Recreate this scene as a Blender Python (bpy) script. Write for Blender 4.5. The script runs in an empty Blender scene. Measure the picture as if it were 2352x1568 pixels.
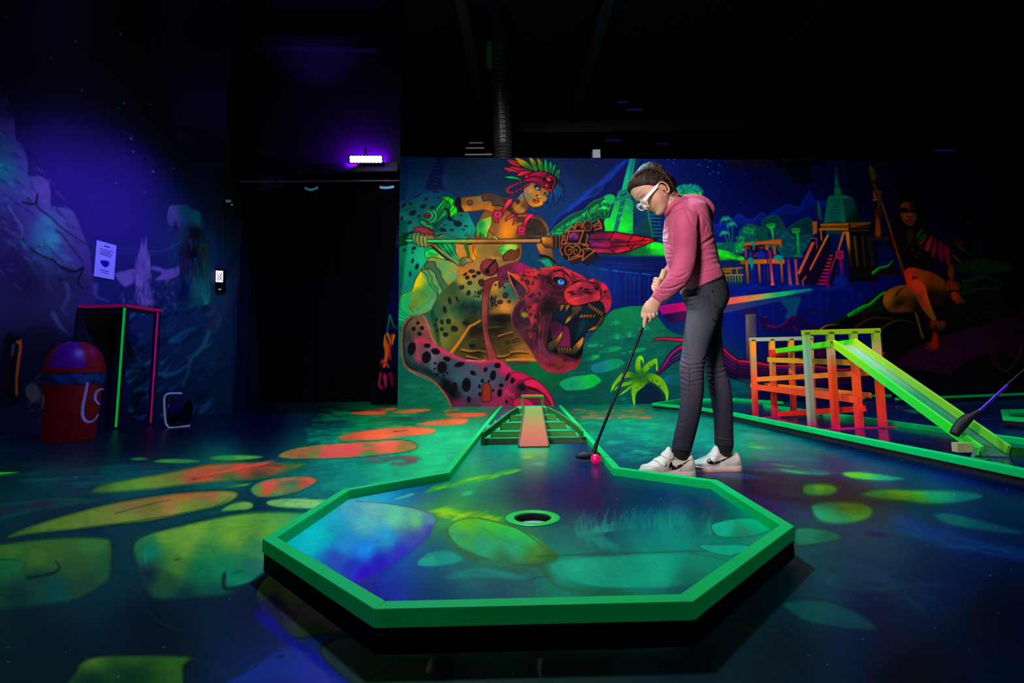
import bpy, bmesh, math, random
import numpy as np
from mathutils import Vector, Matrix
random.seed(7)
RNG = np.random.RandomState(11)
# ------------------------------------------------------------------ colours
def hx(c):
    if isinstance(c, str):
        c = c.lstrip('#')
        return np.array([int(c[i:i+2], 16)/255.0 for i in (0, 2, 4)], np.float32)
    return np.array(c, np.float32)
def lin(c):
    c = np.asarray(hx(c), np.float32)
    return np.where(c <= 0.04045, c/12.92, ((c+0.055)/1.055)**2.4)
# ------------------------------------------------------------------ hand painting of murals: a paint layer sampled into a wall's colour attribute
def spline(pts, closed=True, k=5):
    p = np.array(pts, np.float32); n = len(p)
    if n < 3: return p
    out = []
    rng = range(n) if closed else range(n-1)
    for i in rng:
        if closed: a, b, c, d = p[(i-1) % n], p[i], p[(i+1) % n], p[(i+2) % n]
        else: a, b, c, d = p[max(i-1, 0)], p[i], p[i+1], p[min(i+2, n-1)]
        for j in range(k):
            t = j/k
            out.append(0.5*((2*b)+(-a+c)*t+(2*a-5*b+4*c-d)*t*t+(-a+3*b-3*c+d)*t**3))
    if not closed: out.append(p[-1])
    return np.array(out, np.float32)
def sstep(x):
    x = np.clip(x, 0, 1); return x*x*(3-2*x)
def vnoise(w, h, cell, rs, cy=None):
    cy = cy or cell
    gw, gh = int(w/cell)+3, int(h/cy)+3
    g = rs.rand(gh, gw).astype(np.float32)
    xs = np.arange(w)/cell; ys = np.arange(h)/cy
    xi = xs.astype(int); yi = ys.astype(int)
    fx = sstep(xs-xi).astype(np.float32)[None, :]; fy = sstep(ys-yi).astype(np.float32)[:, None]
    a = g[yi][:, xi]; b = g[yi][:, xi+1]; c = g[yi+1][:, xi]; d = g[yi+1][:, xi+1]
    return (a*(1-fx)+b*fx)*(1-fy)+(c*(1-fx)+d*fx)*fy
class Paint:
    def __init__(s, x0, y0, x1, y1, col='#000000'):
        s.x0, s.y0, s.w, s.h = x0, y0, x1-x0, y1-y0
        s.im = np.zeros((s.h, s.w, 3), np.float32)+hx(col)
        s.v = (0, 0, 1.0)
    def view(s, ox, oy, sc): s.v = (ox, oy, sc)
    def P(s, pts):
        a = np.array(pts, np.float32).reshape(-1, 2)
        return np.stack([s.v[0]+a[:, 0]/s.v[2]-s.x0, s.v[1]+a[:, 1]/s.v[2]-s.y0], 1)
    def box(s, p, pad):
        a = max(0, int(p[:, 0].min()-pad)); b = min(s.w, int(p[:, 0].max()+pad)+2)
        c = max(0, int(p[:, 1].min()-pad)); d = min(s.h, int(p[:, 1].max()+pad)+2)
        if b <= a or d <= c: return None
        return a, b, c, d
    def field(s, cps, power=2.4, region=None):
        pts = s.P([(c[0], c[1]) for c in cps]); cols = np.array([hx(c[2]) for c in cps])
        st = 8
        X, Y = np.meshgrid(np.arange(0, s.w+st, st), np.arange(0, s.h+st, st))
        d = (X[..., None]-pts[:, 0])**2+((Y[..., None]-pts[:, 1])*1.0)**2+60
        w = d**(-power/2*1.0); w /= w.sum(-1, keepdims=True)
        g = (w @ cols).astype(np.float32)
        for _ in range(4):
            p = np.pad(g, ((2,2),(2,2),(0,0)), mode='edge'); g = sum(p[i:i+g.shape[0], 2:-2] for i in range(5))/5
            p = np.pad(g, ((2,2),(2,2),(0,0)), mode='edge'); g = sum(p[2:-2, i:i+g.shape[1]] for i in range(5))/5
        xs = np.arange(s.w)/st; ys = np.arange(s.h)/st
        xi = xs.astype(int); yi = ys.astype(int); fx = (xs-xi)[None, :, None]; fy = (ys-yi)[:, None, None]
        im = (g[yi][:, xi]*(1-fx)+g[yi][:, xi+1]*fx)*(1-fy)+(g[yi+1][:, xi]*(1-fx)+g[yi+1][:, xi+1]*fx)*fy
        if region is None: s.im = im.astype(np.float32)
        else: s.blend(region, im[region[0][2]:region[0][3], region[0][0]:region[0][1]], 1)
    def blend(s, m, col, a):
        (x0, x1, y0, y1), cov = m
        r = s.im[y0:y1, x0:x1]; k = (cov*a)[..., None]
        s.im[y0:y1, x0:x1] = r*(1-k)+col*k
    def sdf(s, q, bx, closed=True):
        x0, x1, y0, y1 = bx
        X, Y = np.meshgrid(np.arange(x0, x1, dtype=np.float32), np.arange(y0, y1, dtype=np.float32))
        D = np.full(X.shape, 1e9, np.float32); ins = np.zeros(X.shape, bool); T = np.zeros(X.shape, np.float32)
        n = len(q); m = n if closed else n-1
        for i in range(m):
            ax, ay = q[i]; bx_, by_ = q[(i+1) % n]
            ex, ey = bx_-ax, by_-ay; L = ex*ex+ey*ey
            if L < 1e-9: continue
            px, py = X-ax, Y-ay
            t = np.clip((px*ex+py*ey)/L, 0, 1)
            d = (px-ex*t)**2+(py-ey*t)**2
            u = d < D; D = np.where(u, d, D)
            if not closed: T = np.where(u, (i+t)/m, T)
            elif ay != by_:
                c = ((ay > Y) != (by_ > Y)) & (px < ex*(Y-ay)/ey)
                ins ^= c
        D = np.sqrt(D)
        return (np.where(ins, D, -D) if closed else D), T
    # filled shape; rim=(col,width) airbrushes inward from the edge; grad=[(x,y,col)*] ; ol=(col,width) outline; f=feather px
    def shape(s, pts, col, rim=None, grad=None, ol=None, f=1.0, sm=True, a=1.0, mask=None, k=5):
        q = s.P(pts); q = spline(q, True, k) if sm else q
        pad = max(f, (ol[1] if ol else 0))+2
        bx = s.box(q, pad)
        if bx is None: return None
        D, _ = s.sdf(q, bx)
        cov = np.clip(D/f+0.5, 0, 1) if f <= 1.5 else sstep(D/f+0.5)
        if mask is not None: cov = cov*s.sub(mask, bx)
        C = np.zeros(D.shape+(3,), np.float32)+hx(col)
        if grad:
            gp = s.P([(g[0], g[1]) for g in grad]); gc = np.array([hx(g[2]) for g in grad])
            X, Y = np.meshgrid(np.arange(bx[0], bx[1]), np.arange(bx[2], bx[3]))
            e2 = (.06*max(bx[1]-bx[0], bx[3]-bx[2])/max(1, len(grad)**.5)*2)**2+4; d = (X[..., None]-gp[:, 0])**2+(Y[..., None]-gp[:, 1])**2+e2
            w = d**-1.5; w /= w.sum(-1, keepdims=True); C = (w @ gc).astype(np.float32)
        if rim:
            t = (1-sstep(D/rim[1]))[..., None]; C = C*(1-t)+hx(rim[0])*t
        m = (bx, cov); s.blend(m, C, a)
        if ol:
            lc = np.clip(ol[1]/2-np.abs(D)+0.5, 0, 1)*a
            if mask is not None: lc = lc*s.sub(mask, bx)
            s.blend((bx, lc), hx(ol[0]), 1)
        return m
    def sub(s, mask, bx):
        out = np.zeros((bx[3]-bx[2], bx[1]-bx[0]), np.float32)
        (a, b, c, d), cov = mask
        x0, x1 = max(a, bx[0]), min(b, bx[1]); y0, y1 = max(c, bx[2]), min(d, bx[3])
        if x1 > x0 and y1 > y0: out[y0-bx[2]:y1-bx[2], x0-bx[0]:x1-bx[0]] = cov[y0-c:y1-c, x0-a:x1-a]
        return out
    # stroke w0->w1 px wide (photo px), soft = extra feather
    def line(s, pts, col, w0=1.5, w1=None, a=1.0, soft=0.8, mask=None, sm=True, col2=None, k=4):
        w1 = w0 if w1 is None else w1
        q = s.P(pts); q = spline(q, False, k) if (sm and len(q) > 2) else q
        bx = s.box(q, max(w0, w1)+soft+2)
        if bx is None: return
        D, T = s.sdf(q, bx, False)
        wd = (w0+(w1-w0)*T)/2
        cov = np.clip((wd-D)/soft+0.5, 0, 1)*a
        if mask is not None: cov = cov*s.sub(mask, bx)
        c = hx(col)
        if col2 is not None: c = c*(1-T[..., None])+hx(col2)*T[..., None]
        s.blend((bx, cov), c, 1)
    def dab(s, x, y, rx, ry, col, ang=0, a=1.0, mask=None, hard=0):
        c = s.P([(x, y)])[0]; rx /= s.v[2]; ry /= s.v[2]; R = max(rx, ry)*1.6
        bx = s.box(np.array([c]), R)
        if bx is None: return
        X, Y = np.meshgrid(np.arange(bx[0], bx[1])-c[0], np.arange(bx[2], bx[3])-c[1])
        r = math.radians(ang); u = X*math.cos(r)+Y*math.sin(r); v = -X*math.sin(r)+Y*math.cos(r)
        d = np.sqrt((u/rx)**2+(v/ry)**2)
        cov = sstep((1.45-d)/0.9) if not hard else np.clip((1-d)*min(rx, ry)/hard+0.5, 0, 1)
        cov = (cov*a).astype(np.float32)
        if mask is not None: cov = cov*s.sub(mask, bx)
        s.blend((bx, cov), hx(col), 1)
    def spots(s, L, col, mask=None, a=1.0, ring=None):
        for t in L:
            x, y, rx, ry = t[:4]; g = t[4] if len(t) > 4 else 0
            s.dab(x, y, rx, ry, col, g, a, mask, hard=1.3)
            if ring: s.dab(x, y, rx*.6, ry*.6, ring, g, a*.8, mask)
    def sample(s, px, py):
        x = np.clip(px-s.x0, 0, s.w-1.001); y = np.clip(py-s.y0, 0, s.h-1.001)
        xi = x.astype(int); yi = y.astype(int); fx = (x-xi)[..., None]; fy = (y-yi)[..., None]
        im = s.im
        return (im[yi, xi]*(1-fx)+im[yi, xi+1]*fx)*(1-fy)+(im[yi+1, xi]*(1-fx)+im[yi+1, xi+1]*fx)*fy
# ------------------------------------------------------------------ the jungle mural on the back wall
def paint_mural():
    M = Paint(896, 340, 2460, 960)
    M.view(0, 0, 1)
    M.field([(925,362,'#0a3a80'),(925,440,'#0c5a86'),(960,380,'#07305c'),(1050,365,'#052440'),(1080,430,'#062c50'),(1030,450,'#0a5078'),(1120,470,'#0c4a74'),
      (1180,420,'#06304e'),(1250,600,'#094a66'),(1240,650,'#0a4a68'),(1300,450,'#083a70'),(1340,390,'#04204a'),(1380,372,'#041a4a'),(1300,520,'#083a72'),(1430,380,'#04206a'),(1480,380,'#06207c'),
      (1400,480,'#0a3a8a'),(1650,400,'#02126a'),(1750,380,'#020e50'),(1700,470,'#03146a'),(1850,440,'#02125c'),(2000,420,'#020a38'),(2100,400,'#020624'),(2350,400,'#010310'),
      (2200,500,'#02062a'),(2350,600,'#010412'),(1300,620,'#053a6c'),(1400,620,'#032a78'),(1480,690,'#031c7c'),(1700,700,'#031c90'),(1850,650,'#031c88'),(1950,700,'#031478'),(2000,760,'#031478'),
      (2000,860,'#020c50'),(930,760,'#0c8468'),(930,880,'#0a7a62'),(990,930,'#0c8666'),(1300,880,'#067060'),(1450,900,'#076a6a'),(1600,850,'#076070'),
      (1800,870,'#040e50'),(2150,880,'#03061c'),(2400,880,'#010208'),(2450,700,'#010208')], power=3.2)  # colours darken to the right, with part of the light falloff painted in
    # stars
    rs = np.random.RandomState(3)
    for x, y, r, a in [(1535,366,1.6,1),(1549,366,1.6,1),(1547,375,1.5,.9),(1571,369,1.3,.7),(1601,365,1,.6),(1621,366,1.8,1),(1629,370,1.5,1),(1634,371,1.5,1),(1641,367,1.5,.9),(1603,377,1.7,1),(1608,379,1.6,1),(1626,383,1.8,1),
        (1638,393,1.8,1),(1631,399,1.9,1),(1650,397,2.1,1),(1653,379,1.5,1),(1665,372,1.4,.8),(1654,418,1.4,.8),(1711,398,1.3,.7),(1755,416,1.3,.6),(1702,464,1.2,.6),(1643,456,1.2,.5),(1336,364,1.6,.5),(1357,365,1.5,.4),(1369,380,1.5,.5),(1105,364,1.6,.5),(1128,367,1.4,.5),(1134,394,1.4,.4),(1312,375,1.3,.4),(1943,372,1.5,.6),(1475,480,1,.4)]+[(920+rs.rand()*1050, 364+rs.rand()*130, .8, .35) for _ in range(70)]:
        M.dab(x, y, r, r, '#2f7dff', 0, a*.9)
    # far blue mountains on the right
    M.view(1620,360,3.92)
    M.shape([(0,690),(60,620),(150,600),(230,590),(250,560),(290,520),(330,525),(370,560),(440,555),(470,520),(520,500),(560,530),(600,500),(650,470),(700,440),(750,425),(800,440),(860,450),(880,400),(900,360),(930,320),(938,260),(946,320),(990,380),(1060,400),(1100,410),(1110,620),(700,800),(0,900)],
        '#0a2a96', rim=('#1440c8',5), f=3)
    M.shape([(20,760),(120,690),(260,610),(400,600),(560,560),(700,520),(860,500),(980,440),(1080,450),(1100,640),(700,820),(0,900)], '#051a70', f=8, a=.75)
    for x in range(0, 1000, 26):
        M.line([(x, 640-x*.16+rs.randint(-20,20)), (x+14, 690-x*.16+rs.randint(-10,30))], '#1a55d8', 1.6, .5, .35, 2)
    M.line([(862,440),(868,370),(874,430)], '#0b2a90', 1.5)
    M.line([(1020,540),(1018,410),(1040,560)], '#0c7a68', 3.5, 5)
    # left mountain with glowing blue edge and green tree slope (beside the tower)
    M.view(1150,350,5.2275)
    M.shape([(560,960),(700,760),(820,690),(930,600),(1050,540),(1150,500),(1210,440),(1230,380),(1310,320),(1360,260),(1420,200),(1480,110),(1530,90),(1570,200),(1500,400),(1400,560),(1300,800),(900,1000),(600,1010)], '#06145e', rim=('#0d3fae',5), f=8)
    for i in range(26):
        t = i/25; x = 840+t*640; y = 660-t*540
        M.dab(x+rs.randint(-20,20), y+rs.randint(-10,30), 45, 26, '#0f48b8', -40, .45)
    M.shape([(575,990),(640,900),(760,800),(850,740),(930,710),(1000,680),(1060,620),(1130,570),(1200,550),(1260,515),(1340,510),(1370,550),(1340,620),(1310,720),(1280,800),(1200,800),(1100,840),(900,880),(760,960),(700,1010),(590,1010)], '#06563e', rim=('#0a8a58',4), f=2)
    for i in range(420):
        t = rs.rand(); x = 600+t*720; top = 960-t*430 if t < .5 else 745-(t-.5)*450
        y = top+15+rs.rand()*rs.rand()*220
        if y > 1010-t*180: continue
        g = ['#0fa060','#18c060','#14d060','#0a8a5c','#30d84c','#078064'][rs.randint(6)]
        M.line([(x, y), (x+rs.randint(-9,9), y-rs.randint(8,26))], g, 2.2, .6, .75)
    for cx, cy in [(1240,680),(1270,600),(1320,540)]:
        for k in range(9):
            an = -math.pi*(k/8); M.line([(cx,cy),(cx+30*math.cos(an),cy+24*math.sin(an)-8),(cx+62*math.cos(an),cy+44*math.sin(an)+14)], '#20e858', 2.2, .7)
        M.line([(cx,cy),(cx+8,cy+70)], '#0d9a50', 2, 1)
    # big tower behind the spear
    M.shape([(1555,50),(1625,50),(1590,250),(1560,460),(1570,540),(1380,585),(1400,560),(1370,580),(1410,470),(1450,450),(1500,250)], '#0aa08a', sm=False, grad=[(1590,60,'#0b9a92'),(1500,400,'#0bb27c'),(1400,560,'#0a8a70')])
    M.line([(1600,60),(1580,160),(1545,330)], '#04706e', 4, 3, .7)
    M.shape([(1625,50),(1680,50),(1650,200),(1600,420),(1560,460),(1590,250)], '#053a6c', sm=False)
    M.shape([(1410,480),(1540,440),(1560,530),(1370,575)], '#0a8a74', sm=False, ol=('#06504f',1.2))
    M.shape([(1430,500),(1520,470),(1530,515),(1420,545)], '#06605e', sm=False, ol=('#12b898',1))
    M.shape([(1370,580),(1555,545),(1595,600),(1590,980),(1250,940),(1240,830),(1260,790),(1310,785)], '#10a050', sm=False, grad=[(1360,620,'#0fa868'),(1280,900,'#1fe040'),(1500,900,'#18dc3c'),(1560,600,'#10a070'),(1400,700,'#16c050'),(1570,960,'#10b048')])
    M.shape([(1445,575),(1495,570),(1400,950),(1355,940)], '#04306a', sm=False)
    for k in range(22):
        t = k/21; x = 1447-t*88+(10 if k % 2 else 0); y = 585+t*350
        M.line([(x,y),(x+30,y-4)], '#12a88a', 1.8, 1.8, .9)
    for k in range(14): M.dab(1420+rs.rand()*160, 640+rs.rand()*300, 25, 18, '#35f060', 0, .3)
    M.shape([(1590,560),(1680,560),(1760,600),(1830,1010),(1590,985)], '#053c5c', sm=False, grad=[(1640,600,'#055a60'),(1720,900,'#044a56'),(1600,800,'#052c60')])
    M.shape([(1740,700),(1900,700),(1960,1060),(1830,1040)], '#052c60', sm=False)
    for k in range(9): M.line([(1790+k*5, 700+k*43),(1905+k*6, 705+k*43)], '#10a0a0', 1.8, 1.6, .85)
    M.line([(1755,640),(1825,1010)], '#0a7a5c', 6, 4)
    for k in range(30): M.dab(1620+rs.rand()*160, 700+rs.rand()*260, 14, 9, '#0a6a7c', -30, .35)
    # grass hill + water/waterfall in the middle
    M.shape([(1150,1220),(1500,1120),(1740,1090),(1850,1075),(1960,1110),(2000,1250),(1800,1250),(1500,1250),(1200,1240)], '#076a40', f=2, grad=[(1880,1090,'#20ec30'),(1700,1180,'#087a40'),(1400,1220,'#064a44')])
    for k in range(60):
        x = 1760+rs.rand()*210; M.line([(x,1110+rs.randint(0,50)),(x+4,1085+rs.randint(0,20))], '#38f838', 2, .6, .6)
    M.shape([(600,1250),(1000,1240),(1500,1258),(2000,1250),(2000,1400),(1700,1440),(1300,1400),(1000,1330),(640,1300)], '#042a6a', f=10, grad=[(700,1270,'#084a72'),(1300,1300,'#03206a'),(1900,1300,'#021a60')])
    for k in range(16): M.line([(1000+rs.rand()*800,1290+rs.rand()*110),(1150+rs.rand()*700,1295+rs.rand()*110)], '#06408a', 3, 1, .35, 3)
    M.view(1150,580,4.355)
    M.shape([(860,130),(960,140),(1080,150),(1200,180),(1400,215),(1520,240),(1560,500),(1300,560),(1100,600),(1060,400),(900,250)], '#02186c', f=10, grad=[(900,160,'#06407c'),(1150,300,'#032880'),(1400,400,'#02146a')])
    for k in range(60):
        x = 950+rs.rand()*600; y = 165+(x-950)*.1+rs.rand()*40
        M.line([(x,y),(x+rs.randint(-6,6),y+120+rs.rand()*230)], ['#0650a0','#0a3cb0','#021060','#0a5aa8'][rs.randint(4)], 2.2, .5, .35, 2)
    for k in range(30):
        x = 1000+rs.rand()*520; M.dab(x, 160+(x-950)*.11, 22, 7, '#1c70c8', 10, .4)
    # grassy ground, lower middle
    M.view(0,0,1)
    M.shape([(1395,722),(1430,706),(1480,702),(1500,712),(1540,760),(1620,790),(1700,860),(1760,960),(1770,1020),(860,1020),(860,832),(880,825),(1000,830),(1200,832),(1330,800)], '#066a58', f=4,
        grad=[(1440,720,'#0a9058'),(1500,740,'#0a8062'),(1380,800,'#077860'),(1330,840,'#06605a'),(1260,860,'#0a7a40'),(1450,820,'#077068'),(1300,930,'#055c5c'),(1500,900,'#065a66'),(1600,860,'#056060'),(920,860,'#087864'),(1000,930,'#0a8060'),(1680,900,'#04506a')])
    for k in range(420):
        x = 1290+rs.rand()*400; y = 745+rs.rand()*190
        if y < 735+(x-1480)*.45: continue
        L = 8+rs.rand()*30
        M.line([(x,y),(x+L,y-L*.12)], ['#0a9a70','#046060','#053c60','#0cae6c','#0a8a50','#045058'][rs.randint(6)], 1+rs.rand()*3, .8, .3, 2.5)
    for k in range(90):
        x = 918+rs.rand()*110; y = 850+rs.rand()*85
        M.line([(x,y),(x+8+rs.rand()*22,y-3)], ['#0cae7c','#065f58','#10c07a'][rs.randint(3)], 1+rs.rand()*2.5, .8, .3, 2)
    def slab(p, c1, c2, ed='#0a6a60'):
        cx = sum(q[0] for q in p)/len(p); cy = sum(q[1] for q in p)/len(p); w = max(q[0] for q in p)-min(q[0] for q in p)
        M.shape(p, c1, grad=[(cx-w*.3,cy,c1),(cx+w*.3,cy,c2)], f=1.5)
    M.view(1150,580,4.355)
    slab([(590,1300),(700,1245),(850,1225),(930,1215),(995,1260),(990,1300),(880,1360),(740,1375),(640,1370)], '#18b07c', '#10c85a')
    slab([(910,1130),(1040,1080),(1170,1060),(1240,1105),(1130,1170),(1030,1200),(930,1195)], '#148a92', '#12a87c')
    slab([(800,1080),(900,1035),(970,1020),(985,1045),(900,1080)], '#0a7a68', '#12c060')
    slab([(970,990),(1100,940),(1215,950),(1150,985),(1010,1010)], '#0a8a70', '#0fa870')
    slab([(870,920),(970,908),(960,940),(890,945)], '#0fa078', '#0fa078')
    slab([(985,925),(1025,920),(1020,938),(990,940)], '#0c9a70', '#0fa078')
    slab([(1275,990),(1370,955),(1440,950),(1440,975),(1340,1005)], '#0ea868', '#0eb070')
    slab([(1195,1005),(1250,995),(1240,1015)], '#0a9a68', '#0a9a68')
    slab([(1630,1250),(1742,1225),(1742,1320),(1650,1300)], '#0a7aa0', '#08607c')
    def tuft(cx, cy, n, h, col, w=2.2):
        for k in range(n):
            an = math.radians(-165+150*k/(n-1)); M.line([(cx,cy),(cx+h*.5*math.cos(an),cy+h*.75*math.sin(an)),(cx+h*1.1*math.cos(an),cy+h*.75*math.sin(an)+(10 if abs(math.cos(an))>.6 else -8))], col, w, .6)
    tuft(1155,725,9,62,'#0fae78'); tuft(1165,868,9,80,'#10b080',2.6); tuft(1290,845,8,70,'#10b080'); tuft(1440,770,7,66,'#12c078'); tuft(1230,1480,7,50,'#0a8a70',2)
    # hanging green plant with arching leaves
    pl = [([(1390,1240),(1350,1170),(1345,1100),(1370,1040),(1410,1030),(1430,1060),(1435,1125),(1425,1110),(1405,1070),(1400,1130),(1410,1200)],0),
          ([(1390,1220),(1420,1150),(1480,1090),(1550,1055),(1570,1080),(1572,1190),(1555,1170),(1545,1110),(1500,1150),(1440,1210)],0),
          ([(1370,1230),(1300,1190),(1220,1200),(1150,1270),(1110,1340),(1098,1410),(1110,1390),(1160,1320),(1230,1260),(1300,1250),(1360,1260)],0),
          ([(1360,1260),(1280,1285),(1200,1310),(1150,1350),(1130,1385),(1180,1350),(1250,1335),(1320,1310)],0),
          ([(1350,1300),(1270,1350),(1180,1430),(1260,1390),(1330,1330)],0),
          ([(1380,1265),(1330,1300),(1305,1380),(1315,1450),(1330,1530),(1345,1510),(1345,1450),(1370,1390),(1430,1340),(1470,1290),(1440,1260)],1),
          ([(1410,1230),(1480,1205),(1560,1220),(1630,1270),(1670,1350),(1680,1420),(1665,1500),(1655,1480),(1645,1420),(1600,1360),(1540,1310),(1480,1280),(1420,1250)],1)]
    M.shape([(1350,1500),(1350,1400),(1420,1330),(1520,1310),(1600,1380),(1640,1480),(1660,1540),(1340,1550)], '#052a44', f=14, a=.8)
    for p, _ in pl:
        x = sum(q[0] for q in p)/len(p); y = sum(q[1] for q in p)/len(p)
        M.shape(p, '#7ac020', grad=[(1390,1235,'#3a7a1c'),(x,y,'#86c420'),(p[len(p)//2][0],p[len(p)//2][1],'#a0ff20')], f=1.2, rim=('#4a9a14',1.5))
    for x, y in [(1520,1280),(1590,1330),(1490,1140),(1400,1330),(1370,1350),(1560,1285)]: M.dab(x, y, 11, 7, '#1c4a14', 20, .7)
    # pale bridge, columns, temple ruins
    M.view(1620,360,3.92)
    # tree masses
    def tree(p, c, hi, n=90):
        m = M.shape(p, c, f=4, rim=('#0a6a70',6))
        xs = [q[0] for q in p]; ys = [q[1] for q in p]
        for _ in range(n):
            x = min(xs)+rs.rand()*(max(xs)-min(xs)); y = min(ys)+rs.rand()*(max(ys)-min(ys)); an = rs.rand()*6.28; L = 8+rs.rand()*14
            M.line([(x,y),(x+L*math.cos(an),y+L*math.sin(an))], hi[rs.randint(len(hi))], 2.4, .8, .6, 1, mask=m)
    T = ['#0a8a7c','#0aa084','#087a6c','#0cb078']
    tree([(505,580),(560,540),(640,525),(690,580),(725,650),(740,700),(600,690),(520,640)], '#065058', ['#087a6c','#06685c'])
    tree([(740,640),(800,600),(870,560),(940,545),(965,600),(965,760),(850,780),(750,700)], '#064a58', ['#087a6c','#06685c'])
    tree([(310,760),(300,690),(330,640),(390,600),(470,620),(540,650),(570,720),(620,760),(640,800),(360,850)], '#06605c', T, 120)
    tree([(640,660),(720,670),(800,720),(900,700),(960,700),(940,760),(880,860),(800,900),(700,900),(640,800)], '#065c70', T+['#10a0a0'], 160)
    tree([(60,780),(160,770),(260,770),(340,680),(370,700),(340,860),(200,870),(80,850)], '#066a68', T, 120)
    for k in range(70):
        x = 270+rs.rand()*80; y = 720+rs.rand()*140; M.line([(x,y),(x+rs.randint(-12,12),y-14)], '#1ce050', 2.2, .7, .7)
    for k in range(40):
        x = 350+rs.rand()*90; y = 640+rs.rand()*60; M.line([(x,y),(x+rs.randint(-12,12),y-12)], '#1ee060', 2, .7, .6)
    # round glowing tree beside the hood
    M.view(1400,350,4.48)
    m = M.shape([(680,370),(730,335),(790,325),(860,335),(930,365),(960,400),(950,450),(920,490),(860,480),(760,470),(700,440)], '#077a74', f=3)
    for k in range(170):
        an = rs.rand()*6.28; r = rs.rand()**.5; x = 820+r*130*math.cos(an); y = 405+r*72*math.sin(an)
        dx = (x-820)*.14; dy = (y-440)*.22
        M.line([(x,y),(x+dx,y+dy)], '#10c0a0' if y < 405 else '#20f060', 2.6, .8, .8)
    M.view(0,0,1)
    M.shape([(1394,466),(1388,452),(1400,446),(1412,452),(1410,466)], '#0fb060', f=3)
    # palms
    def palm(x, y, x2, y2, r):
        M.line([(x,y),(x*.6+x2*.4+2,y*.5+y2*.5),(x2,y2)], '#0a7a64', 2.6, 3.4)
        for an in (-170,-140,-100,-60,-25,5,180,150):
            a_ = math.radians(an); M.line([(x,y),(x+r*.6*math.cos(a_),y+r*.5*math.sin(a_)-2),(x+r*math.cos(a_),y+r*.45*math.sin(a_)+r*.35)], '#0fb8a0', 3, .8)
    palm(1668,505,1677,562,15); palm(1681,517,1680,560,12); palm(1664,537,1672,565,12)
    M.shape([(1640,575),(1660,574),(1690,583),(1712,594),(1700,604),(1640,602)], '#0a9a3c', f=2, grad=[(1660,578,'#30f030'),(1690,600,'#066a40'),(1640,600,'#066a50')])
    for k in range(70):
        x = 1640+rs.rand()*68; y = 580+(x-1640)*.22; M.line([(x,y+4),(x+1,y-3-rs.rand()*3)], '#3cff30', 1.6, .5, .8)
    M.shape([(1640,603),(1710,603),(1720,650),(1640,650)], '#04306a', f=4)
    M.view(1620,360,3.92)
    # balustrade
    M.shape([(130,1000),(330,990),(340,1140),(170,1150)], '#0a4a70', sm=False, f=2, a=.7)
    M.line([(135,1010),(330,1000)], '#b8701c', 3.5); M.line([(150,1065),(340,1062)], '#c08a2c', 3, 3, sm=False)
    for k in range(7): M.line([(165+k*26,1070),(168+k*26,1125)], '#b09038', 2.2, 1.6)
    for x in (230,285): M.line([(x,1000),(x,1060)], '#b0701c', 3.5)
    M.shape([(150,1030),(170,1020),(215,1015),(220,1040),(160,1045)], '#a86a1c', f=2)
    # columns (green)
    def column(x, y, x2, y2, w, c1, c2, cap):
        M.line([(x,y),(x2,y2)], c1, w, w*.9, col2=c2, sm=False); M.shape(cap, c1, rim=(c2,3), sm=True, f=1.2)
    column(600,650,612,750,6,'#20e050','#0ab060',[(548,610),(600,598),(628,605),(626,640),(590,655),(560,635)])
    column(830,690,840,870,6,'#12d850','#0cb060',[(775,650),(820,640),(855,648),(850,680),(800,690),(780,675)])
    M.line([(565,618),(615,614)], '#06604a', 2); M.line([(785,662),(845,658)], '#06604a', 2)
    for k in range(3): M.line([(800-k*4,882+k*10),(870+k*2,880+k*10)], '#0a9a68', 2.2)
    # aqueduct
    M.shape([(345,780),(440,775),(530,765),(540,920),(370,915)], '#2a1244', sm=False)
    M.shape([(345,775),(450,765),(560,760),(560,785),(460,795),(350,800)], '#c8701c', sm=False)
    M.shape([(450,765),(660,740),(690,745),(685,830),(660,790),(540,790),(450,785)], '#e07828', sm=False, rim=('#c05a30',3))
    M.shape([(355,800),(372,800),(376,910),(358,905)], '#9a5a3a', sm=False); M.shape([(540,800),(565,795),(570,840),(545,840)], '#c07a30', sm=False); M.shape([(600,795),(635,792),(640,880),(615,885)], '#a8703c', sm=False)
    for x, y in [(385,818),(395,825),(490,815),(505,822),(515,812),(450,890),(460,870),(440,895)]: M.dab(x, y, 10, 5, '#d03a5c', 20, .9)
    M.shape([(395,905),(390,860),(405,840),(420,865),(420,910)], '#0a3a9a', f=2); M.shape([(470,915),(465,870),(500,845),(535,870),(535,920)], '#0a3aa8', f=2)
    M.shape([(390,770),(440,760),(442,830),(430,835),(425,785)], '#0fa87c', f=1.5)
    M.shape([(315,930),(380,925),(700,918),(715,925),(712,965),(600,960),(440,965),(320,965)], '#d8781c', sm=False, grad=[(330,945,'#b0601c'),(480,940,'#d0801c'),(560,940,'#ff8a20'),(700,940,'#f07a28')])
    for (x,y,x2,y2,w) in [(372,960,384,1130,6),(482,960,492,1125,6),(684,960,694,1125,6)]: M.line([(x,y),(x2,y2)], '#d07a30', w, w*.8, sm=False, col2='#8a4a3a')
    for x in (410,440,530,560,640): M.line([(x,970),(x+6,1110)], '#0a30a0', 5, 3, .7, 2)
    M.shape([(380,930),(400,905),(435,925),(430,980),(418,1020),(405,975)], '#10a89a', f=3); M.shape([(605,915),(650,880),(700,900),(695,930),(670,950),(650,925)], '#12b0a8', f=3)
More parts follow.
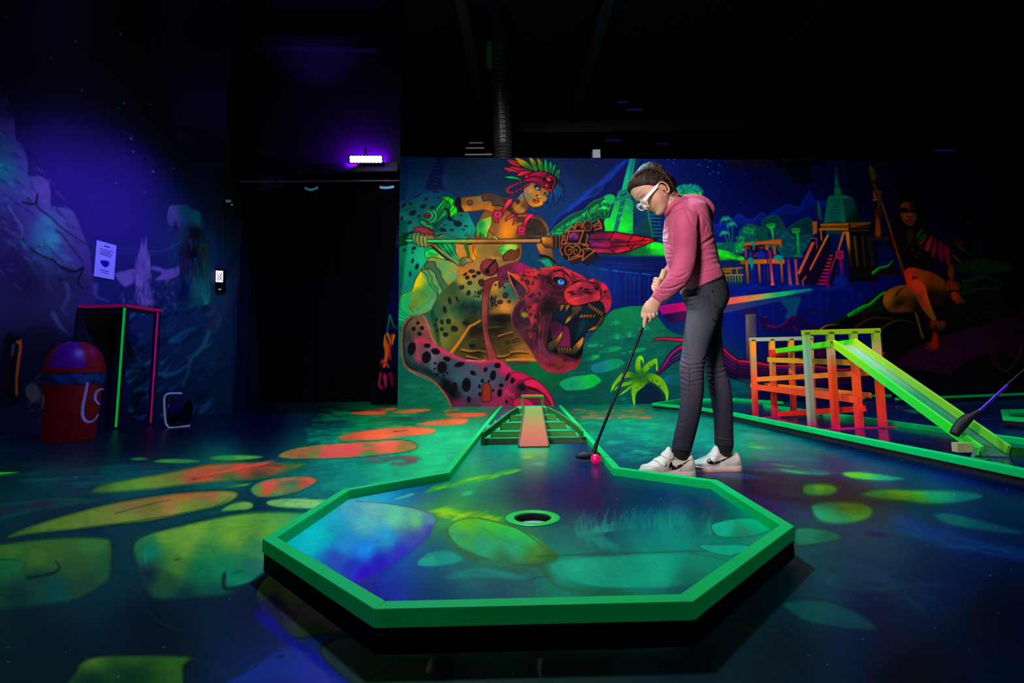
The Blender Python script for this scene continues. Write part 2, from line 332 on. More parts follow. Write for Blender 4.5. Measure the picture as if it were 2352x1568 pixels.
    # pink columns
    def pcol(x, y, x2, y2, w, c, c2, base=True):
        M.line([(x,y),(x2,y2)], c, w, w, sm=False, col2=c2)
        M.shape([(x-w*2.6,y-14),(x+w*2.6,y-16),(x+w*2,y+14),(x-w*2,y+16)], c, sm=False)
        if base: M.shape([(x2-w*2,y2-6),(x2+w*2,y2-10),(x2+w*3.4,y2+16),(x2-w*3,y2+18)], c2, sm=False, rim=('#ff7a70',1.5))
    pcol(580,855,605,1140,6,'#a02a68','#f06a68'); pcol(748,935,765,1145,7,'#6a3a9a','#d06a78'); pcol(812,935,828,1140,6,'#c05a70','#c05a70'); M.line([(560,870),(566,1120)], '#5a2a6a', 3)
    pcol(918,905,935,1110,7,'#a01a88','#062c60',False)
    # stairs
    M.shape([(960,730),(1000,725),(1010,1060),(860,1150),(830,1060)], '#180a3a', sm=False)
    M.shape([(955,770),(990,765),(850,1060),(828,1050)], '#ff6a58', sm=False); M.line([(955,735),(998,732),(1008,850)], '#e0504c', 2.5, 2, sm=False)
    M.shape([(965,580),(1008,580),(1005,690),(970,700)], '#d07c1c', sm=False); M.shape([(1008,580),(1035,600),(1035,720),(1005,690)], '#2a1410', sm=False)
    M.shape([(1050,700),(1150,700),(1240,700),(1140,1180),(1000,1160),(900,1150)], '#1c0a3c', sm=False)
    M.shape([(1095,700),(1118,700),(945,1030),(935,1010)], '#f08030', sm=False, grad=[(1110,700,'#ff9a20'),(940,1030,'#ff6a50')])
    M.shape([(1235,670),(1262,670),(1205,845),(1188,840)], '#f08a28', sm=False)
    M.shape([(1175,880),(1185,870),(1110,1110),(1125,1180),(1085,1180),(1085,1110)], '#c01a6a', sm=False, grad=[(1180,890,'#e03a50'),(1100,1150,'#8a0a78')])
    M.shape([(1120,690),(1230,690),(1180,880),(1130,860)], '#042470', sm=False); M.shape([(1090,665),(1230,665),(1215,700),(1150,690),(1100,700)], '#066058', f=3)
    for k in range(9): M.shape([(1128-k*15,880+k*32),(1155-k*8,880+k*32),(1140-k*8,900+k*32),(1110-k*13,893+k*32)], '#c8187a' if k > 4 else '#d04058', sm=False)
    pcol(1212,865,1232,1070,8,'#c81a78','#6a0a80',False); M.shape([(1175,850),(1240,842),(1246,915),(1180,918)], '#b81470', sm=False, rim=('#ff6a60',3))
    M.line([(905,1080),(875,1120),(885,1165)], '#e0504c', 4, 3)
    # temple block
    M.shape([(1290,590),(1540,590),(1560,1120),(1300,1120),(1270,700)], '#160a14', sm=False, f=3)
    M.shape([(1260,670),(1295,670),(1320,1000),(1300,980)], '#e08a1c', sm=False, grad=[(1270,680,'#ff9a20'),(1310,990,'#3a2a18')])
    for (x,w,c) in [(1325,32,'#6a5a20'),(1405,14,'#6a5a20'),(1440,60,'#2c2638')]: M.shape([(x,712),(x+w,712),(x+w+22,990),(x+w*.6+22,990)], c, sm=False, f=4, a=.9)
    M.shape([(1035,600),(1490,588),(1490,605),(1290,640),(1045,640)], '#9a5a10', sm=False); M.line([(1040,612),(1290,606)], '#e88a18', 3.5); M.line([(1300,605),(1480,600)], '#8a5a10', 3)
    M.line([(1030,652),(1292,650)], '#e08a1c', 5, 5, sm=False); M.line([(1300,640),(1470,632)], '#7a5010', 2); M.line([(1300,664),(1470,660)], '#7a5010', 2)
    M.line([(1038,655),(1048,750)], '#e08a1c', 4, 3)
    M.shape([(1290,600),(1304,600),(1304,680),(1290,680)], '#2a140a', sm=False)
    # green pyramid temple
    M.shape([(1115,350),(1240,340),(1325,365),(1410,585),(1065,595),(1100,380)], '#0a8a6a', sm=False)
    M.shape([(1235,380),(1325,365),(1412,585),(1268,585)], '#064034', sm=False, grad=[(1260,450,'#065c58'),(1380,560,'#04301c')])
    M.shape([(1140,380),(1205,380),(1213,590),(1108,590)], '#044a60', sm=False)
    for k in range(15): M.line([(1142-k*2,388+k*13.5),(1204+k*.5,388+k*13.5)], '#0a9a7c', 1.8, sm=False)
    M.shape([(1160,280),(1215,270),(1225,345),(1158,345)], '#0c8268', sm=False); M.shape([(1215,270),(1245,280),(1255,340),(1225,345)], '#053a38', sm=False)
    M.shape([(1163,90),(1190,90),(1200,270),(1166,275)], '#07586c', sm=False, grad=[(1175,100,'#05405c'),(1180,260,'#0a7a70')])
    M.line([(1425,580),(1422,430)], '#06207a', 4, 1)
    # red-green hanging foliage at the top
    for k in range(80):
        x = 190+rs.rand()*460; L = 20+rs.rand()*90*(1 if x < 600 else 1.4)
        M.line([(x,5+rs.rand()*20),(x+rs.randint(-6,12),20+L)], ['#5a0a30','#0a3a1c','#5c2010','#7a1040','#083020'][rs.randint(5)], 3, .6, .55, 2)
    M.shape([(600,20),(700,110),(760,170),(860,260),(900,260),(960,180),(940,60),(880,20)], '#02101c', f=10, a=.8); M.line([(690,110),(760,190),(850,245)], '#5a140c', 5, 1, .6, 3)
    # lake mist and the falls below the ruins
    for k in range(60):
        x = 130+rs.rand()*1150; M.line([(x,1150+rs.rand()*50),(x+40+rs.rand()*60,1150+rs.rand()*60)], '#0a38b8', 5, 1, .3, 5)
    M.dab(1220,1120,60,60,'#0a3aa0',0,.8)
    for k in range(120):
        x = 160+rs.rand()*1300; M.line([(x,1210+rs.rand()*60),(x+rs.randint(-8,8),1350+rs.rand()*210)], ['#0838b0','#0a4ab8','#020c50'][rs.randint(3)], 2.4, .6, .28, 2)
    # stone bridge slab, from magenta at the left tip to cyan
    M.view(0,0,1)
    M.shape([(1519,718),(1577,708),(1672,694),(1800,675),(1866,666),(1868,672),(1798,690),(1700,711),(1668,718),(1577,737),(1549,742),(1535,738)], '#14308a', sm=False, grad=[(1535,730,'#2c0a48'),(1570,725,'#5a1460'),(1620,718,'#6a2068'),(1680,710,'#4a4a80'),(1760,694,'#1c4a90'),(1850,674,'#0a3a80')])
    M.shape([(1508,702),(1575,693.5),(1672,683.5),(1860,662),(1867,666),(1800,680),(1672,699.5),(1577,713),(1521,722)], '#ff7a60', sm=False, grad=[(1515,710,'#b0008a'),(1550,708,'#c8007c'),(1600,702,'#f0106c'),(1625,697,'#ff5a58'),(1690,690,'#ff7a5c'),(1740,684,'#ffa060'),(1762,681,'#90d870'),(1790,676,'#10e090'),(1850,666,'#0aa0b0')])
    M.shape([(1700,715),(1740,706),(1734,722),(1712,726)], '#2c1a5c', f=2); M.shape([(1712,722),(1736,720),(1738,800),(1740,960),(1718,960)], '#5c5468', sm=False, f=2, grad=[(1716,740,'#a89480'),(1732,740,'#3c3060'),(1725,860,'#4a3a58')])
    M.shape([(1795,690),(1838,682),(1832,708),(1822,735),(1804,730),(1808,712)], '#0a5c88', f=3)
    # dark panther
    M.view(1620,360,3.92)
    M.shape([(470,1465),(500,1440),(545,1428),(560,1470),(600,1510),(680,1515),(730,1460),(800,1430),(850,1450),(880,1480),(940,1490),(1040,1540),(1060,1568),(560,1568),(500,1500)], '#240a58', f=2)
    M.line([(860,1450),(880,1400),(950,1378),(1050,1400),(1110,1425),(1160,1420),(1185,1405)], '#2a0a4c', 5, 3); M.line([(565,1520),(650,1530),(720,1490),(760,1450),(820,1435)], '#8a0c7c', 5, 2, .9, 3)
    M.line([(800,1530),(830,1568)], '#7a0c70', 3, 2); M.dab(540,1440,16,8,'#8a1070',0,.8)
    # root bundles (purple), from the leg rightwards
    M.view(1400,660,3.564)
    def root(pts, w0, w1, c, hi=None, dk='#0a0418'):
        M.line(pts, dk, w0+2.5, w1+2.5); M.line(pts, c, w0, w1)
        if hi: M.line([(x, y-w0*.9) for x, y in pts], hi, w0*.3, w1*.3, .9, 1.5)
    root([(360,432),(420,420),(500,425),(600,430)], 3, 9, '#b01a4c', '#ff3a60')
    root([(400,700),(450,640),(500,560),(560,510),(620,480)], 7, 15, '#4a1470', '#e02a60'); root([(420,690),(500,620),(560,580),(620,550)], 4, 9, '#3a1060', '#7a2080')
    for k in range(6): root([(900,470+k*36),(980,560+k*30),(1080,620+k*26),(1200,640+k*28),(1300,650+k*28)], 9, 13, ['#7a1250','#4a1250','#401450','#38104c','#341048','#200c40'][k], ['#ff2a60','#8a1a80','#6a1a70','#5a1870','#40125c',None][k])
    M.view(1700,740,6.03)
    for k in range(7): root([(-20,540+k*40),(200,560+k*46),(420,600+k*40),(700,610+k*36),(960,600+k*34),(1500,660+k*30),(2000,420+k*40)], 7, 6, ['#c01c40','#4a1260','#38104a','#401454','#2c0e40','#2c1040','#3a1044'][k], ['#ff3048','#8a1c80','#6a2050',None,'#5a1a60',None,'#4a1850'][k])
    M.line([(480,540),(600,550),(700,510),(900,500)], '#6a5a20', 4, 2, .7, 2); M.shape([(600,280),(860,330),(860,440),(600,440)], '#0a0a20', f=6, a=.7)
    M.shape([(1060,400),(1130,370),(1220,400),(1200,470),(1060,480)], '#4a1040', f=3, rim=('#2a0830',4)); M.dab(1100,430,26,24,'#8a2050',0,.6)
    M.view(0,0,1)
    M.shape([(1380,940),(1700,925),(1900,890),(2100,880),(2460,840),(2460,960),(1380,960)], '#03101c', f=14, a=.25)
    # teal stones under the roots
    for x, y, rx, ry in [(1700,880,40,10),(1650,905,50,9),(1730,895,28,7),(1560,870,30,14),(1600,900,40,8)]: M.dab(x, y, rx, ry, '#0a7a70', -5, .5)
    # ---------- right: crouching hunter on the great root
    M.view(1860,360,3.136)
    M.shape([(80,1240),(200,1180),(330,1100),(420,1030),(540,960),(640,930),(740,900),(1000,880),(1400,900),(1543,960),(1543,1568),(620,1568),(560,1450),(500,1320),(460,1240)], '#0a0a0c', f=5)
    for k in range(30):
        t = rs.rand(); M.line([(90+t*360,1235-t*180),(250+t*330,1160-t*120),(520+t*300,1040+rs.randint(0,90))], ['#06402c','#0a3018','#2c1c0c','#082818'][rs.randint(4)], 5, 1, .5, 3)
    M.line([(280,1140),(380,1080),(430,1060),(500,1000),(540,975)], '#10c020', 8, 5, .95, 2); M.line([(330,1125),(420,1075)], '#0a7a1c', 9, 3, .6, 4)
    M.line([(80,1240),(120,1215),(200,1205)], '#d07020', 4, 1); M.line([(330,1225),(450,1160),(600,1170)], '#6a3a1c', 7, 2, .8, 4); M.line([(500,1250),(520,1380),(530,1480)], '#8a5218', 5, 2, .9, 2)
    M.line([(500,1270),(540,1220),(640,1175),(750,1195)], '#7a5a18', 4, 1, .9, 2)
    M.shape([(450,850),(480,800),(560,780),(600,740),(620,800),(660,840),(560,850)], '#1c1408', f=2); M.line([(455,835),(500,800),(560,785),(600,745)], '#18c030', 7, 2, .9, 2)
    # purple trunk to the lower right
    for k in range(34):
        t = k/33; M.line([(600+t*400,1500+t*60),(780+t*330,1370+t*110),(1100+t*200,1250+t*160),(1543,1130+t*330)], ['#5a0a50','#3a0838','#240624','#6a0e5c','#2c0830'][k % 5], 6, 2, .55, 2.5)
    for k in range(14): M.line([(1060+rs.rand()*60,860+rs.rand()*150),(1250,830+rs.rand()*140),(1390,840+rs.rand()*160)], '#0a5c28', 2.2, .6, .6, 1.5)
    for k in range(5): M.line([(1280+k*14,1420),(1330+k*10,1500+k*6),(1420,1540),(1500,1480-k*14),(1530,1330)], '#5a3212', 1.8, 1.2, .7, 1.5)
    M.line([(1110,1200),(1200,1130),(1300,1070),(1400,1110)], '#4a2c10', 3, 1, .8, 2)
    # foliage far right
    M.shape([(1000,430),(1110,280),(1210,370),(1290,440),(1250,520),(1240,740),(1170,740),(1150,520)], '#04180c', f=12); M.shape([(1050,800),(1150,740),(1300,740),(1450,780),(1400,830),(1100,840)], '#04301c', f=8)
    for k in range(110):
        x = 1040+rs.rand()*440; y = 750+rs.rand()*70; M.line([(x,y),(x+rs.randint(-6,6),y-18)], '#064a2c', 2, .6, .6)
    for k in range(120):
        x = 1350+rs.rand()*190; y = 280+rs.rand()*440; M.line([(x,y),(x+20,y+rs.randint(-12,12))], '#052a1c', 2.4, .8, .5)
    # hair, torso, feathers
    M.shape([(630,420),(625,330),(650,260),(700,228),(760,235),(800,290),(810,400),(850,480),(830,560),(780,520),(640,500),(600,470)], '#0e0408', f=3)
    M.shape([(600,520),(700,480),(800,500),(860,560),(900,760),(880,830),(680,820),(620,700),(540,600)], '#120a06', f=3)
    M.shape([(655,345),(700,325),(750,340),(770,400),(765,450),(740,495),(715,498),(680,470),(655,420)], '#7a4214', grad=[(670,360,'#8a4a14'),(760,360,'#3a1a0c'),(700,440,'#9a5a1c'),(720,490,'#7a3c18')], f=1.6)
    M.shape([(645,370),(690,368),(720,385),(770,365),(775,395),(740,402),(712,400),(690,402),(650,395)], '#160808', f=2)
    M.dab(716,420,16,13,'#a0501c',0,.7); M.line([(698,430),(718,436),(738,430)], '#1c0808', 2); M.line([(695,460),(720,455),(745,460)], '#2a0a0a', 3.5, 2); M.line([(705,474),(738,474)], '#6a3010', 2)
    M.line([(670,400),(674,440),(700,470)], '#4a280c', 2, 1, .7, 2)
    for p, c in [([(760,590),(780,540),(830,500),(810,540),(770,600)],'#0a7a2c'),([(770,620),(800,570),(850,540),(820,590)],'#0a6a24'),([(780,630),(820,580),(850,560),(830,610),(800,640)],'#7a3a1c'),([(820,670),(850,590),(885,560),(880,620),(860,680)],'#a02c28'),
                 ([(870,690),(880,620),(900,570),(920,640),(910,700),(885,740)],'#7a102c'),([(920,700),(930,600),(970,640),(970,720),(950,770)],'#7a0c38'),([(960,660),(1000,640),(1015,740),(1005,810),(985,780)],'#8a1028'),([(1010,690),(1060,720),(1105,770),(1060,750)],'#8a4a14'),
                 ([(1020,600),(1080,630),(1135,690),(1080,670)],'#5a3010'),([(1040,600),(1090,600),(1120,640),(1070,630)],'#4a240c'),([(960,690),(985,800),(990,830),(1010,870),(990,820)],'#8a2414')]:
        M.shape(p, c, rim=('#1a060a',3), f=1.2)
    for k in range(14): M.line([(690+rs.rand()*60,520+rs.rand()*80),(700+rs.rand()*60,560+rs.rand()*90)], ['#0a3a1c','#6a3a14','#5a1414'][k % 3], 3, 1, .7)
    for x, y in [(740,670),(790,690),(770,720),(800,650)]: M.dab(x, y, 20, 9, '#5a3c14', 20, .7)
    # raised arm
    M.shape([(470,260),(500,240),(512,300),(505,370),(500,420),(515,480),(520,560),(500,585),(465,570),(465,480),(470,420),(485,340)], '#a85a14', rim=('#3a1c08',6), f=1.5)
    for k in range(4): M.line([(462,252+k*20),(485,246+k*20),(508,256+k*20)], '#c06a18', 4.5, 3.5); M.line([(462,262+k*20),(485,257+k*20),(506,266+k*20)], '#1c0a04', 1.4)
    for k in range(12): M.line([(470+k*4,380),(462+k*6,440+rs.randint(-20,20))], ['#7a1414','#0a4a1c','#6a1010'][k % 3], 3, 1)
    M.shape([(455,580),(560,575),(560,600),(460,600)], '#5a3c1c', f=3, a=.7)
    # spear
    M.shape([(418,60),(432,50),(455,100),(480,150),(470,180),(440,165),(425,120)], '#6a4a10', rim=('#2a2006',4)); M.line([(440,70),(460,105),(478,140)], '#1c8a1c', 4, 2)
    M.line([(455,190),(520,340),(560,460),(600,600),(640,720),(700,900),(750,1080),(820,1310)], '#1c1006', 9, 8); M.line([(462,200),(522,345),(562,465),(603,605),(640,720),(700,900),(752,1085),(812,1300)], '#7a5420', 5, 5, .95)
    for k in range(8): M.line([(452+k*7,195+k*18),(470+k*7,190+k*18)], '#5a3010', 2.5)
    for a_, b_ in [((590,570),(604,610)),((618,640),(628,680)),((655,780),(670,830))]: M.line([a_, b_], '#8a1414', 6, 6, .8)
    # legs
    M.shape([(530,1060),(535,990),(580,950),(650,925),(720,930),(780,1010),(820,1060),(800,1120),(700,1115),(590,1120)], '#7a4414', grad=[(560,1010,'#b06a1c'),(640,950,'#a05a14'),(650,1060,'#2a2008'),(660,1090,'#8a4a14'),(800,1090,'#1c200c')], f=2)
    M.line([(620,1000),(650,960),(690,940)], '#1c0a06', 5, 1, .8, 3)
    M.shape([(682,850),(690,812),(730,795),(800,810),(900,840),(970,890),(1000,950),(1050,1030),(990,1090),(900,1060),(850,980),(780,880),(740,870),(760,1000),(710,940)], '#8a3a14', grad=[(700,830,'#d03a1c'),(720,870,'#e03418'),(800,830,'#a04a14'),(930,900,'#7a4410'),(900,1000,'#301c08'),(1020,1060,'#0c0804')], f=2)
    M.shape([(740,890),(780,880),(830,930),(850,1000),(880,1090),(910,1170),(880,1175),(830,1120),(780,1040),(750,960)], '#a0401c', grad=[(780,920,'#e04a24'),(830,1010,'#f05a30'),(800,1020,'#8a3c14'),(880,1150,'#8a5a1c')], f=1.5)
    for k in range(16): M.line([(875+k*6,1185),(860+k*8,1240+rs.randint(-25,20))], ['#a01414','#8a1010','#0a5a1c'][k % 3], 4, 1)
    M.shape([(885,1260),(920,1270),(930,1330),(925,1380),(880,1400),(860,1370),(835,1355),(870,1330)], '#a81c10', f=2, rim=('#5a0c08',5)); 
    for k in range(4): M.line([(880-k*12,1350+k*8),(872-k*14,1400-k*8)], '#8a1410', 3, 1.5)
    # other forearm and hand
    M.shape([(1010,760),(1045,800),(1040,880),(1010,885),(985,840)], '#7a3c14', rim=('#2a1408',5)); 
    for k in range(12): M.shape([(985+k*8,960),(990+k*8,900),(1000+k*7,880),(1004+k*7,950)], ['#c01c1c','#901414','#0a5a24'][k % 3], f=1.2, a=.9, sm=True)
    M.shape([(1015,980),(1060,975),(1100,1020),(1125,1060),(1100,1050),(1060,1060),(1050,1040),(1030,1030)], '#9a2c14', grad=[(1040,1000,'#c0301c'),(1100,1040,'#5a3c10')], f=1.5)
    return M
def paint_mural_riders(M):
    rs = np.random.RandomState(5)
    # ---------- great cat: rump and tail behind the rider
    M.view(900,350,5.2275)
    M.shape([(520,90),(560,45),(715,45),(680,150),(640,230),(618,330),(620,460),(410,460),(415,330),(450,220)], '#05205c', f=3, rim=('#083a7c',5))
    for k in range(8): M.dab(570-k*7, 85+k*46, 52, 17, '#030c3c', 8, .9); M.dab(545-k*3, 108+k*44, 34, 10, '#0a4a86', 8, .6)
    rump = M.shape([(-30,700),(60,670),(150,610),(300,520),(450,460),(600,452),(740,500),(860,620),(950,780),(1010,900),(1020,1050),(850,1120),(700,1150),(600,1250),(450,1300),(380,1450),(330,1600),(380,1800),(340,1950),(60,2100),(-60,2000),(-60,1200)], '#0a7a70',
        grad=[(450,480,'#075a78'),(700,560,'#075068'),(200,700,'#0a6a6a'),(150,800,'#0c8a7c'),(500,760,'#0a6468'),(900,900,'#0aa088'),(800,820,'#087a70'),(200,1000,'#0aa07c'),(150,1150,'#10c088'),(300,1250,'#12c890'),(130,1400,'#0aa080'),(200,1550,'#0a8a74'),(100,1900,'#10a070')], f=2)
    M.line([(90,680),(150,612),(300,520),(450,458),(600,450),(740,498),(860,620),(950,780),(1005,900)], '#06307a', 3, 2, .9, 2)
    M.line([(90,1050),(100,1200),(160,1400),(170,1568)], '#10d09a', 18, 9, .35, 14)
    for k in range(60): M.line([(60+rs.rand()*300,1200+rs.rand()*700),(120+rs.rand()*300,1230+rs.rand()*700)], '#14c894', 3, 1, .12, 3, mask=rump)
    M.spots([(525,470,42,16,0),(300,525,30,12,-35),(410,560,26,14,-30),(150,635,34,16,-40),(225,615,25,16,-20),(375,645,38,24,-30),(490,660,28,17,-20),(250,725,46,30,-30),(120,790,16,30,0),(330,765,22,14,-50),(215,840,20,26,60),(60,780,18,30,10),(560,545,24,10,20),(720,545,30,10,20),
        (640,870,17,8,0),(610,930,42,24,10),(700,800,46,24,20),(790,855,52,36,10),(890,885,25,13,10),(750,820,18,10,0),(835,755,14,12,0),(860,925,18,14,0),(720,930,28,14,-10),(150,1170,22,12,-40),(265,1150,28,18,-30),(250,1200,12,16,0),(250,1300,15,34,15),(300,1370,22,40,20),(220,1460,14,28,0),(180,990,34,12,-20),(240,960,30,16,-20)], '#04203a', rump, .92)
    M.line([(120,980),(200,960),(300,940)], '#053450', 6, 2, .5, 4)
    # far arm of the rider (her left, hanging) behind the spear
    M.shape([(1620,830),(1660,780),(1750,760),(1820,810),(1870,880),(1890,960),(1895,1010),(1600,1010),(1600,900)], '#7a4a30', grad=[(1700,800,'#6a4034'),(1850,900,'#8a5a3c'),(1880,980,'#5a7a6c'),(1650,950,'#4a3428')], ol=('#6a2c18',1.4), f=1.2)
    M.shape([(1740,1090),(1900,1090),(1925,1180),(1950,1280),(1975,1370),(1930,1360),(1860,1300),(1790,1230)], '#a06428', grad=[(1760,1120,'#c07a2c'),(1900,1150,'#8a5a3a'),(1930,1330,'#6a4a30')], ol=('#6a2c18',1.3), f=1.2)
    M.line([(1785,1240),(1860,1250),(1930,1290),(1960,1330)], '#10060c', 6, 4)
    M.shape([(1700,1290),(1800,1280),(1880,1270),(1920,1320),(1940,1390),(1850,1370),(1780,1310)], '#0aa07c', rim=('#06605c',3), f=1.2, ol=('#053a38',1))
    # torso
    tor = M.shape([(1120,690),(1250,560),(1440,560),(1480,720),(1560,740),(1680,735),(1700,800),(1620,900),(1600,1010),(1560,1060),(1560,1180),(1520,1300),(1330,1350),(1100,1400),(930,1350),(740,1330),(720,1100),(860,1100),(980,1090),(1020,900),(1040,820)], '#b06a24',
        grad=[(1280,620,'#6a4430'),(1350,700,'#8a5428'),(1420,900,'#c07820'),(1400,980,'#e0881c'),(1250,880,'#a8662c'),(1300,760,'#a8622c'),(1500,860,'#b06820'),(1560,1000,'#5a4028'),(1150,1180,'#a88038'),(1000,1150,'#d08414'),(950,1260,'#c88c24'),(1200,1100,'#9a7a3c'),(800,1150,'#c88a44'),(1100,1290,'#a07a34'),(1300,1250,'#8a6a34')], ol=('#6a2c14',1.6))
    for x, y, rx, ry, c, a in [(1400,900,90,110,'#f0941c',.5),(1180,850,50,60,'#7a4a2c',.4),(1240,930,40,80,'#8a5c34',.6),(1060,1150,60,70,'#9c8450',.6),(990,1240,22,80,'#ffa818',.7),(1180,1200,120,60,'#8a7440',.4),(1250,1270,80,20,'#d09a38',.5)]:
        M.dab(x, y, rx, ry, c, 10, a, tor)
    # tattoos/armour panels (dark)
    M.shape([(1300,560),(1440,570),(1450,680),(1380,700),(1330,650),(1320,620)], '#3a2420', f=2, a=.7)
    M.shape([(1390,640),(1450,650),(1465,740),(1410,700)], '#3a2820', f=1.5, a=.8, ol=('#1c1010',1)); M.shape([(1510,790),(1530,775),(1690,775),(1640,850),(1510,830)], '#4a342c', sm=False, ol=('#1c1010',1), a=.85)
    M.shape([(1640,830),(1700,800),(1800,840),(1860,980),(1720,985),(1700,930),(1620,930)], '#3e2a26', sm=True, ol=('#140a0a',1.3), a=.8)
    # near arm: shoulder to bracer
    arm = M.shape([(800,560),(850,540),(940,530),(1040,520),(1110,495),(1200,495),(1290,530),(1330,580),(1350,640),(1320,680),(1240,730),(1160,700),(1100,690),(1030,700),(940,708),(850,712),(790,700)], '#96622c',
        grad=[(850,580,'#8a5a30'),(950,560,'#a06a34'),(1060,550,'#8a7a58'),(1040,640,'#c07420'),(1200,520,'#6a4a40'),(1280,600,'#7a5440'),(1180,670,'#d0802c'),(1260,690,'#a05a28'),(900,690,'#d88a2c'),(1000,600,'#8a6c40')], ol=('#6a2c14',1.6))
    M.shape([(1075,515),(1150,498),(1270,520),(1320,570),(1400,640),(1320,650),(1230,640),(1205,600),(1180,570),(1100,585)], '#50403c', f=1.2, a=.75); M.line([(1075,515),(1095,555),(1095,585),(1175,568),(1205,595),(1215,640),(1290,635),(1340,655)], '#140c10', 1.6, sm=False)
    M.dab(938,602,38,38,'#4a2c1c',0,1,arm,hard=1.5); M.dab(938,602,26,26,'#8a5a34',0,1,arm,hard=1.5); M.dab(938,604,16,16,'#3a2418',0,1,arm,hard=2); M.dab(938,602,7,7,'#e09a50',0,1,arm)
    M.shape([(770,560),(825,550),(830,640),(860,708),(790,700),(760,640)], '#1c0c14', ol=('#0a0508',1.2), sm=True)
    # bracer (green stone)
    G = '#10b048'
    M.shape([(620,525),(700,535),(750,570),(745,640),(780,660),(790,740),(700,780),(640,700),(560,660)], '#20e030', sm=False, grad=[(690,560,'#30f030'),(770,700,'#20f020'),(640,620,'#10a040')], ol=('#04401c',1.5))
    for a_, b_ in [((640,540),(600,640)),((700,540),(660,640)),((745,590),(700,670)),((770,650),(700,720)),((785,710),(720,770))]: M.line([a_, b_], '#067028', 2, 1.4)
    M.shape([(520,690),(620,560),(690,600),(700,640),(680,770),(640,790),(545,890),(470,830),(500,770)], '#0a8a4c', sm=False, ol=('#032c1c',1.6), grad=[(600,620,'#14b858'),(650,720,'#0a6a3c'),(540,820,'#0a7044')])
    for k in range(5): M.line([(670-k*8,690+k*10),(600-k*22,790+k*22),(540-k*12,860+k*4)], '#043a28', 1.8, 1.4)
    for k in range(3): M.line([(650-k*4,700+k*18),(560-k*14,810+k*14)], '#18c870', 2, 1)
    M.line([(560,700),(620,605),(660,590),(670,615),(640,655),(625,640),(640,625)], '#032c1c', 1.8, 1.4, sm=False); M.line([(535,690),(600,600)], '#20f070', 2.5, 1)
    M.line([(640,675),(680,700),(695,770)], '#021c14', 5, 4)
    M.dab(460,755,72,70,'#0c9a50',0,1,hard=2); M.dab(465,752,60,56,'#053c28',0,.9,hard=2); M.dab(450,755,54,52,'#12b860',0,1,hard=2); M.dab(428,758,42,38,'#2c0c1c',0,1,hard=1.5); M.dab(428,758,36,32,'#7a1c3c',20,1,hard=1.5)
    M.line([(405,745),(430,735),(450,745)], '#a84060', 2, 1); M.line([(500,700),(530,750),(510,820),(460,840)], '#30e890', 3, 1.5)
    M.shape([(345,800),(370,810),(470,870),(545,910),(550,925),(520,950),(450,910),(400,895),(330,850)], '#14b060', sm=False, ol=('#032c1c',1.6), rim=('#0a7a48',3)); M.dab(430,853,20,19,'#053c28',0,1,hard=1.5); M.dab(430,853,14,14,'#b02c40',0,1,hard=1.5)
    for k in range(3): M.line([(500+k*14,885+k*6),(488+k*14,925+k*6)], '#043a24', 1.6)
    # fur cuff and gripping hand
    hand = M.shape([(255,1040),(262,990),(300,960),(420,975),(500,1005),(520,1050),(480,1100),(420,1140),(380,1130),(340,1130),(300,1110),(270,1090)], '#8a9a50', grad=[(300,1000,'#7a9a58'),(470,1030,'#a08a48'),(400,1110,'#8a8444')], ol=('#3a2410',1.4))
    # ---------- spear shaft
    M.shape([(80,1015),(150,1005),(180,1020),(178,1100),(90,1125),(80,1120)], '#0a7a48', sm=False, ol=('#02201c',1.8), rim=('#12b868',3))
    M.shape([(150,1038),(500,1045),(900,1040),(1300,1040),(1790,1035),(1790,1085),(1300,1095),(900,1092),(500,1088),(160,1080)], '#30d878', sm=False, ol=('#0c140c',1.8),
        grad=[(180,1060,'#20e088'),(500,1060,'#28e078'),(700,1060,'#48c860'),(860,1060,'#a8a838'),(1000,1060,'#d88a28'),(1250,1060,'#a85c1c'),(1500,1060,'#c07a48'),(1750,1060,'#b07050')])
    M.line([(170,1050),(500,1056),(900,1052),(1300,1052),(1780,1048)], '#d8ffb0', 2.4, 1.5, .35, 2); M.line([(170,1078),(900,1088),(1780,1082)], '#0a2a14', 2.4, 2.4, .5, 2)
    # fingers over the shaft
    for k, (x, y, x2, y2) in enumerate([(275,985,285,1095),(315,1000,325,1120),(360,1010,365,1130),(405,1015,410,1140)]):
        M.line([(x-6,y),(x-10+(k*2),(y+y2)/2),(x2,y2-14)], '#2a2410', 9.5, 8.5); M.line([(x-6,y),(x-10+(k*2),(y+y2)/2),(x2,y2-16)], ['#7a9a5c','#8a9c58','#98a058','#a09c50'][k], 7.5, 6.5)
        M.line([(x-10,y+10),(x-13+(k*2),(y+y2)/2)], '#c8d888', 1.6, 1, .6)
    M.shape([(250,905),(330,885),(420,900),(510,960),(520,1000),(490,985),(480,1000),(455,975),(440,1000),(415,970),(395,1005),(370,965),(345,990),(335,950),(305,965),(300,935),(265,935)], '#a83c50', sm=False, rim=('#6a2438',4), ol=('#3a141c',1))
    for k in range(24): M.line([(280+k*9,900+k*2.4),(270+k*10,935+k*2.4+rs.randint(0,22))], ['#d05a68','#5c1c30','#b84858'][k % 3], 1.6, .6, .8)
    # green wrap/loincloth
    M.shape([(490,1100),(740,1100),(760,1200),(790,1280),(850,1330),(800,1350),(700,1290),(600,1220),(540,1180),(480,1140)], '#0a9a54', sm=True, grad=[(560,1120,'#067a48'),(680,1130,'#10b060'),(760,1260,'#18c860'),(700,1220,'#065c3c')], ol=('#032c1c',1.3))
    for k in range(8): M.line([(510+k*30,1105),(600+k*24,1200),(720+k*14,1300)], ['#20e078','#053c28'][k % 2], 2, 1, .7)
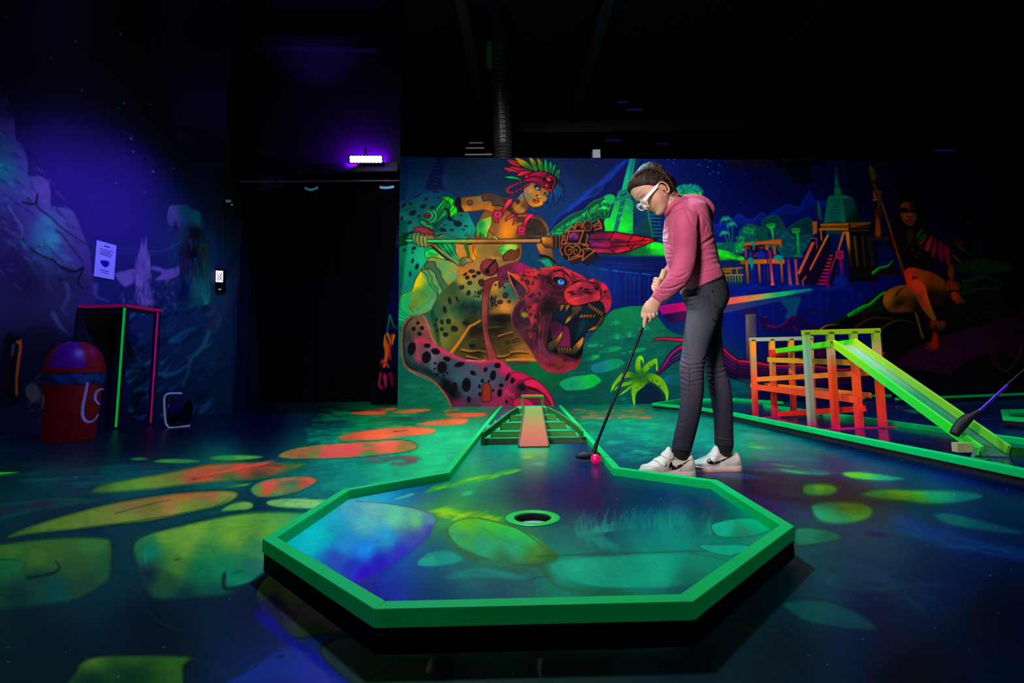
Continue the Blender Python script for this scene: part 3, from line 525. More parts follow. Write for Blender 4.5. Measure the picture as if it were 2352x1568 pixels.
    M.shape([(395,1220),(420,1175),(500,1160),(600,1230),(800,1350),(780,1370),(640,1300),(480,1275),(410,1260)], '#12c85c', grad=[(440,1220,'#20e868'),(600,1260,'#b8d850'),(760,1350,'#60b848')], ol=('#5c2c10',1.4))
    for k in range(12): M.line([(440+k*10,1190+k*3),(436+k*12,1262)], '#0a7a34', 1.4, .8, .7)
    M.line([(500,1105),(510,1150),(600,1230),(700,1300),(810,1352)], '#3a1c14', 5, 5); 
    for k in range(30):
        t = k/29; x = 500+t*310; y = 1110+t*245-(.5-abs(t-.5))*10; M.line([(x-6,y-5),(x+7,y+5)], '#f08070' if t > .3 else '#e09030', 2.2, 1.4)
    M.line([(515,1035),(560,1000),(620,990),(700,1000),(790,1030)], '#3a2410', 4.5, 3.5)
    for k in range(20):
        t = k/19; x = 520+t*265; y = 1030-math.sin(t*3.1)*38; M.line([(x-4,y+4),(x+6,y-4)], '#d08a28' if t < .4 else '#5aa050', 1.8, 1.2)
    M.shape([(865,1100),(905,1100),(935,1240),(920,1320),(895,1310),(905,1230)], '#2a7a3c', ol=('#143c1c',1)); M.line([(985,1110),(975,1180),(1010,1260)], '#7a3c0c', 2, 1.5)
    # top (light green) both sides of the sternum
    M.shape([(1020,940),(1015,870),(1060,810),(1130,780),(1200,770),(1195,860),(1160,940),(1140,1020),(1060,1010),(1025,990)], '#4ab038', grad=[(1150,790,'#9ac840'),(1060,860,'#18a84c'),(1050,980,'#20e040'),(1140,900,'#a8d060')], ol=('#5c3410',1.4))
    for k in range(9): M.line([(1040,850+k*14),(1090,840+k*14),(1140,860+k*14)], '#0a7a48', 1.5, .8, .6)
    M.line([(1165,930),(1150,980),(1145,1030)], '#5a2c14', 1.6); M.line([(1170,935),(1215,985),(1280,1030)], '#5a2c14', 2); M.line([(1230,1010),(1260,1035)], '#9ab050', 4, 4)
    M.shape([(1270,1150),(1330,1120),(1400,1100),(1500,1110),(1490,1160),(1420,1170),(1390,1190),(1350,1230),(1320,1215)], '#70b040', grad=[(1300,1150,'#1c9048'),(1400,1130,'#a0c848'),(1350,1220,'#58e038')], f=1.3)
    for k in range(7): M.line([(1290+k*28,1160),(1330+k*22,1130)], '#d0e070', 1.6, .8, .7)
    # fur tuft at her hip and the brown thong below
    for k in range(60):
        x = 880+rs.rand()*230; y = 960+rs.rand()*70; M.line([(x,y+20),(x-6+rs.rand()*12,y-22+rs.rand()*20)], ['#5c2c14','#6a3818','#1c5a38','#84481c'][rs.randint(4)], 2.4, .6, .7)
    M.shape([(1330,1240),(1390,1180),(1440,1160),(1480,1180),(1530,1150),(1530,1240),(1480,1290),(1400,1300),(1340,1300)], '#6a3c20', f=1.4, rim=('#4a2814',4))
    for k in range(8): M.line([(1350+k*20,1290),(1370+k*20,1190)], '#9a6a3c', 1.4, .8, .6)
    # suspender straps and scarf
    M.shape([(1395,560),(1440,552),(1445,585),(1360,700),(1330,760),(1270,730),(1310,700)], '#c02c58', sm=False, ol=('#4a0c20',1.4), grad=[(1420,570,'#e04068'),(1300,720,'#a02040')])
    M.shape([(1240,690),(1330,700),(1320,770),(1290,790),(1280,850),(1250,830),(1240,850),(1200,790),(1215,730)], '#b02848', sm=False, ol=('#4a0c20',1.4)); M.line([(1250,720),(1310,740),(1300,770),(1240,755),(1250,720)], '#e04c6c', 1.8, sm=False); M.dab(1272,745,9,9,'#3a0818',0,1)
    M.shape([(1640,740),(1690,735),(1705,765),(1650,800),(1600,900),(1590,990),(1545,1000),(1500,970),(1520,890),(1570,870),(1590,800)], '#c81850', sm=False, ol=('#4a0c20',1.4), grad=[(1660,750,'#e82868'),(1560,930,'#a81848')])
    M.line([(1530,900),(1590,915),(1580,950),(1530,940),(1530,900)], '#f04078', 1.8, sm=False); M.dab(1556,928,9,9,'#3a0818',0,1)
    for k in range(5): M.dab(1520+k*16, 975+(k % 2)*12, 12, 10, '#d02050', 0, .8)
    M.line([(1440,610),(1450,690),(1480,725),(1560,740),(1640,730)], '#7a2818', 5, 3.5)
    for p in ([(1470,735),(1420,750),(1370,790),(1365,830),(1410,795),(1470,765)],[(1480,740),(1465,800),(1450,875),(1475,840),(1495,780)],[(1495,740),(1505,800),(1495,860),(1520,800),(1512,750)]): M.shape(p, '#d04c68', rim=('#7a2438',3), ol=('#3a1010',1))
    # neck and face
    M.shape([(1500,560),(1570,480),(1600,560),(1640,640),(1620,690),(1570,730),(1500,725),(1455,680),(1450,620)], '#a07038', grad=[(1540,540,'#80746c'),(1500,640,'#c07c2c'),(1560,700,'#b87838'),(1470,620,'#8a5c34'),(1600,640,'#6a4420')], ol=('#6a2c14',1.3))
    M.shape([(1483,580),(1520,560),(1542,590),(1510,628)], '#4a3020', sm=False, ol=('#1c100c',1))
    face = M.shape([(1585,440),(1600,390),(1650,365),(1720,365),(1800,390),(1880,440),(1895,500),(1870,560),(1835,610),(1780,645),(1710,658),(1660,640),(1620,590),(1585,510)], '#b88048',
        grad=[(1600,480,'#8a7c70'),(1660,460,'#b88048'),(1750,480,'#c8843c'),(1830,450,'#b07040'),(1870,510,'#a08060'),(1650,560,'#98703c'),(1700,630,'#c87c28'),(1790,600,'#d88c28'),(1850,570,'#c08038'),(1640,400,'#a08060'),(1780,410,'#704430')], ol=('#5c2414',1.4))
    M.dab(1668,455,34,26,'#e08a30',0,.55,face); M.dab(1640,520,30,40,'#708078',20,.4,face); M.dab(1750,630,60,18,'#f09424',-10,.5,face)
    M.shape([(1718,412),(1745,410),(1780,440),(1778,458),(1745,455),(1725,435)], '#120c14', sm=True); M.shape([(1728,420),(1748,418),(1772,442),(1750,448),(1732,434)], '#60b0a8'); M.dab(1752,432,10,10,'#a0e8d8',0,1); M.dab(1754,434,4.5,5,'#083038',0,1)
    M.line([(1710,398),(1740,396),(1790,420)], '#3c2014', 2.2, 1); M.line([(1716,410),(1745,406),(1785,440)], '#08060c', 2.4, 1.2)
    M.shape([(1830,508),(1850,500),(1875,520),(1860,532),(1838,525)], '#0c1418'); M.dab(1848,515,12,9,'#38b0a0',0,1); M.line([(1822,500),(1850,488),(1885,512)], '#08060c', 2.2, 1.2); M.line([(1830,480),(1860,474),(1890,490)], '#3c2014', 2, 1)
    M.line([(1800,450),(1785,490),(1765,520)], '#8a5028', 2, 1, .6, 2); M.line([(1735,520),(1745,510),(1752,525)], '#1c0808', 2.2, 1.6); M.line([(1740,545),(1765,552),(1790,540)], '#2c140c', 2, 1); M.dab(1775,532,16,13,'#b8b8a0',0,.8); M.dab(1760,552,14,7,'#184048',0,.6)
    M.shape([(1702,560),(1725,568),(1745,570),(1766,580),(1762,595),(1740,605),(1716,596),(1700,575)], '#e07828', ol=('#3c140c',1.2)); M.line([(1700,566),(1730,584),(1765,584)], '#2c0c08', 1.4); M.line([(1690,585),(1720,612)], '#3a5c50', 2.5, 1, .6, 2)
    # braids
    def braid(pts, w, c1, c2, n):
        q = spline(pts, False, 8); M.line(pts, '#16060a', w+2, w+1)
        for i in range(n):
            t = i/(n-1)*(len(q)-2); j = int(t); x, y = q[j]; dx, dy = q[j+1]-q[j]; L = math.hypot(dx, dy)+1e-6; nx, ny = -dy/L, dx/L; r = w*1.9
            M.line([(x-nx*r-dx/L*6, y-ny*r-dy/L*6), (x+dx/L*6, y+dy/L*6)], c1, 2.6, 1.4); M.line([(x+nx*r-dx/L*6, y+ny*r-dy/L*6), (x+dx/L*6, y+dy/L*6)], c2, 2.6, 1.4)
    braid([(1550,350),(1480,385),(1420,410),(1385,440),(1390,475),(1440,485),(1520,460),(1600,410),(1650,375)], 4.5, '#d02c48', '#a01c4c', 26)
    braid([(1830,600),(1830,650),(1790,690),(1730,705),(1680,680),(1650,650)], 3.6, '#0c5c98', '#0a4078', 16)
    # feathers
    def feather(p, cb, ct, ol='#0a1418'):
        M.shape(p, cb, grad=[(p[0][0],p[0][1],ct),(p[len(p)//2][0],p[len(p)//2][1],cb)], ol=(ol,1.5))
        a_, b_ = p[0], p[len(p)//2]; M.line([a_, ((a_[0]+b_[0])/2, (a_[1]+b_[1])/2+4), b_], ol, 1.2, .6, .7)
    for p, cb, ct in [
        ([(1340,185),(1420,170),(1500,175),(1600,190),(1690,225),(1620,245),(1540,250),(1440,225)],'#8a1440','#f03058'),([(1330,185),(1400,230),(1480,240),(1550,260),(1480,205),(1400,180)],'#c02050','#e03058'),
        ([(1335,300),(1400,285),(1480,290),(1560,320),(1540,335),(1440,318),(1390,308)],'#0a9a50','#20e070'),([(1380,80),(1440,85),(1510,110),(1560,150),(1520,175),(1450,150),(1400,115)],'#a03a1c','#e02c48'),
        ([(1470,50),(1540,75),(1620,110),(1680,170),(1700,225),(1640,200),(1560,160),(1500,100)],'#2c7a28','#f0a820'),([(1640,55),(1690,75),(1730,120),(1750,180),(1745,225),(1700,215),(1670,130)],'#3c7c20','#e0a81c'),
        ([(1735,55),(1790,100),(1820,150),(1830,210),(1800,235),(1760,200),(1750,120)],'#1c7c30','#c0a020'),([(1825,60),(1860,110),(1875,160),(1880,220),(1850,245),(1825,200),(1830,120)],'#0a8a4c','#10d878'),
        ([(1895,95),(1920,140),(1925,190),(1915,245),(1885,240),(1885,170)],'#0a7a48','#14d078'),([(1960,120),(1965,170),(1955,230),(1935,270),(1915,250),(1930,180)],'#0a7a48','#14d070'),
        ([(1500,290),(1530,240),(1600,215),(1690,235),(1640,265),(1570,280)],'#b01c40','#e83050'),([(2035,175),(2010,220),(1990,270),(1965,300),(1955,270),(1985,210)],'#0a8448','#20e080'),
        ([(2010,190),(2020,240),(2000,300),(1980,320),(1985,250)],'#0a6a48','#14c070'),([(2020,250),(2015,290),(1995,330),(1985,300)],'#087a58','#14c070')]:
        feather(p, cb, ct)
    for p in ([(1975,345),(2030,370),(2070,430),(2060,400),(2020,350)],[(1970,360),(2040,440),(2060,590),(2030,520),(1960,420)],[(1950,400),(1990,480),(1990,580),(1950,640),(1955,540),(1930,450)],[(1930,420),(1930,520),(1900,660),(1880,600),(1900,500)],[(1900,470),(1890,550),(1850,620),(1870,540)],[(1985,370),(2050,420),(2090,480),(2060,460)],[(1960,380),(2020,470),(2020,560),(1990,520)]):
        M.shape(p, '#0a3c78', grad=[(p[0][0],p[0][1],'#0c6090'),(p[2][0],p[2][1],'#08488c')], ol=('#020c24',1.4))
    # headband
    hb = M.shape([(1555,340),(1640,275),(1700,240),(1790,228),(1870,245),(1940,280),(1985,320),(1960,400),(1915,480),(1870,455),(1780,400),(1690,360),(1600,350)], '#8a1040', grad=[(1620,320,'#a01448'),(1750,250,'#a8104c'),(1800,330,'#700c38'),(1900,420,'#a01448'),(1950,330,'#40061c')], ol=('#20040e',1.8))
    M.line([(1570,335),(1680,290),(1790,300),(1880,350),(1925,440)], '#30061c', 2.6, 2); M.line([(1570,350),(1680,318),(1780,345),(1860,400),(1905,462)], '#d02060', 2.4, 1.6, .7); M.line([(1640,280),(1760,245),(1850,250)], '#d82468', 2.6, 1, .7, 2)
    M.shape([(1590,290),(1615,268),(1645,275),(1630,305),(1600,312)], '#e01c40', sm=False, ol=('#30040c',1.5))
    M.shape([(1825,300),(1880,275),(1950,300),(1975,350),(1940,420),(1900,440),(1830,380),(1815,340)], '#20040e', f=1.5)
    M.line([(1850,300),(1900,285),(1945,310),(1960,350),(1925,420)], '#c01848', 2.6, 2, sm=False); M.shape([(1850,315),(1890,300),(1920,325),(1905,355),(1865,350)], '#d81c40', sm=False, ol=('#30040c',1.5), grad=[(1880,310,'#ff5060'),(1890,350,'#b01030')])
    M.shape([(1835,385),(1860,375),(1885,395),(1870,425),(1830,410)], '#e01830', sm=False, ol=('#30040c',1.5)); M.line([(1835,345),(1850,370),(1900,385)], '#901030', 2.5)
    # ---------- leg of the rider
    M.view(900,350,5.2275)
    leg = M.shape([(460,1260),(600,1280),(720,1310),(820,1380),(850,1440),(800,1560),(760,1660),(640,1780),(520,1860),(430,1920),(330,1955),(230,1960),(140,1900),(90,1810),(95,1740),(150,1690),(240,1660),(280,1540),(330,1450),(400,1340)], '#8aa050',
        grad=[(480,1290,'#98a858'),(620,1340,'#70a860'),(780,1400,'#a8a050'),(740,1500,'#70a870'),(700,1580,'#a8a048'),(420,1480,'#60b078'),(340,1500,'#e8d820'),(310,1560,'#f0d418'),(450,1620,'#48a868'),(360,1700,'#68a048'),(260,1820,'#7a9840'),(180,1800,'#70b068'),(120,1760,'#c0c048'),(480,1830,'#68b078'),(600,1700,'#70b070'),(280,1930,'#60b070')], ol=('#6a3414',1.7))
    M.line([(350,1440),(300,1540),(250,1650),(230,1700)], '#fff020', 8, 4, .6, 6, mask=leg); M.line([(250,1680),(200,1760),(200,1840),(260,1920)], '#2a6a48', 4, 2, .6, 4, mask=leg)
    M.line([(560,1600),(500,1720),(400,1820),(300,1880)], '#3c9060', 5, 3, .5, 5, mask=leg); M.dab(130,1760,30,50,'#e0a838',30,.6,leg)
    M.shape([(395,1350),(420,1310),(520,1310),(530,1370),(580,1420),(600,1500),(655,1580),(700,1640),(690,1700),(615,1760),(605,1650),(560,1560),(530,1490),(520,1450),(460,1400),(390,1390)], '#4a7050', sm=False, ol=('#122c24',1.6), a=.85)
    M.shape([(370,1400),(440,1410),(450,1460),(490,1500),(480,1560),(550,1650),(560,1740),(555,1800),(540,1790),(545,1700),(500,1640),(440,1560),(430,1500),(400,1450),(355,1430)], '#68a060', sm=False, ol=('#122c24',1.6), a=.8)
    M.shape([(480,1330),(520,1330),(530,1440),(600,1500),(650,1620),(640,1700)], '#8ab468', sm=False, a=.0)
    # ---------- the cat's spotted body
    M.view(900,640,5.2275)
    M.shape([(90,230),(140,200),(230,160),(200,380),(230,460),(140,500),(80,470)], '#10c078', f=3, a=.8)
    for k in range(6): M.line([(90,350+k*26),(150,430+k*14),(225,455+k*10)], '#30f0a0' if k % 2 else '#0a7a54', 2.4, 1.2, .7, 1.5)
    body = M.shape([(460,420),(540,230),(700,60),(770,0),(800,-120),(880,-200),(1000,-230),(1100,-180),(1250,-200),(1400,-180),(1500,-50),(1560,100),(1560,300),(1500,500),(1500,600),(1620,760),(1720,900),(1740,990),(1500,990),(1200,1000),(950,980),(720,920),(520,800),(470,650),(455,520)], '#6a6a38',
        grad=[(800,-100,'#c08038'),(900,-60,'#c87c30'),(1000,-150,'#b08048'),(850,30,'#b0a048'),(760,100,'#3c5c3c'),(950,120,'#8a9c58'),(1040,280,'#6a9868'),(1000,330,'#0c4038'),(860,350,'#104038'),(700,330,'#506c3c'),(560,400,'#3c6848'),(760,430,'#8a8c40'),(620,560,'#6c7a40'),(600,720,'#84803c'),(800,620,'#7a6c30'),(950,480,'#3a3820'),(1000,620,'#242018'),(1250,60,'#c88838'),(1350,330,'#d08a3c'),(1250,420,'#5c4428'),(1300,500,'#1c1614'),(1420,150,'#386c60'),(1250,600,'#2c2418'),(1200,750,'#4c3c20'),(1450,700,'#6a4c28'),(1550,850,'#a07038'),(1350,850,'#5c4820'),(900,860,'#5c5428'),(1000,900,'#3c3018'),(1600,950,'#c87c28'),(1200,960,'#a06824'),(1400,960,'#7a5c24')], f=1.5)
    M.dab(1040,330,120,70,'#0a3430',0,.6,body); M.dab(780,400,70,90,'#0f4438',-20,.5,body); M.dab(1330,380,150,50,'#d8923c',-10,.5,body); M.dab(1300,470,150,50,'#14100f',0,.7,body)
    M.dab(520,560,30,260,'#0a4a3c',-12,.7,body)
    M.line([(710,890),(780,800),(850,700),(900,620),(940,570),(1000,540),(1060,500)], '#d08a28', 7, 4, 1, 3); M.line([(760,880),(850,780),(900,680)], '#4a3414', 5, 2, .6, 4)
    for k in range(34):
        x = 900+rs.rand()*600; y = 560+rs.rand()*300
        M.line([(x,y),(x+60+rs.rand()*90,y-16)], ['#141010','#5c4824','#2c2014','#7a5a2c'][rs.randint(4)], 4, 1, .5, 3, mask=body)
    for p in ([(840,850),(950,870),(1060,860),(1170,900)],[(1200,900),(1280,930),(1380,920),(1450,880)],[(900,930),(1000,950),(1100,975)],[(1280,690),(1360,660),(1450,640)],[(1430,880),(1540,870),(1640,880)]): M.line(p, '#d89438', 4, 1.5, .85, 2.5); M.line([(x,y+22) for x, y in p], '#1a120c', 4, 2, .7, 3)
    M.line([(1380,975),(1500,968),(1640,965),(1730,975)], '#ff9a30', 5, 4, .8, 3)
    M.spots([(838,103,33,25,-20),(935,50,31,25,-10),(920,170,26,34,25),(1070,50,30,44,-20),(1080,20,20,20,0),(1050,170,28,26,0),(1310,70,34,28,0),(1365,200,32,38,30),(1215,265,36,42,0),(1300,280,36,26,-10),(1408,275,22,18,0),(1245,75,18,12,0),(870,335,40,18,25),(985,410,30,22,0),(960,-90,40,24,0)], '#1a1218', body, .95, ring='#5a4654')
    M.spots([(1000,160,10,10),(1000,210,12,10),(1040,215,14,12),(1080,140,12,14),(1290,45,14,10),(1350,45,16,10),(1290,105,14,12),(1350,105,14,12),(1200,215,12,14),(1250,215,12,14),(1205,320,14,16),(1250,316,16,14),(1180,240,8,10)], '#161016', body, .95)
    M.spots([(695,265,20,46,-15),(785,245,14,40,-20),(635,370,24,46,-10),(600,520,22,32,-20),(540,490,14,24,0),(525,555,16,22,0),(680,510,30,34,-20),(600,605,24,24,0),(545,620,16,26,-10),(645,670,34,28,10),(750,600,46,36,20),(965,805,42,28,10),(890,530,40,30,0)], '#16221e', body, .9)
    M.spots([(990,-30,28,20,-15),(905,-15,26,24,-20),(1040,-70,30,24,0),(880,-55,30,14,-30)], '#1c1416', body, .95)
    M.spots([(1265,530,34,14,0),(1360,580,36,18,-15),(1015,700,60,20,10),(1430,690,46,16,-15)], '#3a3430', body, .7)
    # bell and red mane cloth
    M.shape([(1270,-120),(1500,-200),(1640,-150),(1800,-90),(1940,-60),(2000,0),(1800,60),(1500,60),(1400,40),(1300,60)], '#7a1c40', grad=[(1400,-60,'#7a1c3c'),(1560,-120,'#b01c60'),(1480,20,'#2c5c68'),(1700,-60,'#8a2848'),(1900,-40,'#7a3444')], f=2)
    for k in range(90):
        x = 1280+rs.rand()*620; y = -110+rs.rand()*90+(x-1600)*.06; M.line([(x,y),(x-20+rs.rand()*40,y+40+rs.rand()*60)], ['#c82468','#5c1434','#a02060','#3a4c5c','#d03460'][rs.randint(5)], 3, .8, .55, 1.5)
    M.shape([(1100,50),(1120,20),(1250,-20),(1400,0),(1260,20),(1200,80),(1160,250),(1150,500),(1170,700),(1240,880),(1270,990),(1170,990),(1130,850),(1090,600),(1080,350)], '#8a3c38', grad=[(1130,100,'#7a3030'),(1110,300,'#a04c44'),(1120,550,'#8a3c3c'),(1180,800,'#9a4844'),(1230,960,'#a04c40'),(1300,0,'#7a3030')], ol=('#2c1410',1.3))
    M.line([(1100,200),(1090,400),(1110,650),(1170,880)], '#c06a5c', 2, 1.5, .6, 2)
    M.dab(1170,-135,110,104,'#1c080c',0,1,hard=2); M.dab(1165,-138,100,96,'#7a2c34',0,1,hard=2); M.dab(1140,-170,60,50,'#a04448',0,.6); M.line([(1245,-225),(1140,-110)], '#0c0406', 4, 4, sm=False); M.dab(1145,-90,30,30,'#0c0406',0,1,hard=2)
    # knee pad (her knee/rock) at the saddle front
    M.shape([(815,-220),(860,-255),(930,-250),(970,-205),(900,-190),(850,-150)], '#8a8050', grad=[(850,-220,'#5c7a50'),(930,-230,'#b88a48')], ol=('#3a2410',1.4))
    # ---------- foreleg and paw
    leg = M.shape([(160,500),(200,470),(300,430),(400,460),(440,560),(460,660),(520,780),(700,890),(900,970),(1050,985),(1230,975),(1330,1000),(1420,1080),(1560,1130),(1700,1200),(1820,1300),(1920,1450),(1950,1560),(1930,1800),(740,1800),(720,1600),(700,1500),(620,1340),(480,1200),(340,1130),(200,1080),(145,1000),(120,820),(130,640)], '#5c6870',
        grad=[(250,500,'#7a6850'),(300,650,'#6c5848'),(400,560,'#b06a58'),(180,700,'#3c4c38'),(200,900,'#1c5c54'),(160,1020,'#0c4a48'),(350,740,'#c04c60'),(320,950,'#b0506c'),(480,930,'#7a7c8c'),(600,860,'#a04c60'),(300,1060,'#104040'),(500,1050,'#6c7480'),(700,1100,'#3c5c68'),(420,1120,'#1c3c44'),(800,1200,'#48707c'),(600,1180,'#2c5058'),(1000,1100,'#5c6474'),(1200,1100,'#486874'),(1100,1000,'#b03c60'),(1330,1030,'#d82c60'),(1380,1090,'#e02c68'),(640,1300,'#101418'),(760,1400,'#1c1c28'),(900,1350,'#50687c'),(1050,1250,'#507484'),(1300,1250,'#486474'),(800,1500,'#8a3060'),(950,1500,'#5c4058'),(1200,1500,'#b03060'),(1350,1350,'#c82c68'),(1500,1200,'#d02860'),(1700,1230,'#e02468'),(1560,1300,'#30202c'),(1450,1450,'#a02c58'),(1600,1420,'#7a2c48')], f=1.5)
    M.line([(230,460),(150,540),(122,700),(125,900),(160,1040),(250,1110),(420,1180),(560,1290),(660,1420),(720,1560)], '#c06048', 4.5, 4.5, .9, 2)
    M.line([(240,470),(165,560),(140,720),(145,880),(180,1020),(280,1090)], '#101c18', 5, 3, .6, 4)
    M.line([(290,740),(380,740),(480,790),(620,870),(760,940),(900,985),(1060,1000),(1230,985),(1330,1010),(1420,1090)], '#e83c68', 8, 7, .8, 5); M.line([(380,440),(440,560),(470,680),(520,790)], '#e07a60', 3.5, 3, .9, 2)
    M.line([(900,975),(1060,988),(1120,980)], '#f0c0b0', 2.5, 1.5, .8, 2); M.line([(300,760),(310,900),(330,1020)], '#d05a78', 10, 4, .5, 8)
    M.line([(200,1100),(340,1170),(420,1210)], '#c0b0a8', 3, 1.5, .6, 2)
    M.dab(660,1260,90,40,'#08090e',45,.8,leg); M.dab(720,1370,60,30,'#08090e',50,.8,leg); M.dab(480,1140,120,30,'#0c2c30',30,.6,leg)
    M.spots([(312,532,22,20),(262,600,25,26),(362,592,24,26),(332,662,26,22,10)], '#16100f', leg)
    M.spots([(238,838,46,80,12),(415,942,55,72,10),(425,802,40,26,0),(525,872,52,38,10),(602,1065,60,72,0),(660,962,46,28,15),(520,1015,16,16),(515,1078,14,14),(543,1150,18,18),(622,1162,16,14),(662,1130,14,16),(810,1030,62,30,-15),(975,1130,40,26,30),(1125,1090,22,32,25),(1268,1040,40,34,-10),(1215,1160,36,62,10),(747,1308,40,70,5),(895,1275,53,85,5),(1086,1225,20,24),(1165,1228,15,15),(1053,1293,18,25),(1057,1385,20,24),(1390,1180,20,52,25),(1450,1220,26,40,20),(1315,1280,28,24),(1295,1370,30,50,10),(925,1450,24,38),(1378,1475,16,22),(1215,1340,14,18)], '#100c12', leg)
    M.shape([(1085,1280),(1110,1245),(1160,1245),(1190,1290),(1200,1400),(1195,1470),(1080,1480),(1075,1380)], '#a0402c', f=2, rim=('#5c2420',5))
    # claws
    M.shape([(1420,1140),(1520,1115),(1620,1150),(1700,1200),(1600,1220),(1480,1210)], '#e02860', f=1.5, rim=('#a01c48',4))
    M.shape([(1580,1230),(1700,1200),(1820,1280),(1900,1380),(1945,1480),(1955,1560),(1920,1540),(1860,1440),(1760,1360),(1640,1310)], '#f02868', f=1.3, ol=('#5c1424',1.4), rim=('#c01c54',4))
    M.line([(1640,1310),(1760,1340),(1860,1430),(1920,1550)], '#5c2010', 5, 3, .9, 2.5); M.dab(1690,1320,70,14,'#140810',22,.8); M.dab(1560,1300,50,36,'#18101c',20,.75); M.line([(1580,1230),(1640,1195),(1720,1205)], '#4a1020', 1.6)
    M.shape([(1460,1450),(1540,1420),(1640,1440),(1740,1520),(1760,1560),(1480,1560)], '#d82860', f=2, rim=('#7a1c38',5)); M.line([(1440,1440),(1500,1400),(1600,1400)], '#5c2014', 5, 3, .8, 3)
    for k in range(5): M.dab(1370+k*24, 1340+k*20, 26, 9, '#ff4878', -50, .7)
    for k in range(4): M.line([(1640,990+k*9),(1460-k*20,1010+k*12),(1400,1000)], '#a02c2c', 2, .8, .5)
    # ---------- great roaring head
    M.view(1150,580,4.355)
    head = M.shape([(65,180),(130,205),(200,205),(270,205),(330,190),(400,178),(470,163),(520,143),(580,136),(640,148),(700,175),(760,205),(820,228),(850,262),(870,278),(920,264),(975,280),(1030,305),(1070,350),(1100,410),(1112,470),(1104,530),(1082,585),(1050,604),(1040,640),(1000,700),(940,750),(860,800),(820,860),(808,960),(806,1040),(790,1100),(760,1150),(700,1180),(620,1207),(540,1205),(470,1190),(420,1160),(380,1110),(350,1060),(320,1000),(250,900),(180,820),(120,720),(105,640),(130,560),(170,490),(200,465),(175,450),(130,380),(90,290)], '#a02848',
        grad=[(200,240,'#c03c38'),(350,210,'#e03c3c'),(450,190,'#c83440'),(560,160,'#e8343c'),(700,200,'#c82c48'),(800,250,'#c01c40'),(500,250,'#50142c'),(430,260,'#6a1c3c'),(320,330,'#c83440'),(250,280,'#c03838'),(400,400,'#8a2c48'),(300,450,'#a03448'),(330,560,'#c83848'),(220,540,'#6a2c48'),(170,600,'#4c2838'),(200,700,'#5c3048'),(150,700,'#3c2430'),(300,660,'#e04450'),(350,740,'#8a3444'),(240,780,'#5c2c44'),(480,450,'#4c1c34'),(550,400,'#5c1c38'),(480,560,'#241420'),(420,640,'#381c2c'),(340,900,'#7a3c58'),(420,820,'#2c1824'),(400,1000,'#7a3850'),(560,1100,'#8a3c54'),(480,1150,'#b03c54'),(680,1140,'#c03c58'),(780,1060,'#b84058'),(650,1060,'#4c2038')], f=1.4)
    M.line([(105,640),(130,560),(170,490),(200,462)], '#b06a58', 2, 2, .8); M.line([(105,640),(122,720),(185,820),(250,900),(310,990),(350,1060)], '#8a4830', 2.5, 2, .8, 2)
    # fur flecks
    for k in range(260):
        x = 120+rs.rand()*700; y = 160+rs.rand()*1040; an = rs.rand()*.8-.4+(.9 if y > 600 else 0)
        L = 20+rs.rand()*34
        M.line([(x,y),(x+L*math.cos(an),y+L*math.sin(an))], ['#e8505c','#381420','#c83848','#5c1c34','#2a0c1c'][rs.randint(5)], 2.4, .6, .36, 1.5, mask=head)
    for k in range(46):
        t = k/45; x = 350+t*420; y = 1060+math.sin(t*math.pi)*135; M.line([(x,y-10),(x-14+rs.rand()*20,y+16+rs.rand()*12)], '#b83c40', 2, .6, .8)
    for k in range(30):
        x = 260+rs.rand()*260; M.line([(x+12,186-(x-260)*.12),(x-20,178-(x-260)*.13-rs.rand()*14)], '#e84c3c', 2, .6, .85)
    for x, y, rx, ry, a_, c_, o_ in [(470,270,60,40,20,'#2c0c1e',.55),(560,390,90,36,20,'#34102a',.6),(480,520,80,70,0,'#1e0c18',.65),(400,640,40,120,-8,'#1e0a14',.5),(330,480,50,30,-30,'#5c1830',.5),(210,620,60,110,0,'#34182a',.5),(430,340,40,40,0,'#3c1030',.5),(740,250,70,22,20,'#5c1030',.5),(300,900,60,80,-20,'#3c1626',.45),(560,1130,120,30,5,'#501828',.4),(640,210,50,20,20,'#6a1434',.5),(760,1090,30,50,0,'#6a1c34',.4),(400,240,30,20,0,'#4c1424',.5)]: M.dab(x, y, rx, ry, c_, a_, o_, head)
    # ear
    M.shape([(65,182),(110,200),(170,215),(230,270),(270,330),(275,400),(240,420),(200,460),(170,430),(120,350),(85,260)], '#d04838', grad=[(90,220,'#e05a40'),(250,360,'#c84438'),(200,440,'#8a4a30')], ol=('#1c0c10',1.5))
    M.shape([(85,215),(150,270),(210,320),(260,390),(240,410),(190,440),(150,380),(110,290)], '#2c1828', grad=[(120,260,'#1c1018'),(200,370,'#4c3044')], f=2)
    for k in range(8): M.line([(240-k*14,400-k*18),(190-k*8,430-k*24)], '#7a5468', 1.5, .8, .5)
    M.line([(70,185),(95,280),(140,370),(180,450)], '#f09a58', 2, 1.5, .8)
    # brow ridge lines, nose bridge
    for p, c, w in [([(540,190),(600,175),(650,200),(690,240),(720,290),(760,285),(830,262)],'#1c0814',5),([(520,260),(530,210),(580,195),(620,215)],'#c04058',2.5),([(480,240),(490,300),(530,330),(600,350),(680,340),(740,300)],'#26101c',4.5),([(440,270),(460,340),(540,380),(620,380)],'#8a3050',2.5),
                    ([(640,170),(700,215),(760,255),(840,262)],'#e8344c',3.5),([(700,190),(770,215),(850,265)],'#ff4850',2.5),([(500,200),(560,160),(640,168)],'#50142c',3),([(660,190),(700,240),(710,280)],'#e05068',1.6),([(620,220),(660,270),(690,300)],'#30101c',3),([(710,200),(740,250),(750,275)],'#30101c',3)]: M.line(p, c, w, w*.4, .85, 1.8)
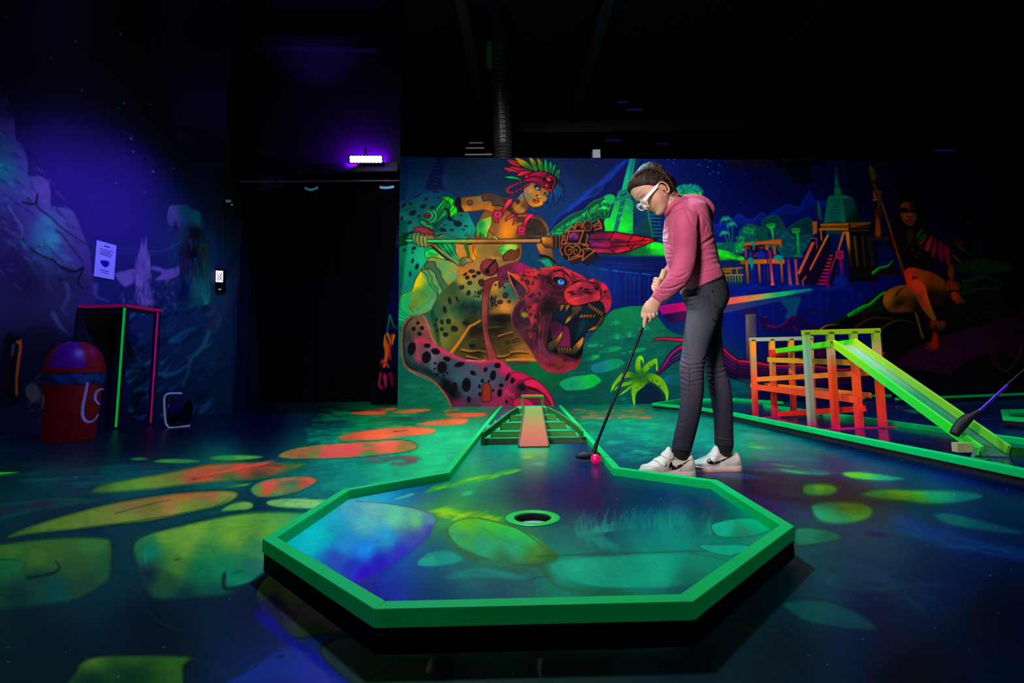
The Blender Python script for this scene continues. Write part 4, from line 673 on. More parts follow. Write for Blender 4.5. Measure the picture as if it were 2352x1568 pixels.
    # eye
    M.shape([(530,270),(560,250),(610,255),(645,285),(660,320),(620,335),(575,320),(545,300)], '#100810', f=1.5); M.dab(603,296,36,30,'#3a7ad0',8,1,hard=1.5); M.dab(595,290,22,18,'#70a8f0',8,.8); M.dab(605,288,9,11,'#081030',0,1,hard=1.5); M.dab(612,300,26,10,'#a0c8ff',10,.4); M.line([(535,262),(590,240),(640,272),(668,315)], '#08040a', 4.5, 3)
    for k in range(4): M.dab(545+k*22, 232+k*3, 9, 6, '#e07088', 20, .9)
    # muzzle
    M.shape([(632,400),(660,350),(710,320),(770,295),(830,285),(880,290),(940,330),(985,370),(1000,420),(1000,460),(960,490),(880,505),(820,520),(760,530),(700,520),(650,480)], '#c83048', grad=[(650,420,'#e83c48'),(700,350,'#d03444'),(830,320,'#a02c48'),(800,400,'#701c38'),(900,400,'#7a2040'),(850,460,'#b83048'),(720,490,'#e84048'),(970,440,'#e03848'),(780,300,'#e04450')], ol=('#1c0814',1.4))
    for k in range(40):
        x = 670+rs.rand()*280; y = 340+rs.rand()*140; M.line([(x,y),(x+50,y-8)], ['#e04858','#4c1428','#b83450'][rs.randint(3)], 2, .6, .4, 1.5)
    M.spots([(700,395,34,10,-5),(725,415,28,9,-5),(800,355,20,9,-15),(860,370,28,10,0),(880,405,36,10,5),(850,395,30,8,0),(960,360,24,16,30),(950,345,18,10,20)], '#1c0a14', None, .9)
    for k in range(5): M.line([(690+k*30,470-k*4),(760+k*30,440-k*6)], '#f07a80', 1.4, .6, .6)
    M.shape([(870,278),(920,262),(975,280),(1030,305),(1070,350),(1050,390),(1010,380),(960,330),(900,290)], '#d02c48', grad=[(900,275,'#f03448'),(1040,340,'#e82c48'),(960,310,'#7a1c38')], f=1.5); M.line([(880,295),(950,310),(1000,360),(1010,410)], '#1c0814', 4, 2, .8, 2); M.dab(1045,388,14,12,'#1c0a14',0,.9); M.line([(1000,420),(1020,460),(1060,500),(1080,540)], '#30101c', 3, 1.5, .7, 2)
    for k in range(5): M.line([(1020+k*12,420+k*14),(1030+k*14,500+k*10),(1060+k*6,560)], ['#f03c50','#701c34'][k % 2], 3, 1, .7, 1.5)
    M.shape([(1005,470),(1030,500),(1045,560),(1050,600),(1080,580),(1104,530),(1100,470)], '#d82c48', f=2, a=.6)
    # mouth interior
    mo = M.shape([(470,850),(490,760),(500,690),(510,640),(540,590),(590,545),(620,515),(660,520),(700,530),(760,538),(820,528),(880,505),(960,490),(1005,495),(1030,540),(1040,600),(1035,650),(1005,715),(950,760),(900,785),(862,790),(835,840),(826,900),(815,1000),(790,1050),(742,1062),(690,1040),(620,1015),(550,1005),(490,985),(462,930)], '#081c28',
        grad=[(560,600,'#08283c'),(650,620,'#062c48'),(750,640,'#041420'),(880,560,'#07283c'),(950,600,'#062434'),(550,680,'#0a1c28'),(830,720,'#063040'),(720,900,'#0a1420'),(480,900,'#0c1820'),(780,1040,'#0a0a10')], ol=('#0c060c',2))
    for k in range(30):
        x = 550+rs.rand()*350; y = 560+rs.rand()*100; M.line([(x,y),(x+40,y-10)], '#0c4464', 2, .7, .5, 1.5, mask=mo)
    M.line([(830,700),(790,780),(760,860)], '#0a4a58', 12, 6, .6, 8, mask=mo)
    M.shape([(500,700),(560,690),(620,725),(660,740),(685,770),(695,850),(690,950),(600,940),(560,960),(520,880)], '#6a1c50', grad=[(530,740,'#4c1440'),(640,800,'#7a2458'),(600,900,'#8a2858')], f=2, mask=mo); M.line([(620,730),(615,800),(600,880)], '#30102c', 3, 2, .8, 2)
    # lips
    M.line([(505,640),(470,740),(455,850),(450,930),(480,990),(560,1020),(640,1040),(700,1070),(760,1078),(800,1040)], '#5c2434', 7, 5, .9, 3); M.line([(430,640),(430,760),(415,880),(440,980),(520,1040),(620,1065)], '#8a4458', 5, 3, .7, 4); M.line([(395,600),(400,720),(380,860),(400,980)], '#c84850', 4, 2, .6, 4); M.line([(350,720),(370,820),(350,920)], '#180c14', 6, 3, .6, 5)
    # teeth
    def tooth(p, dark=True):
        M.shape(p, '#c07c34', grad=[(p[0][0],p[0][1],'#5c4830'),(p[len(p)//2][0],p[len(p)//2][1],'#e09038'),(p[-1][0],p[-1][1],'#3c3830')], ol=('#180c08',1.5))
    tooth([(715,540),(815,535),(790,590),(730,640),(680,690),(640,716),(665,650),(700,600)])
    for x in (600,655): tooth([(x-10,520),(x+40,520),(x+20,560),(x-5,600),(x-12,560)])
    tooth([(470,920),(500,890),(560,850),(600,800),(618,785),(612,840),(580,910),(530,965),(490,985)])
    tooth([(695,985),(730,930),(780,880),(825,840),(828,890),(800,950),(760,1000),(715,1020)])
    tooth([(1005,640),(1035,620),(1025,670),(990,730),(940,770),(862,786),(900,755),(950,715)])
    for k in range(7): tooth([(875+k*22,505+k*14),(900+k*22,512+k*14),(893+k*20,535+k*14),(876+k*20,565+k*14),(872+k*20,535+k*14)])
    for k in range(5): tooth([(800+k*32,615),(832+k*30,620),(815+k*30,645),(784+k*34,665)])
    for k in range(5): tooth([(570+k*28,1000),(572+k*28,965),(582+k*28,935+k*3),(594+k*28,970),(596+k*28,1015)])
    # facial spots
    M.spots([(268,295,22,30,-25),(215,272,16,18),(235,230,26,14,20),(350,250,28,14,20),(390,225,24,12,10),(320,310,12,20,20),(390,415,16,18),(310,430,36,17,-30),(215,500,34,16,-45),(270,690,26,44,-15),(210,670,13,28),(300,620,16,18),(340,760,26,34,10),(365,480,28,22,-20),(285,800,20,36,-20),(480,465,22,14),(540,420,30,12,10),(290,545,22,13,-50),(345,640,14,22)], '#301824', head, .9, ring='#54384a')
    M.spots([(295,825,20,40,-20),(400,1035,18,36,-20),(590,1100,40,40,30),(740,1120,34,22,-35),(545,1150,30,16,-20),(650,1120,16,34,20),(440,1080,30,16,10)], '#a03c28', head, .8)
    M.dab(235,620,34,26,'#a0a028',20,.85); M.dab(210,575,12,26,'#6c5470',30,.7)
    # ---------- ornate spear head
    M.view(1150,350,5.2275)
    blade = M.shape([(1045,1060),(1080,980),(1150,950),(1350,950),(1560,985),(1740,1015),(1890,1045),(1700,1120),(1560,1180),(1380,1220),(1150,1210),(1080,1140)], '#8a1450', sm=False, ol=('#10040c',2.4), grad=[(1100,1000,'#8a1c58'),(1150,1070,'#601448'),(1200,1180,'#a81c58'),(1400,1010,'#b01440'),(1400,1120,'#701440'),(1450,1180,'#d01c40'),(1650,1030,'#c01028'),(1820,1045,'#ff1830'),(1600,1130,'#c81830')])
    for p in ([(1060,1045),(1300,1048),(1360,955)],[(1300,1048),(1345,1090),(1330,1130),(1300,1150),(1380,1218)],[(1100,1140),(1300,1150)],[(1345,1075),(1530,1080),(1860,1045)],[(1530,1080),(1590,990)],[(1530,1115),(1700,1100)],[(1345,1130),(1530,1120),(1575,1175)],[(1700,1060),(1730,1015)],[(1560,1160),(1620,1090)],[(1530,1080),(1520,1120)]): M.line(p, '#10040c', 2.2, 1.8, sm=False)
    for a_, b_, c in [((1090,1010),(1290,1025),'#5c1040'),((1120,1100),(1300,1110),'#c83c80'),((1150,1180),(1320,1180),'#e02c68'),((1360,1000),(1540,1040),'#f01c40'),((1600,1020),(1700,1035),'#ff2838'),((1390,1190),(1540,1150),'#ff2c50'),((1380,1050),(1520,1060),'#3c0c20'),((1110,970),(1330,970),'#3c0c28')]: M.line([a_, b_], c, 5, 1.5, .6, 5, mask=blade)
    O, D = '#b86a38', '#180a10'
    M.shape([(480,1010),(620,1005),(720,1020),(725,1120),(640,1150),(540,1140),(500,1100)], '#9a5c28', sm=False, ol=(D,2), grad=[(520,1040,'#d8903c'),(580,1060,'#b87430'),(680,1060,'#2c1618'),(560,1130,'#5c3818')])
    for k in range(5): M.line([(615+k*22,1010),(625+k*20,1070),(615+k*22,1140)], D if k % 2 else '#7a4430', 3.5, 3)
    M.shape([(760,965),(870,870),(900,840),(960,830),(990,860),(1040,815),(1090,850),(1100,880),(1180,785),(1215,800),(1255,920),(1240,935),(1130,945),(1060,980),(1040,1080),(1060,1130),(1130,1180),(1185,1250),(1040,1365),(975,1310),(860,1350),(820,1290),(770,1285),(710,1190),(715,1130),(720,1000)], D, sm=False, f=1.3)
    def orn(pts, w=2.4, c=O, closed=False): M.line(pts+([pts[0]] if closed else []), c, w, w, sm=False)
    orn([(820,945),(995,938),(935,1100),(785,1090)], 2.8, O, True); M.shape([(835,965),(945,960),(925,1050),(815,1055)], '#6a1c5c', sm=False, grad=[(840,975,'#9a3c80'),(930,970,'#7a1c60'),(880,1005,'#a04c90'),(870,1045,'#4c1444')]); 
    for b_ in ((835,965),(945,960),(925,1050),(815,1055)): M.line([(880,1005), b_], '#3c0c34', 1.4)
    M.shape([(820,1065),(930,1068),(920,1090),(800,1085)], '#301020', sm=False)
    M.line([(890,920),(900,860),(940,838),(980,860),(975,910)], O, 2.8, 2.4); M.line([(910,900),(920,870),(950,865),(955,890)], O, 1.8)
    M.dab(1045,880,52,66,O,0,1,hard=2); M.dab(1045,880,42,56,D,0,1,hard=2); M.dab(1042,882,30,40,'#4a2820',0,1,hard=2); M.dab(1042,884,22,30,D,0,1,hard=2); M.line([(1030,900),(1050,870),(1058,895)], '#7a4430', 1.8)
    orn([(1110,880),(1175,840),(1170,800),(1200,860),(1215,915),(1175,915),(1130,930)], 2.8); orn([(1120,900),(1180,870),(1195,905)], 2); orn([(770,970),(840,905),(870,880),(880,920)], 2.4)
    orn([(740,995),(775,995),(770,1025),(740,1030),(740,995)], 2.2); orn([(775,1050),(735,1050),(730,1100),(770,1105),(772,1080)], 2.4)
    orn([(1030,985),(1045,1000),(1020,1100)], 2.4); orn([(945,1080),(990,1110),(1050,1130),(1050,1105),(990,1100)], 2.2)
    for sx, cx in ((1,810),(-1,915)):
        M.line([(cx+sx*50,1150),(cx+sx*20,1120),(cx-sx*25,1130),(cx-sx*40,1180),(cx-sx*10,1230),(cx+sx*35,1210),(cx+sx*35,1170),(cx+sx*5,1165),(cx,1190)], O, 2.8, 2)
    M.line([(735,1125),(715,1180),(745,1225),(735,1230)], '#c05c38', 2.6); orn([(815,1245),(825,1290),(930,1260),(975,1240),(900,1245),(850,1260)], 2.4); orn([(975,1165),(1000,1200),(975,1300),(1100,1200),(1130,1185),(1060,1150)], 2.6); orn([(1100,1200),(1120,1290)], 2); orn([(990,1160),(1060,1150),(1030,1180)], 2)
    M.shape([(1000,1310),(1110,1210),(1175,1250),(1045,1350)], '#30182c', sm=False); M.shape([(835,1300),(970,1270),(975,1300),(865,1340)], '#3a1c24', sm=False)
    return M
def finish_mural(M, rs=np.random.RandomState(9)):
    n = vnoise(M.w, M.h, 26, rs)*.5+vnoise(M.w, M.h, 7, rs)*.3+vnoise(M.w, M.h, 2.2, rs)*.2
    M.im = np.clip(M.im*(0.90+0.2*n[..., None]), 0, 1)**1.25
    return M
def saturate(c, k):
    m = c.mean(-1, keepdims=True); return np.clip(m+(c-m)*k, 0, 1)
# ------------------------------------------------------------------ painted floor, the lane deck and the left wall
def stone(F, p, cols, rim='#06403c', rw=6, f=4, a=1.0, ol=None, k=6):
    return F.shape(p, cols[0][2], grad=cols, rim=(rim, rw), f=f, a=a, ol=ol, k=k)
def paint_floor():
    rs = np.random.RandomState(21)
    F = Paint(-320, 870, 2680, 1760)
    F.view(0, 0, 1)
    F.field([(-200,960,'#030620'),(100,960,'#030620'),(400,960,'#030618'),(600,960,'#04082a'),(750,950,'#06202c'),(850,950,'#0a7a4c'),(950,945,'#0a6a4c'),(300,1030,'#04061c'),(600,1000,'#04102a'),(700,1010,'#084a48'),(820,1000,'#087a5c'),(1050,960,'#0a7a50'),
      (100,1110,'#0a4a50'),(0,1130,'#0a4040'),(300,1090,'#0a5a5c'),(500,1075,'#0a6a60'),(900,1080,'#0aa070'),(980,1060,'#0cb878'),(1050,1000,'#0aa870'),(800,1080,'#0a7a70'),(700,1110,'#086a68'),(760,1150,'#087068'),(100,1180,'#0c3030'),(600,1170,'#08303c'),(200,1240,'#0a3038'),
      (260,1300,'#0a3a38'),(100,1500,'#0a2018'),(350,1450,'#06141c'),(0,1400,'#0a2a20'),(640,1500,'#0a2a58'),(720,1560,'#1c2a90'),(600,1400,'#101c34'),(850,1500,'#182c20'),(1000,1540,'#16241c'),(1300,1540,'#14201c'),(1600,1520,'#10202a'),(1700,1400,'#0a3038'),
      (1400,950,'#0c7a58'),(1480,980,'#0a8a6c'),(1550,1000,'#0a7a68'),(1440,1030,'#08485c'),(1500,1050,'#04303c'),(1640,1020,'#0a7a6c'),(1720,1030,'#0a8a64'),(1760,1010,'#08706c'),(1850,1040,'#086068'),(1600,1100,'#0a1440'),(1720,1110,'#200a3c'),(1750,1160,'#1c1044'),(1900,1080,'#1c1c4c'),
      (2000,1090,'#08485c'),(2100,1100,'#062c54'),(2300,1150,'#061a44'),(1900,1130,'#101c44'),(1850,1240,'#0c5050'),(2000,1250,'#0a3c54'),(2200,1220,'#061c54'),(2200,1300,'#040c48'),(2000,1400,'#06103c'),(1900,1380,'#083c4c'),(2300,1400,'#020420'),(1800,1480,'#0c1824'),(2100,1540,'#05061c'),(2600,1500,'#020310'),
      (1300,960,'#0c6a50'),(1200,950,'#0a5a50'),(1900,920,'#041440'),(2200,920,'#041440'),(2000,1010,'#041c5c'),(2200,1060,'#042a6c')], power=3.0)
    # thin far patches of grass green and orange
    for k in range(170):
        x = 680+rs.rand()*260; y = 938+rs.rand()*60; L = 20+rs.rand()*60
        if x < 640+(y-938)*-.5+90: continue
        F.line([(x,y),(x+L,y+rs.randint(-2,2))], ['#0cb050','#067048','#10c060','#053030'][rs.randint(4)], 2+rs.rand()*3, .8, .4, 2.5)
    F.view(980,880,4.356)
    for k in range(70):
        x = 1430+rs.rand()*760; y = 262+rs.rand()*90; F.line([(x,y),(x+40+rs.rand()*120,y)], ['#c86c48','#a86040','#e07848','#8a6a48'][rs.randint(4)], 2.2, .8, .7)
    for k in range(260):
        x = 1420+rs.rand()*1500; y = 360+rs.rand()*420+max(0,(1700-x)*.2); L = 40+rs.rand()*160
        F.line([(x,y),(x+L,y+rs.randint(-8,8))], ['#0a9a78','#0cb088','#06504c','#0a7a70','#10c070'][rs.randint(5)], 2+rs.rand()*4, .8, .3, 3)
    F.view(0,0,1)
    for k in range(420):   # soft strokes of the painted meadow
        x = 700+rs.rand()*420; y = 985+rs.rand()*140; L = 20+rs.rand()*70
        F.line([(x,y),(x+L,y-L*.12)], ['#0cae78','#08806a','#0a9a70','#067a68','#10c080'][rs.randint(5)], 3+rs.rand()*6, 1, .22, 5)
    for k in range(120):
        x = rs.rand()*640; y = 1065+rs.rand()*60; F.line([(x,y),(x+60+rs.rand()*80,y-6)], ['#0a6a68','#083c48','#0a8070'][rs.randint(3)], 3+rs.rand()*5, 1, .25, 5)
    F.view(0,900,2.347)
    O, Y, YG, G, DG = '#f06a50', '#a0b040', '#7aa03c', '#508a3c', '#0c3434'
    # orange and lime paving stones
    def st(p, cols, ring='#0a5a48', rw=5, f=3, **kw): 
        stone(F, p, cols, ring, rw, f, **kw)
    F.view(0,0,1)
    for p in ([(805,948),(850,942),(885,945),(880,952),(830,953)],[(900,945),(960,938),(990,942),(930,950)],[(1020,950),(1070,947),(1112,948),(1110,956),(1050,959)],[(1000,965),(1040,960),(1075,962),(1060,974),(985,977),(955,973)],[(860,938),(900,936),(912,940),(880,943)]):
        st(p, [(p[0][0],p[0][1],'#d07048'),(p[2][0],p[2][1],'#f07848')], '#a06038', 2, 1.5)
    F.line([(1022,944),(1055,940)], '#c8704c', 3, 2); F.line([(960,940),(990,938)], '#b8704c', 2, 2)
    F.view(0,900,2.347)
    st([(1815,245),(1900,215),(2020,200),(2150,185),(2280,190),(2347,200),(2330,225),(2200,240),(2050,258),(1900,262),(1840,258)], [(1860,245,'#c0603c'),(2000,225,'#f06848'),(2250,210,'#ff7050'),(2150,240,'#d06a48')], '#6a7a40', 4, 2)
    F.line([(2120,215),(2180,208),(2200,200)], '#5c3c28', 2, 1); 
    st([(1500,345),(1560,310),(1700,285),(1850,272),(2020,262),(2180,258),(2245,280),(2240,310),(2150,330),(2000,345),(1850,358),(1680,362),(1560,360)], [(1560,335,'#b06c40'),(1650,310,'#c06848'),(1700,350,'#5c8a48'),(1900,300,'#ff5c58'),(1750,345,'#ff5858'),(2100,280,'#ff6850'),(2180,300,'#a07840'),(2000,335,'#508a48'),(2050,310,'#e06a50')], '#508a50', 5, 2, ol=('#0a3a30',1.6))
    for k in range(20): F.line([(1700+k*20,350-k*3),(1800+k*20,335-k*3)], ['#ff6a60','#e05048'][k % 2], 5, 2, .4, 5)
    for k in range(22): F.dab(1950+rs.rand()*300, 350+rs.rand()*40, 34, 9, ['#a03c50','#60504c','#c04858'][k % 3], -6, .4)
    st([(490,535),(560,495),(700,465),(850,440),(1000,410),(1120,385),(1300,375),(1500,378),(1660,380),(1640,400),(1550,435),(1400,470),(1250,485),(1050,500),(800,530),(600,545),(520,545)], [(540,525,'#587a30'),(700,490,'#7a9a3c'),(900,450,'#a08840'),(1100,400,'#d86c40'),(1300,390,'#ff5c4c'),(1050,465,'#d86848'),(1400,400,'#e8583c'),(1500,400,'#b04c3c'),(1620,390,'#507a40'),(1550,420,'#406a3c'),(1400,440,'#2c4030'),(1250,470,'#486c38'),(900,500,'#7a9838'),(700,525,'#6c9038')], '#2c5a34', 8, 3)
    F.line([(1040,470),(1200,440),(1330,410),(1440,395),(1520,400)], '#3c2c24', 4, 2, .7, 3)
    for k in range(24): F.line([(1050+k*16,468-k*3.5),(1130+k*16,445-k*3.5)], '#ff5c4c', 7, 2, .3, 6)
    st([(1350,530),(1370,500),(1440,470),(1560,455),(1660,452),(1710,470),(1690,500),(1600,540),(1480,565),(1390,565)], [(1380,530,'#6a8a48'),(1450,500,'#ff5c50'),(1560,465,'#ff6450'),(1660,465,'#f0604c'),(1640,490,'#c05c44'),(1570,490,'#5c7a50'),(1450,530,'#e85c48'),(1560,530,'#6a7a4c'),(1480,555,'#5c8a4c')], '#4c7a50', 7, 3, ol=('#103430',1.3))
    F.dab(1560,492,60,17,'#4c6a4c',-6,.6)
    st([(700,362),(740,352),(800,358),(780,366),(720,368)], [(750,360,'#4c9a48')], '#2c6a48', 3, 2); st([(830,378),(870,362),(980,360),(1075,368),(1060,380),(950,385)], [(900,372,'#5ca048'),(1000,372,'#4c9a4c')], '#2c6a48', 3, 2); st([(1120,355),(1180,340),(1300,338),(1410,345),(1400,358),(1280,370),(1160,368)], [(1200,352,'#3c904c'),(1350,350,'#6aa84c')], '#2c6a48', 4, 2, ol=('#083a30',1.2))
    st([(30,790),(80,750),(250,690),(420,640),(600,595),(800,560),(1000,535),(1200,525),(1285,540),(1270,580),(1180,620),(1000,660),(800,700),(600,720),(400,745),(200,765),(80,785)], [(100,770,'#5c7a28'),(300,700,'#7a9030'),(500,650,'#90963c'),(700,600,'#b07848'),(850,560,'#b86c44'),(1000,545,'#e06a44'),(1150,545,'#e0684c'),(1240,550,'#a08c4c'),(1200,590,'#6c8c40'),(900,600,'#c87848'),(850,620,'#8c8c3c'),(1000,620,'#8c9c40'),(700,670,'#88983c'),(450,710,'#7c8c30'),(1100,630,'#7a9444'),(300,740,'#6c8028')], '#2c5028', 9, 3, ol=('#0c2824',2))
    F.line([(620,655),(750,620),(850,595),(920,583)], '#4c4c20', 3, 1.5, .8, 2); F.line([(90,745),(200,740),(300,738)], '#2c3c18', 1.4, 1, .8); F.line([(1250,560),(1150,620),(1000,650),(600,715)], '#2c4c24', 2, 2, .7)
    st([(1190,640),(1240,605),(1300,590),(1355,595),(1365,620),(1330,635),(1240,642)], [(1260,615,'#6c9848'),(1330,610,'#8ca850')], '#3c6a40', 4, 2); st([(1205,512),(1280,500),(1350,490),(1330,505),(1260,513)], [(1270,503,'#7a9c48')], '#2c5a40', 3, 2)
    st([(1435,600),(1460,582),(1560,572),(1700,575),(1850,585),(1900,600),(1800,630),(1620,628),(1480,618)], [(1480,600,'#8cac60'),(1600,600,'#9cc078'),(1750,600,'#a0c880')], '#6c9860', 6, 2, ol=('#1c4a40',1.2)); F.line([(1520,585),(1640,595),(1760,590)], '#5c8058', 1.6, .8)
    st([(-200,640),(0,605),(200,580),(400,572),(520,580),(450,600),(300,625),(150,650),(0,690),(-200,740)], [(0,620,'#2c3c40'),(200,610,'#3c3448'),(400,590,'#1c4a40'),(100,650,'#14383c')], '#0c5048', 10, 6)
    # big lime slabs in front
    st([(710,850),(720,790),(790,750),(950,715),(1150,670),(1350,640),(1550,635),(1700,650),(1750,720),(1650,860),(1500,960),(1430,980),(1350,1040),(1200,1100),(1000,1110),(850,1120),(780,1060),(740,960)], [(760,820,'#3c6a3c'),(800,850,'#0a7a60'),(900,780,'#7a9438'),(1050,740,'#90a840'),(1300,700,'#80a840'),(1500,660,'#68a050'),(1650,640,'#2ca070'),(1250,780,'#8ca840'),(1000,840,'#84a03c'),(1450,760,'#7ca440'),(1400,850,'#50905c'),(1100,880,'#3c8a50'),(1080,960,'#0c7a54'),(1200,950,'#188a5c'),(950,940,'#5c8438'),(900,1020,'#2c5434'),(1150,1080,'#14584c'),(1350,960,'#287464'),(1300,1020,'#1c8460'),(800,980,'#1c2c34'),(1500,920,'#4c5c80'),(1000,1090,'#143c3c')], '#0c3c34', 12, 6)
    F.dab(1260,1010,44,40,'#0c8a68',0,.6); F.line([(1210,980),(1205,1030),(1220,1060),(1290,1055),(1380,1030)], '#0c2430', 8, 14, .8, 6); F.dab(1280,970,40,8,'#1c5c48',-8,.5); F.line([(940,905),(975,900)], '#1c3424', 3, 1, .7); F.line([(780,860),(785,920),(800,960)], '#50a080', 3, 1, .4, 3)
    F.line([(740,1000),(800,1180),(900,1260),(1050,1300)], '#183434', 4, 2, .7, 4); F.line([(715,930),(705,850),(760,780),(950,720),(1300,640)], '#0a3030', 6, 5, .7, 4)
    st([(-300,860),(0,810),(200,785),(400,772),(550,775),(605,800),(612,900),(600,1000),(540,1060),(400,1130),(200,1160),(0,1180),(-300,1200)], [(50,860,'#5c7a24'),(300,850,'#4c6a24'),(500,820,'#4c7a34'),(560,930,'#2c5c30'),(400,940,'#3c5c20'),(200,900,'#54701c'),(50,930,'#1c6a40'),(200,1000,'#1c4430'),(300,1050,'#0c4c44'),(100,1100,'#143c2c'),(450,1050,'#2c4c2c')], '#0c3028', 12, 7)
    F.line([(300,910),(320,940),(300,970),(220,990),(150,1000)], '#0c1c14', 3, 8, .7, 4); F.line([(0,905),(80,905),(140,930),(110,960)], '#0c2c24', 3, 1, .6, 3)
    st([(400,1500),(430,1450),(520,1415),(700,1408),(900,1408),(1010,1415),(1050,1440),(1000,1480),(1000,1568),(950,1700),(300,1700)], [(500,1440,'#5c7a24'),(700,1430,'#4c6a20'),(950,1430,'#3c6a20'),(700,1520,'#0c3c18'),(500,1560,'#0c3418')], '#0c1c10', 12, 8)
    st([(1380,1060),(1420,1000),(1480,960),(1600,1060),(1760,1180),(1900,1290),(1750,1310),(1560,1330),(1440,1240),(1380,1130)], [(1440,1020,'#3c5c28'),(1560,1080,'#4c5c3c'),(1700,1200,'#4c4448'),(1480,1160,'#2c1c40'),(1420,1200,'#281c60'),(1700,1270,'#283c20'),(1800,1270,'#3c3c38')], '#14181c', 8, 5)
    F.line([(1400,1200),(1560,1340),(1700,1440),(1860,1568),(1950,1640)], '#1c0c9a', 22, 26, .75, 14); F.shape([(1200,1620),(1380,1480),(1560,1370),(1700,1460),(1850,1568),(1900,1650)], '#1c3c90', f=10, a=.75); F.dab(1515,1425,24,8,'#10184a',-10,.8)
    st([(1720,1400),(1800,1330),(1950,1320),(2100,1400),(2200,1440),(2340,1450),(2300,1560),(2000,1600),(1850,1540)], [(1850,1360,'#2c3c34'),(2000,1400,'#1c3020'),(2200,1480,'#1c2c14')], '#0c1414', 8, 8, a=.8)
    F.shape([(2330,1440),(2347,1425),(2352,1480),(2320,1500),(2300,1480)], '#4c4c34', f=4)
    # cloth-like seams at the lower centre
    F.view(600,1060,2.94)
    F.shape([(1140,1330),(1160,1330),(1150,1410),(1110,1420)], '#5c5038', f=4); F.shape([(1870,1330),(1900,1330),(1890,1400),(1885,1470),(1865,1400)], '#50504c', f=5); F.shape([(1160,1330),(1280,1330),(1270,1494),(1180,1494)], '#060a0a', f=14, a=.7); F.line([(820,1310),(1000,1300),(1140,1325)], '#1c4c34', 4, 2, .6, 5)
    # right: glowing pebbles and blue water swirls
    F.view(1300,1020,2.2357)
    st([(1040,105),(1100,98),(1180,108),(1300,130),(1360,150),(1300,160),(1180,152),(1080,130)], [(1090,110,'#4cc040'),(1160,130,'#1cb06c'),(1300,150,'#0c7c70')], '#0a5c5c', 5, 4)
    st([(1415,150),(1450,138),(1550,142),(1700,165),(1740,180),(1640,190),(1500,182),(1440,168)], [(1470,150,'#68b830'),(1530,165,'#48b450'),(1650,175,'#148c78')], '#0a5460', 5, 4)
    st([(1210,235),(1225,205),(1290,197),(1370,205),(1400,230),(1370,262),(1290,270),(1230,262)], [(1300,220,'#80b82c'),(1250,245,'#2ca45c'),(1350,250,'#3c9c50'),(1370,225,'#5cac3c')], '#2c4c24', 9, 5)
    st([(1515,262),(1560,232),(1650,225),(1800,230),(2000,235),(2140,260),(2080,290),(1900,312),(1750,300),(1600,285)], [(1600,255,'#3c9c4c'),(1700,265,'#78a82c'),(1800,295,'#5c9c3c'),(1900,260,'#1c8c6c'),(2050,270,'#0c6c70')], '#145048', 9, 6)
    st([(1255,320),(1290,298),(1400,290),(1530,300),(1580,340),(1550,385),(1450,410),(1370,412),(1290,390)], [(1300,330,'#1c9c74'),(1450,310,'#84a42c'),(1520,340,'#5c9c40'),(1380,350,'#2c9c5c'),(1400,395,'#148c6c')], '#1c5844', 9, 6)
    st([(1180,430),(1280,425),(1390,450),(1410,490),(1300,515),(1180,520)], [(1250,470,'#0c7c60'),(1350,480,'#0c6450')], '#0c3c38', 8, 7); st([(1880,360),(1960,350),(2100,380),(2250,420),(2350,450),(2300,462),(2100,440),(1950,410)], [(2000,380,'#0a5c60'),(2200,430,'#084c5c')], '#06305c', 7, 6)
    F.line([(1210,205),(1205,250),(1260,290),(1400,285),(1560,285),(1640,350),(1660,430),(1600,480),(1500,505)], '#3c4420', 3, 2, .6, 4); F.line([(1560,285),(1750,305),(1900,335),(2100,345)], '#142c34', 3, 2, .7, 3)
    for k in range(26): F.line([(1600+rs.rand()*200,330+rs.rand()*120),(1800+rs.rand()*200,430+rs.rand()*100),(2100+rs.rand()*200,500+rs.rand()*90),(2500,560+rs.rand()*120)], ['#08407c','#0a5c78','#0a2c80','#082070'][k % 4], 5, 2, .3, 6)
    for k in range(20): F.line([(1150+rs.rand()*300,560+rs.rand()*160),(1400+rs.rand()*200,620+rs.rand()*120),(1800+rs.rand()*200,700+rs.rand()*200)], ['#0c5c60','#0a4c4c','#0c3c70','#084058'][k % 4], 9, 3, .22, 9)
    st([(1100,820),(1200,790),(1350,800),(1500,860),(1600,930),(1560,960),(1400,950),(1220,910)], [(1250,850,'#0c5450'),(1450,920,'#084a54')], '#06282c', 10, 10, a=.8); F.line([(820,930),(950,945),(1100,960)], '#1c3c10', 6, 3, .6, 6); F.line([(900,880),(950,820),(1000,760)], '#1c3030', 5, 3, .6, 5)
    F.dab(1600,462,60,13,'#140c60',4,.9); F.dab(1590,460,50,8,'#1c0c50',4,.8)
    for k in range(30): F.line([(920+rs.rand()*100,85+rs.rand()*40),(1050+rs.rand()*200,90+rs.rand()*50),(1250+rs.rand()*200,100+rs.rand()*60)], ['#2c4c60','#301c4c','#401038','#1c5c60'][k % 4], 3, 1, .35, 3)
    F.view(1650,700,3.35)
    for k in range(70):
        x = 110+rs.rand()*900; y = 930+rs.rand()*260; F.line([(x,y),(x+60+rs.rand()*150,y+8)], ['#0a7a5c','#08505c','#0a906c','#06303c'][rs.randint(4)], 3+rs.rand()*3, 1, .35, 4)
    st([(215,1062),(250,1055),(300,1062),(280,1072),(230,1072)], [(260,1063,'#1ca04c')], '#0a6a50', 3, 2); st([(200,1090),(260,1078),(400,1090),(520,1108),(420,1115),(280,1110)], [(260,1095,'#1ca858'),(450,1105,'#0a7c60')], '#0a6a58', 4, 3)
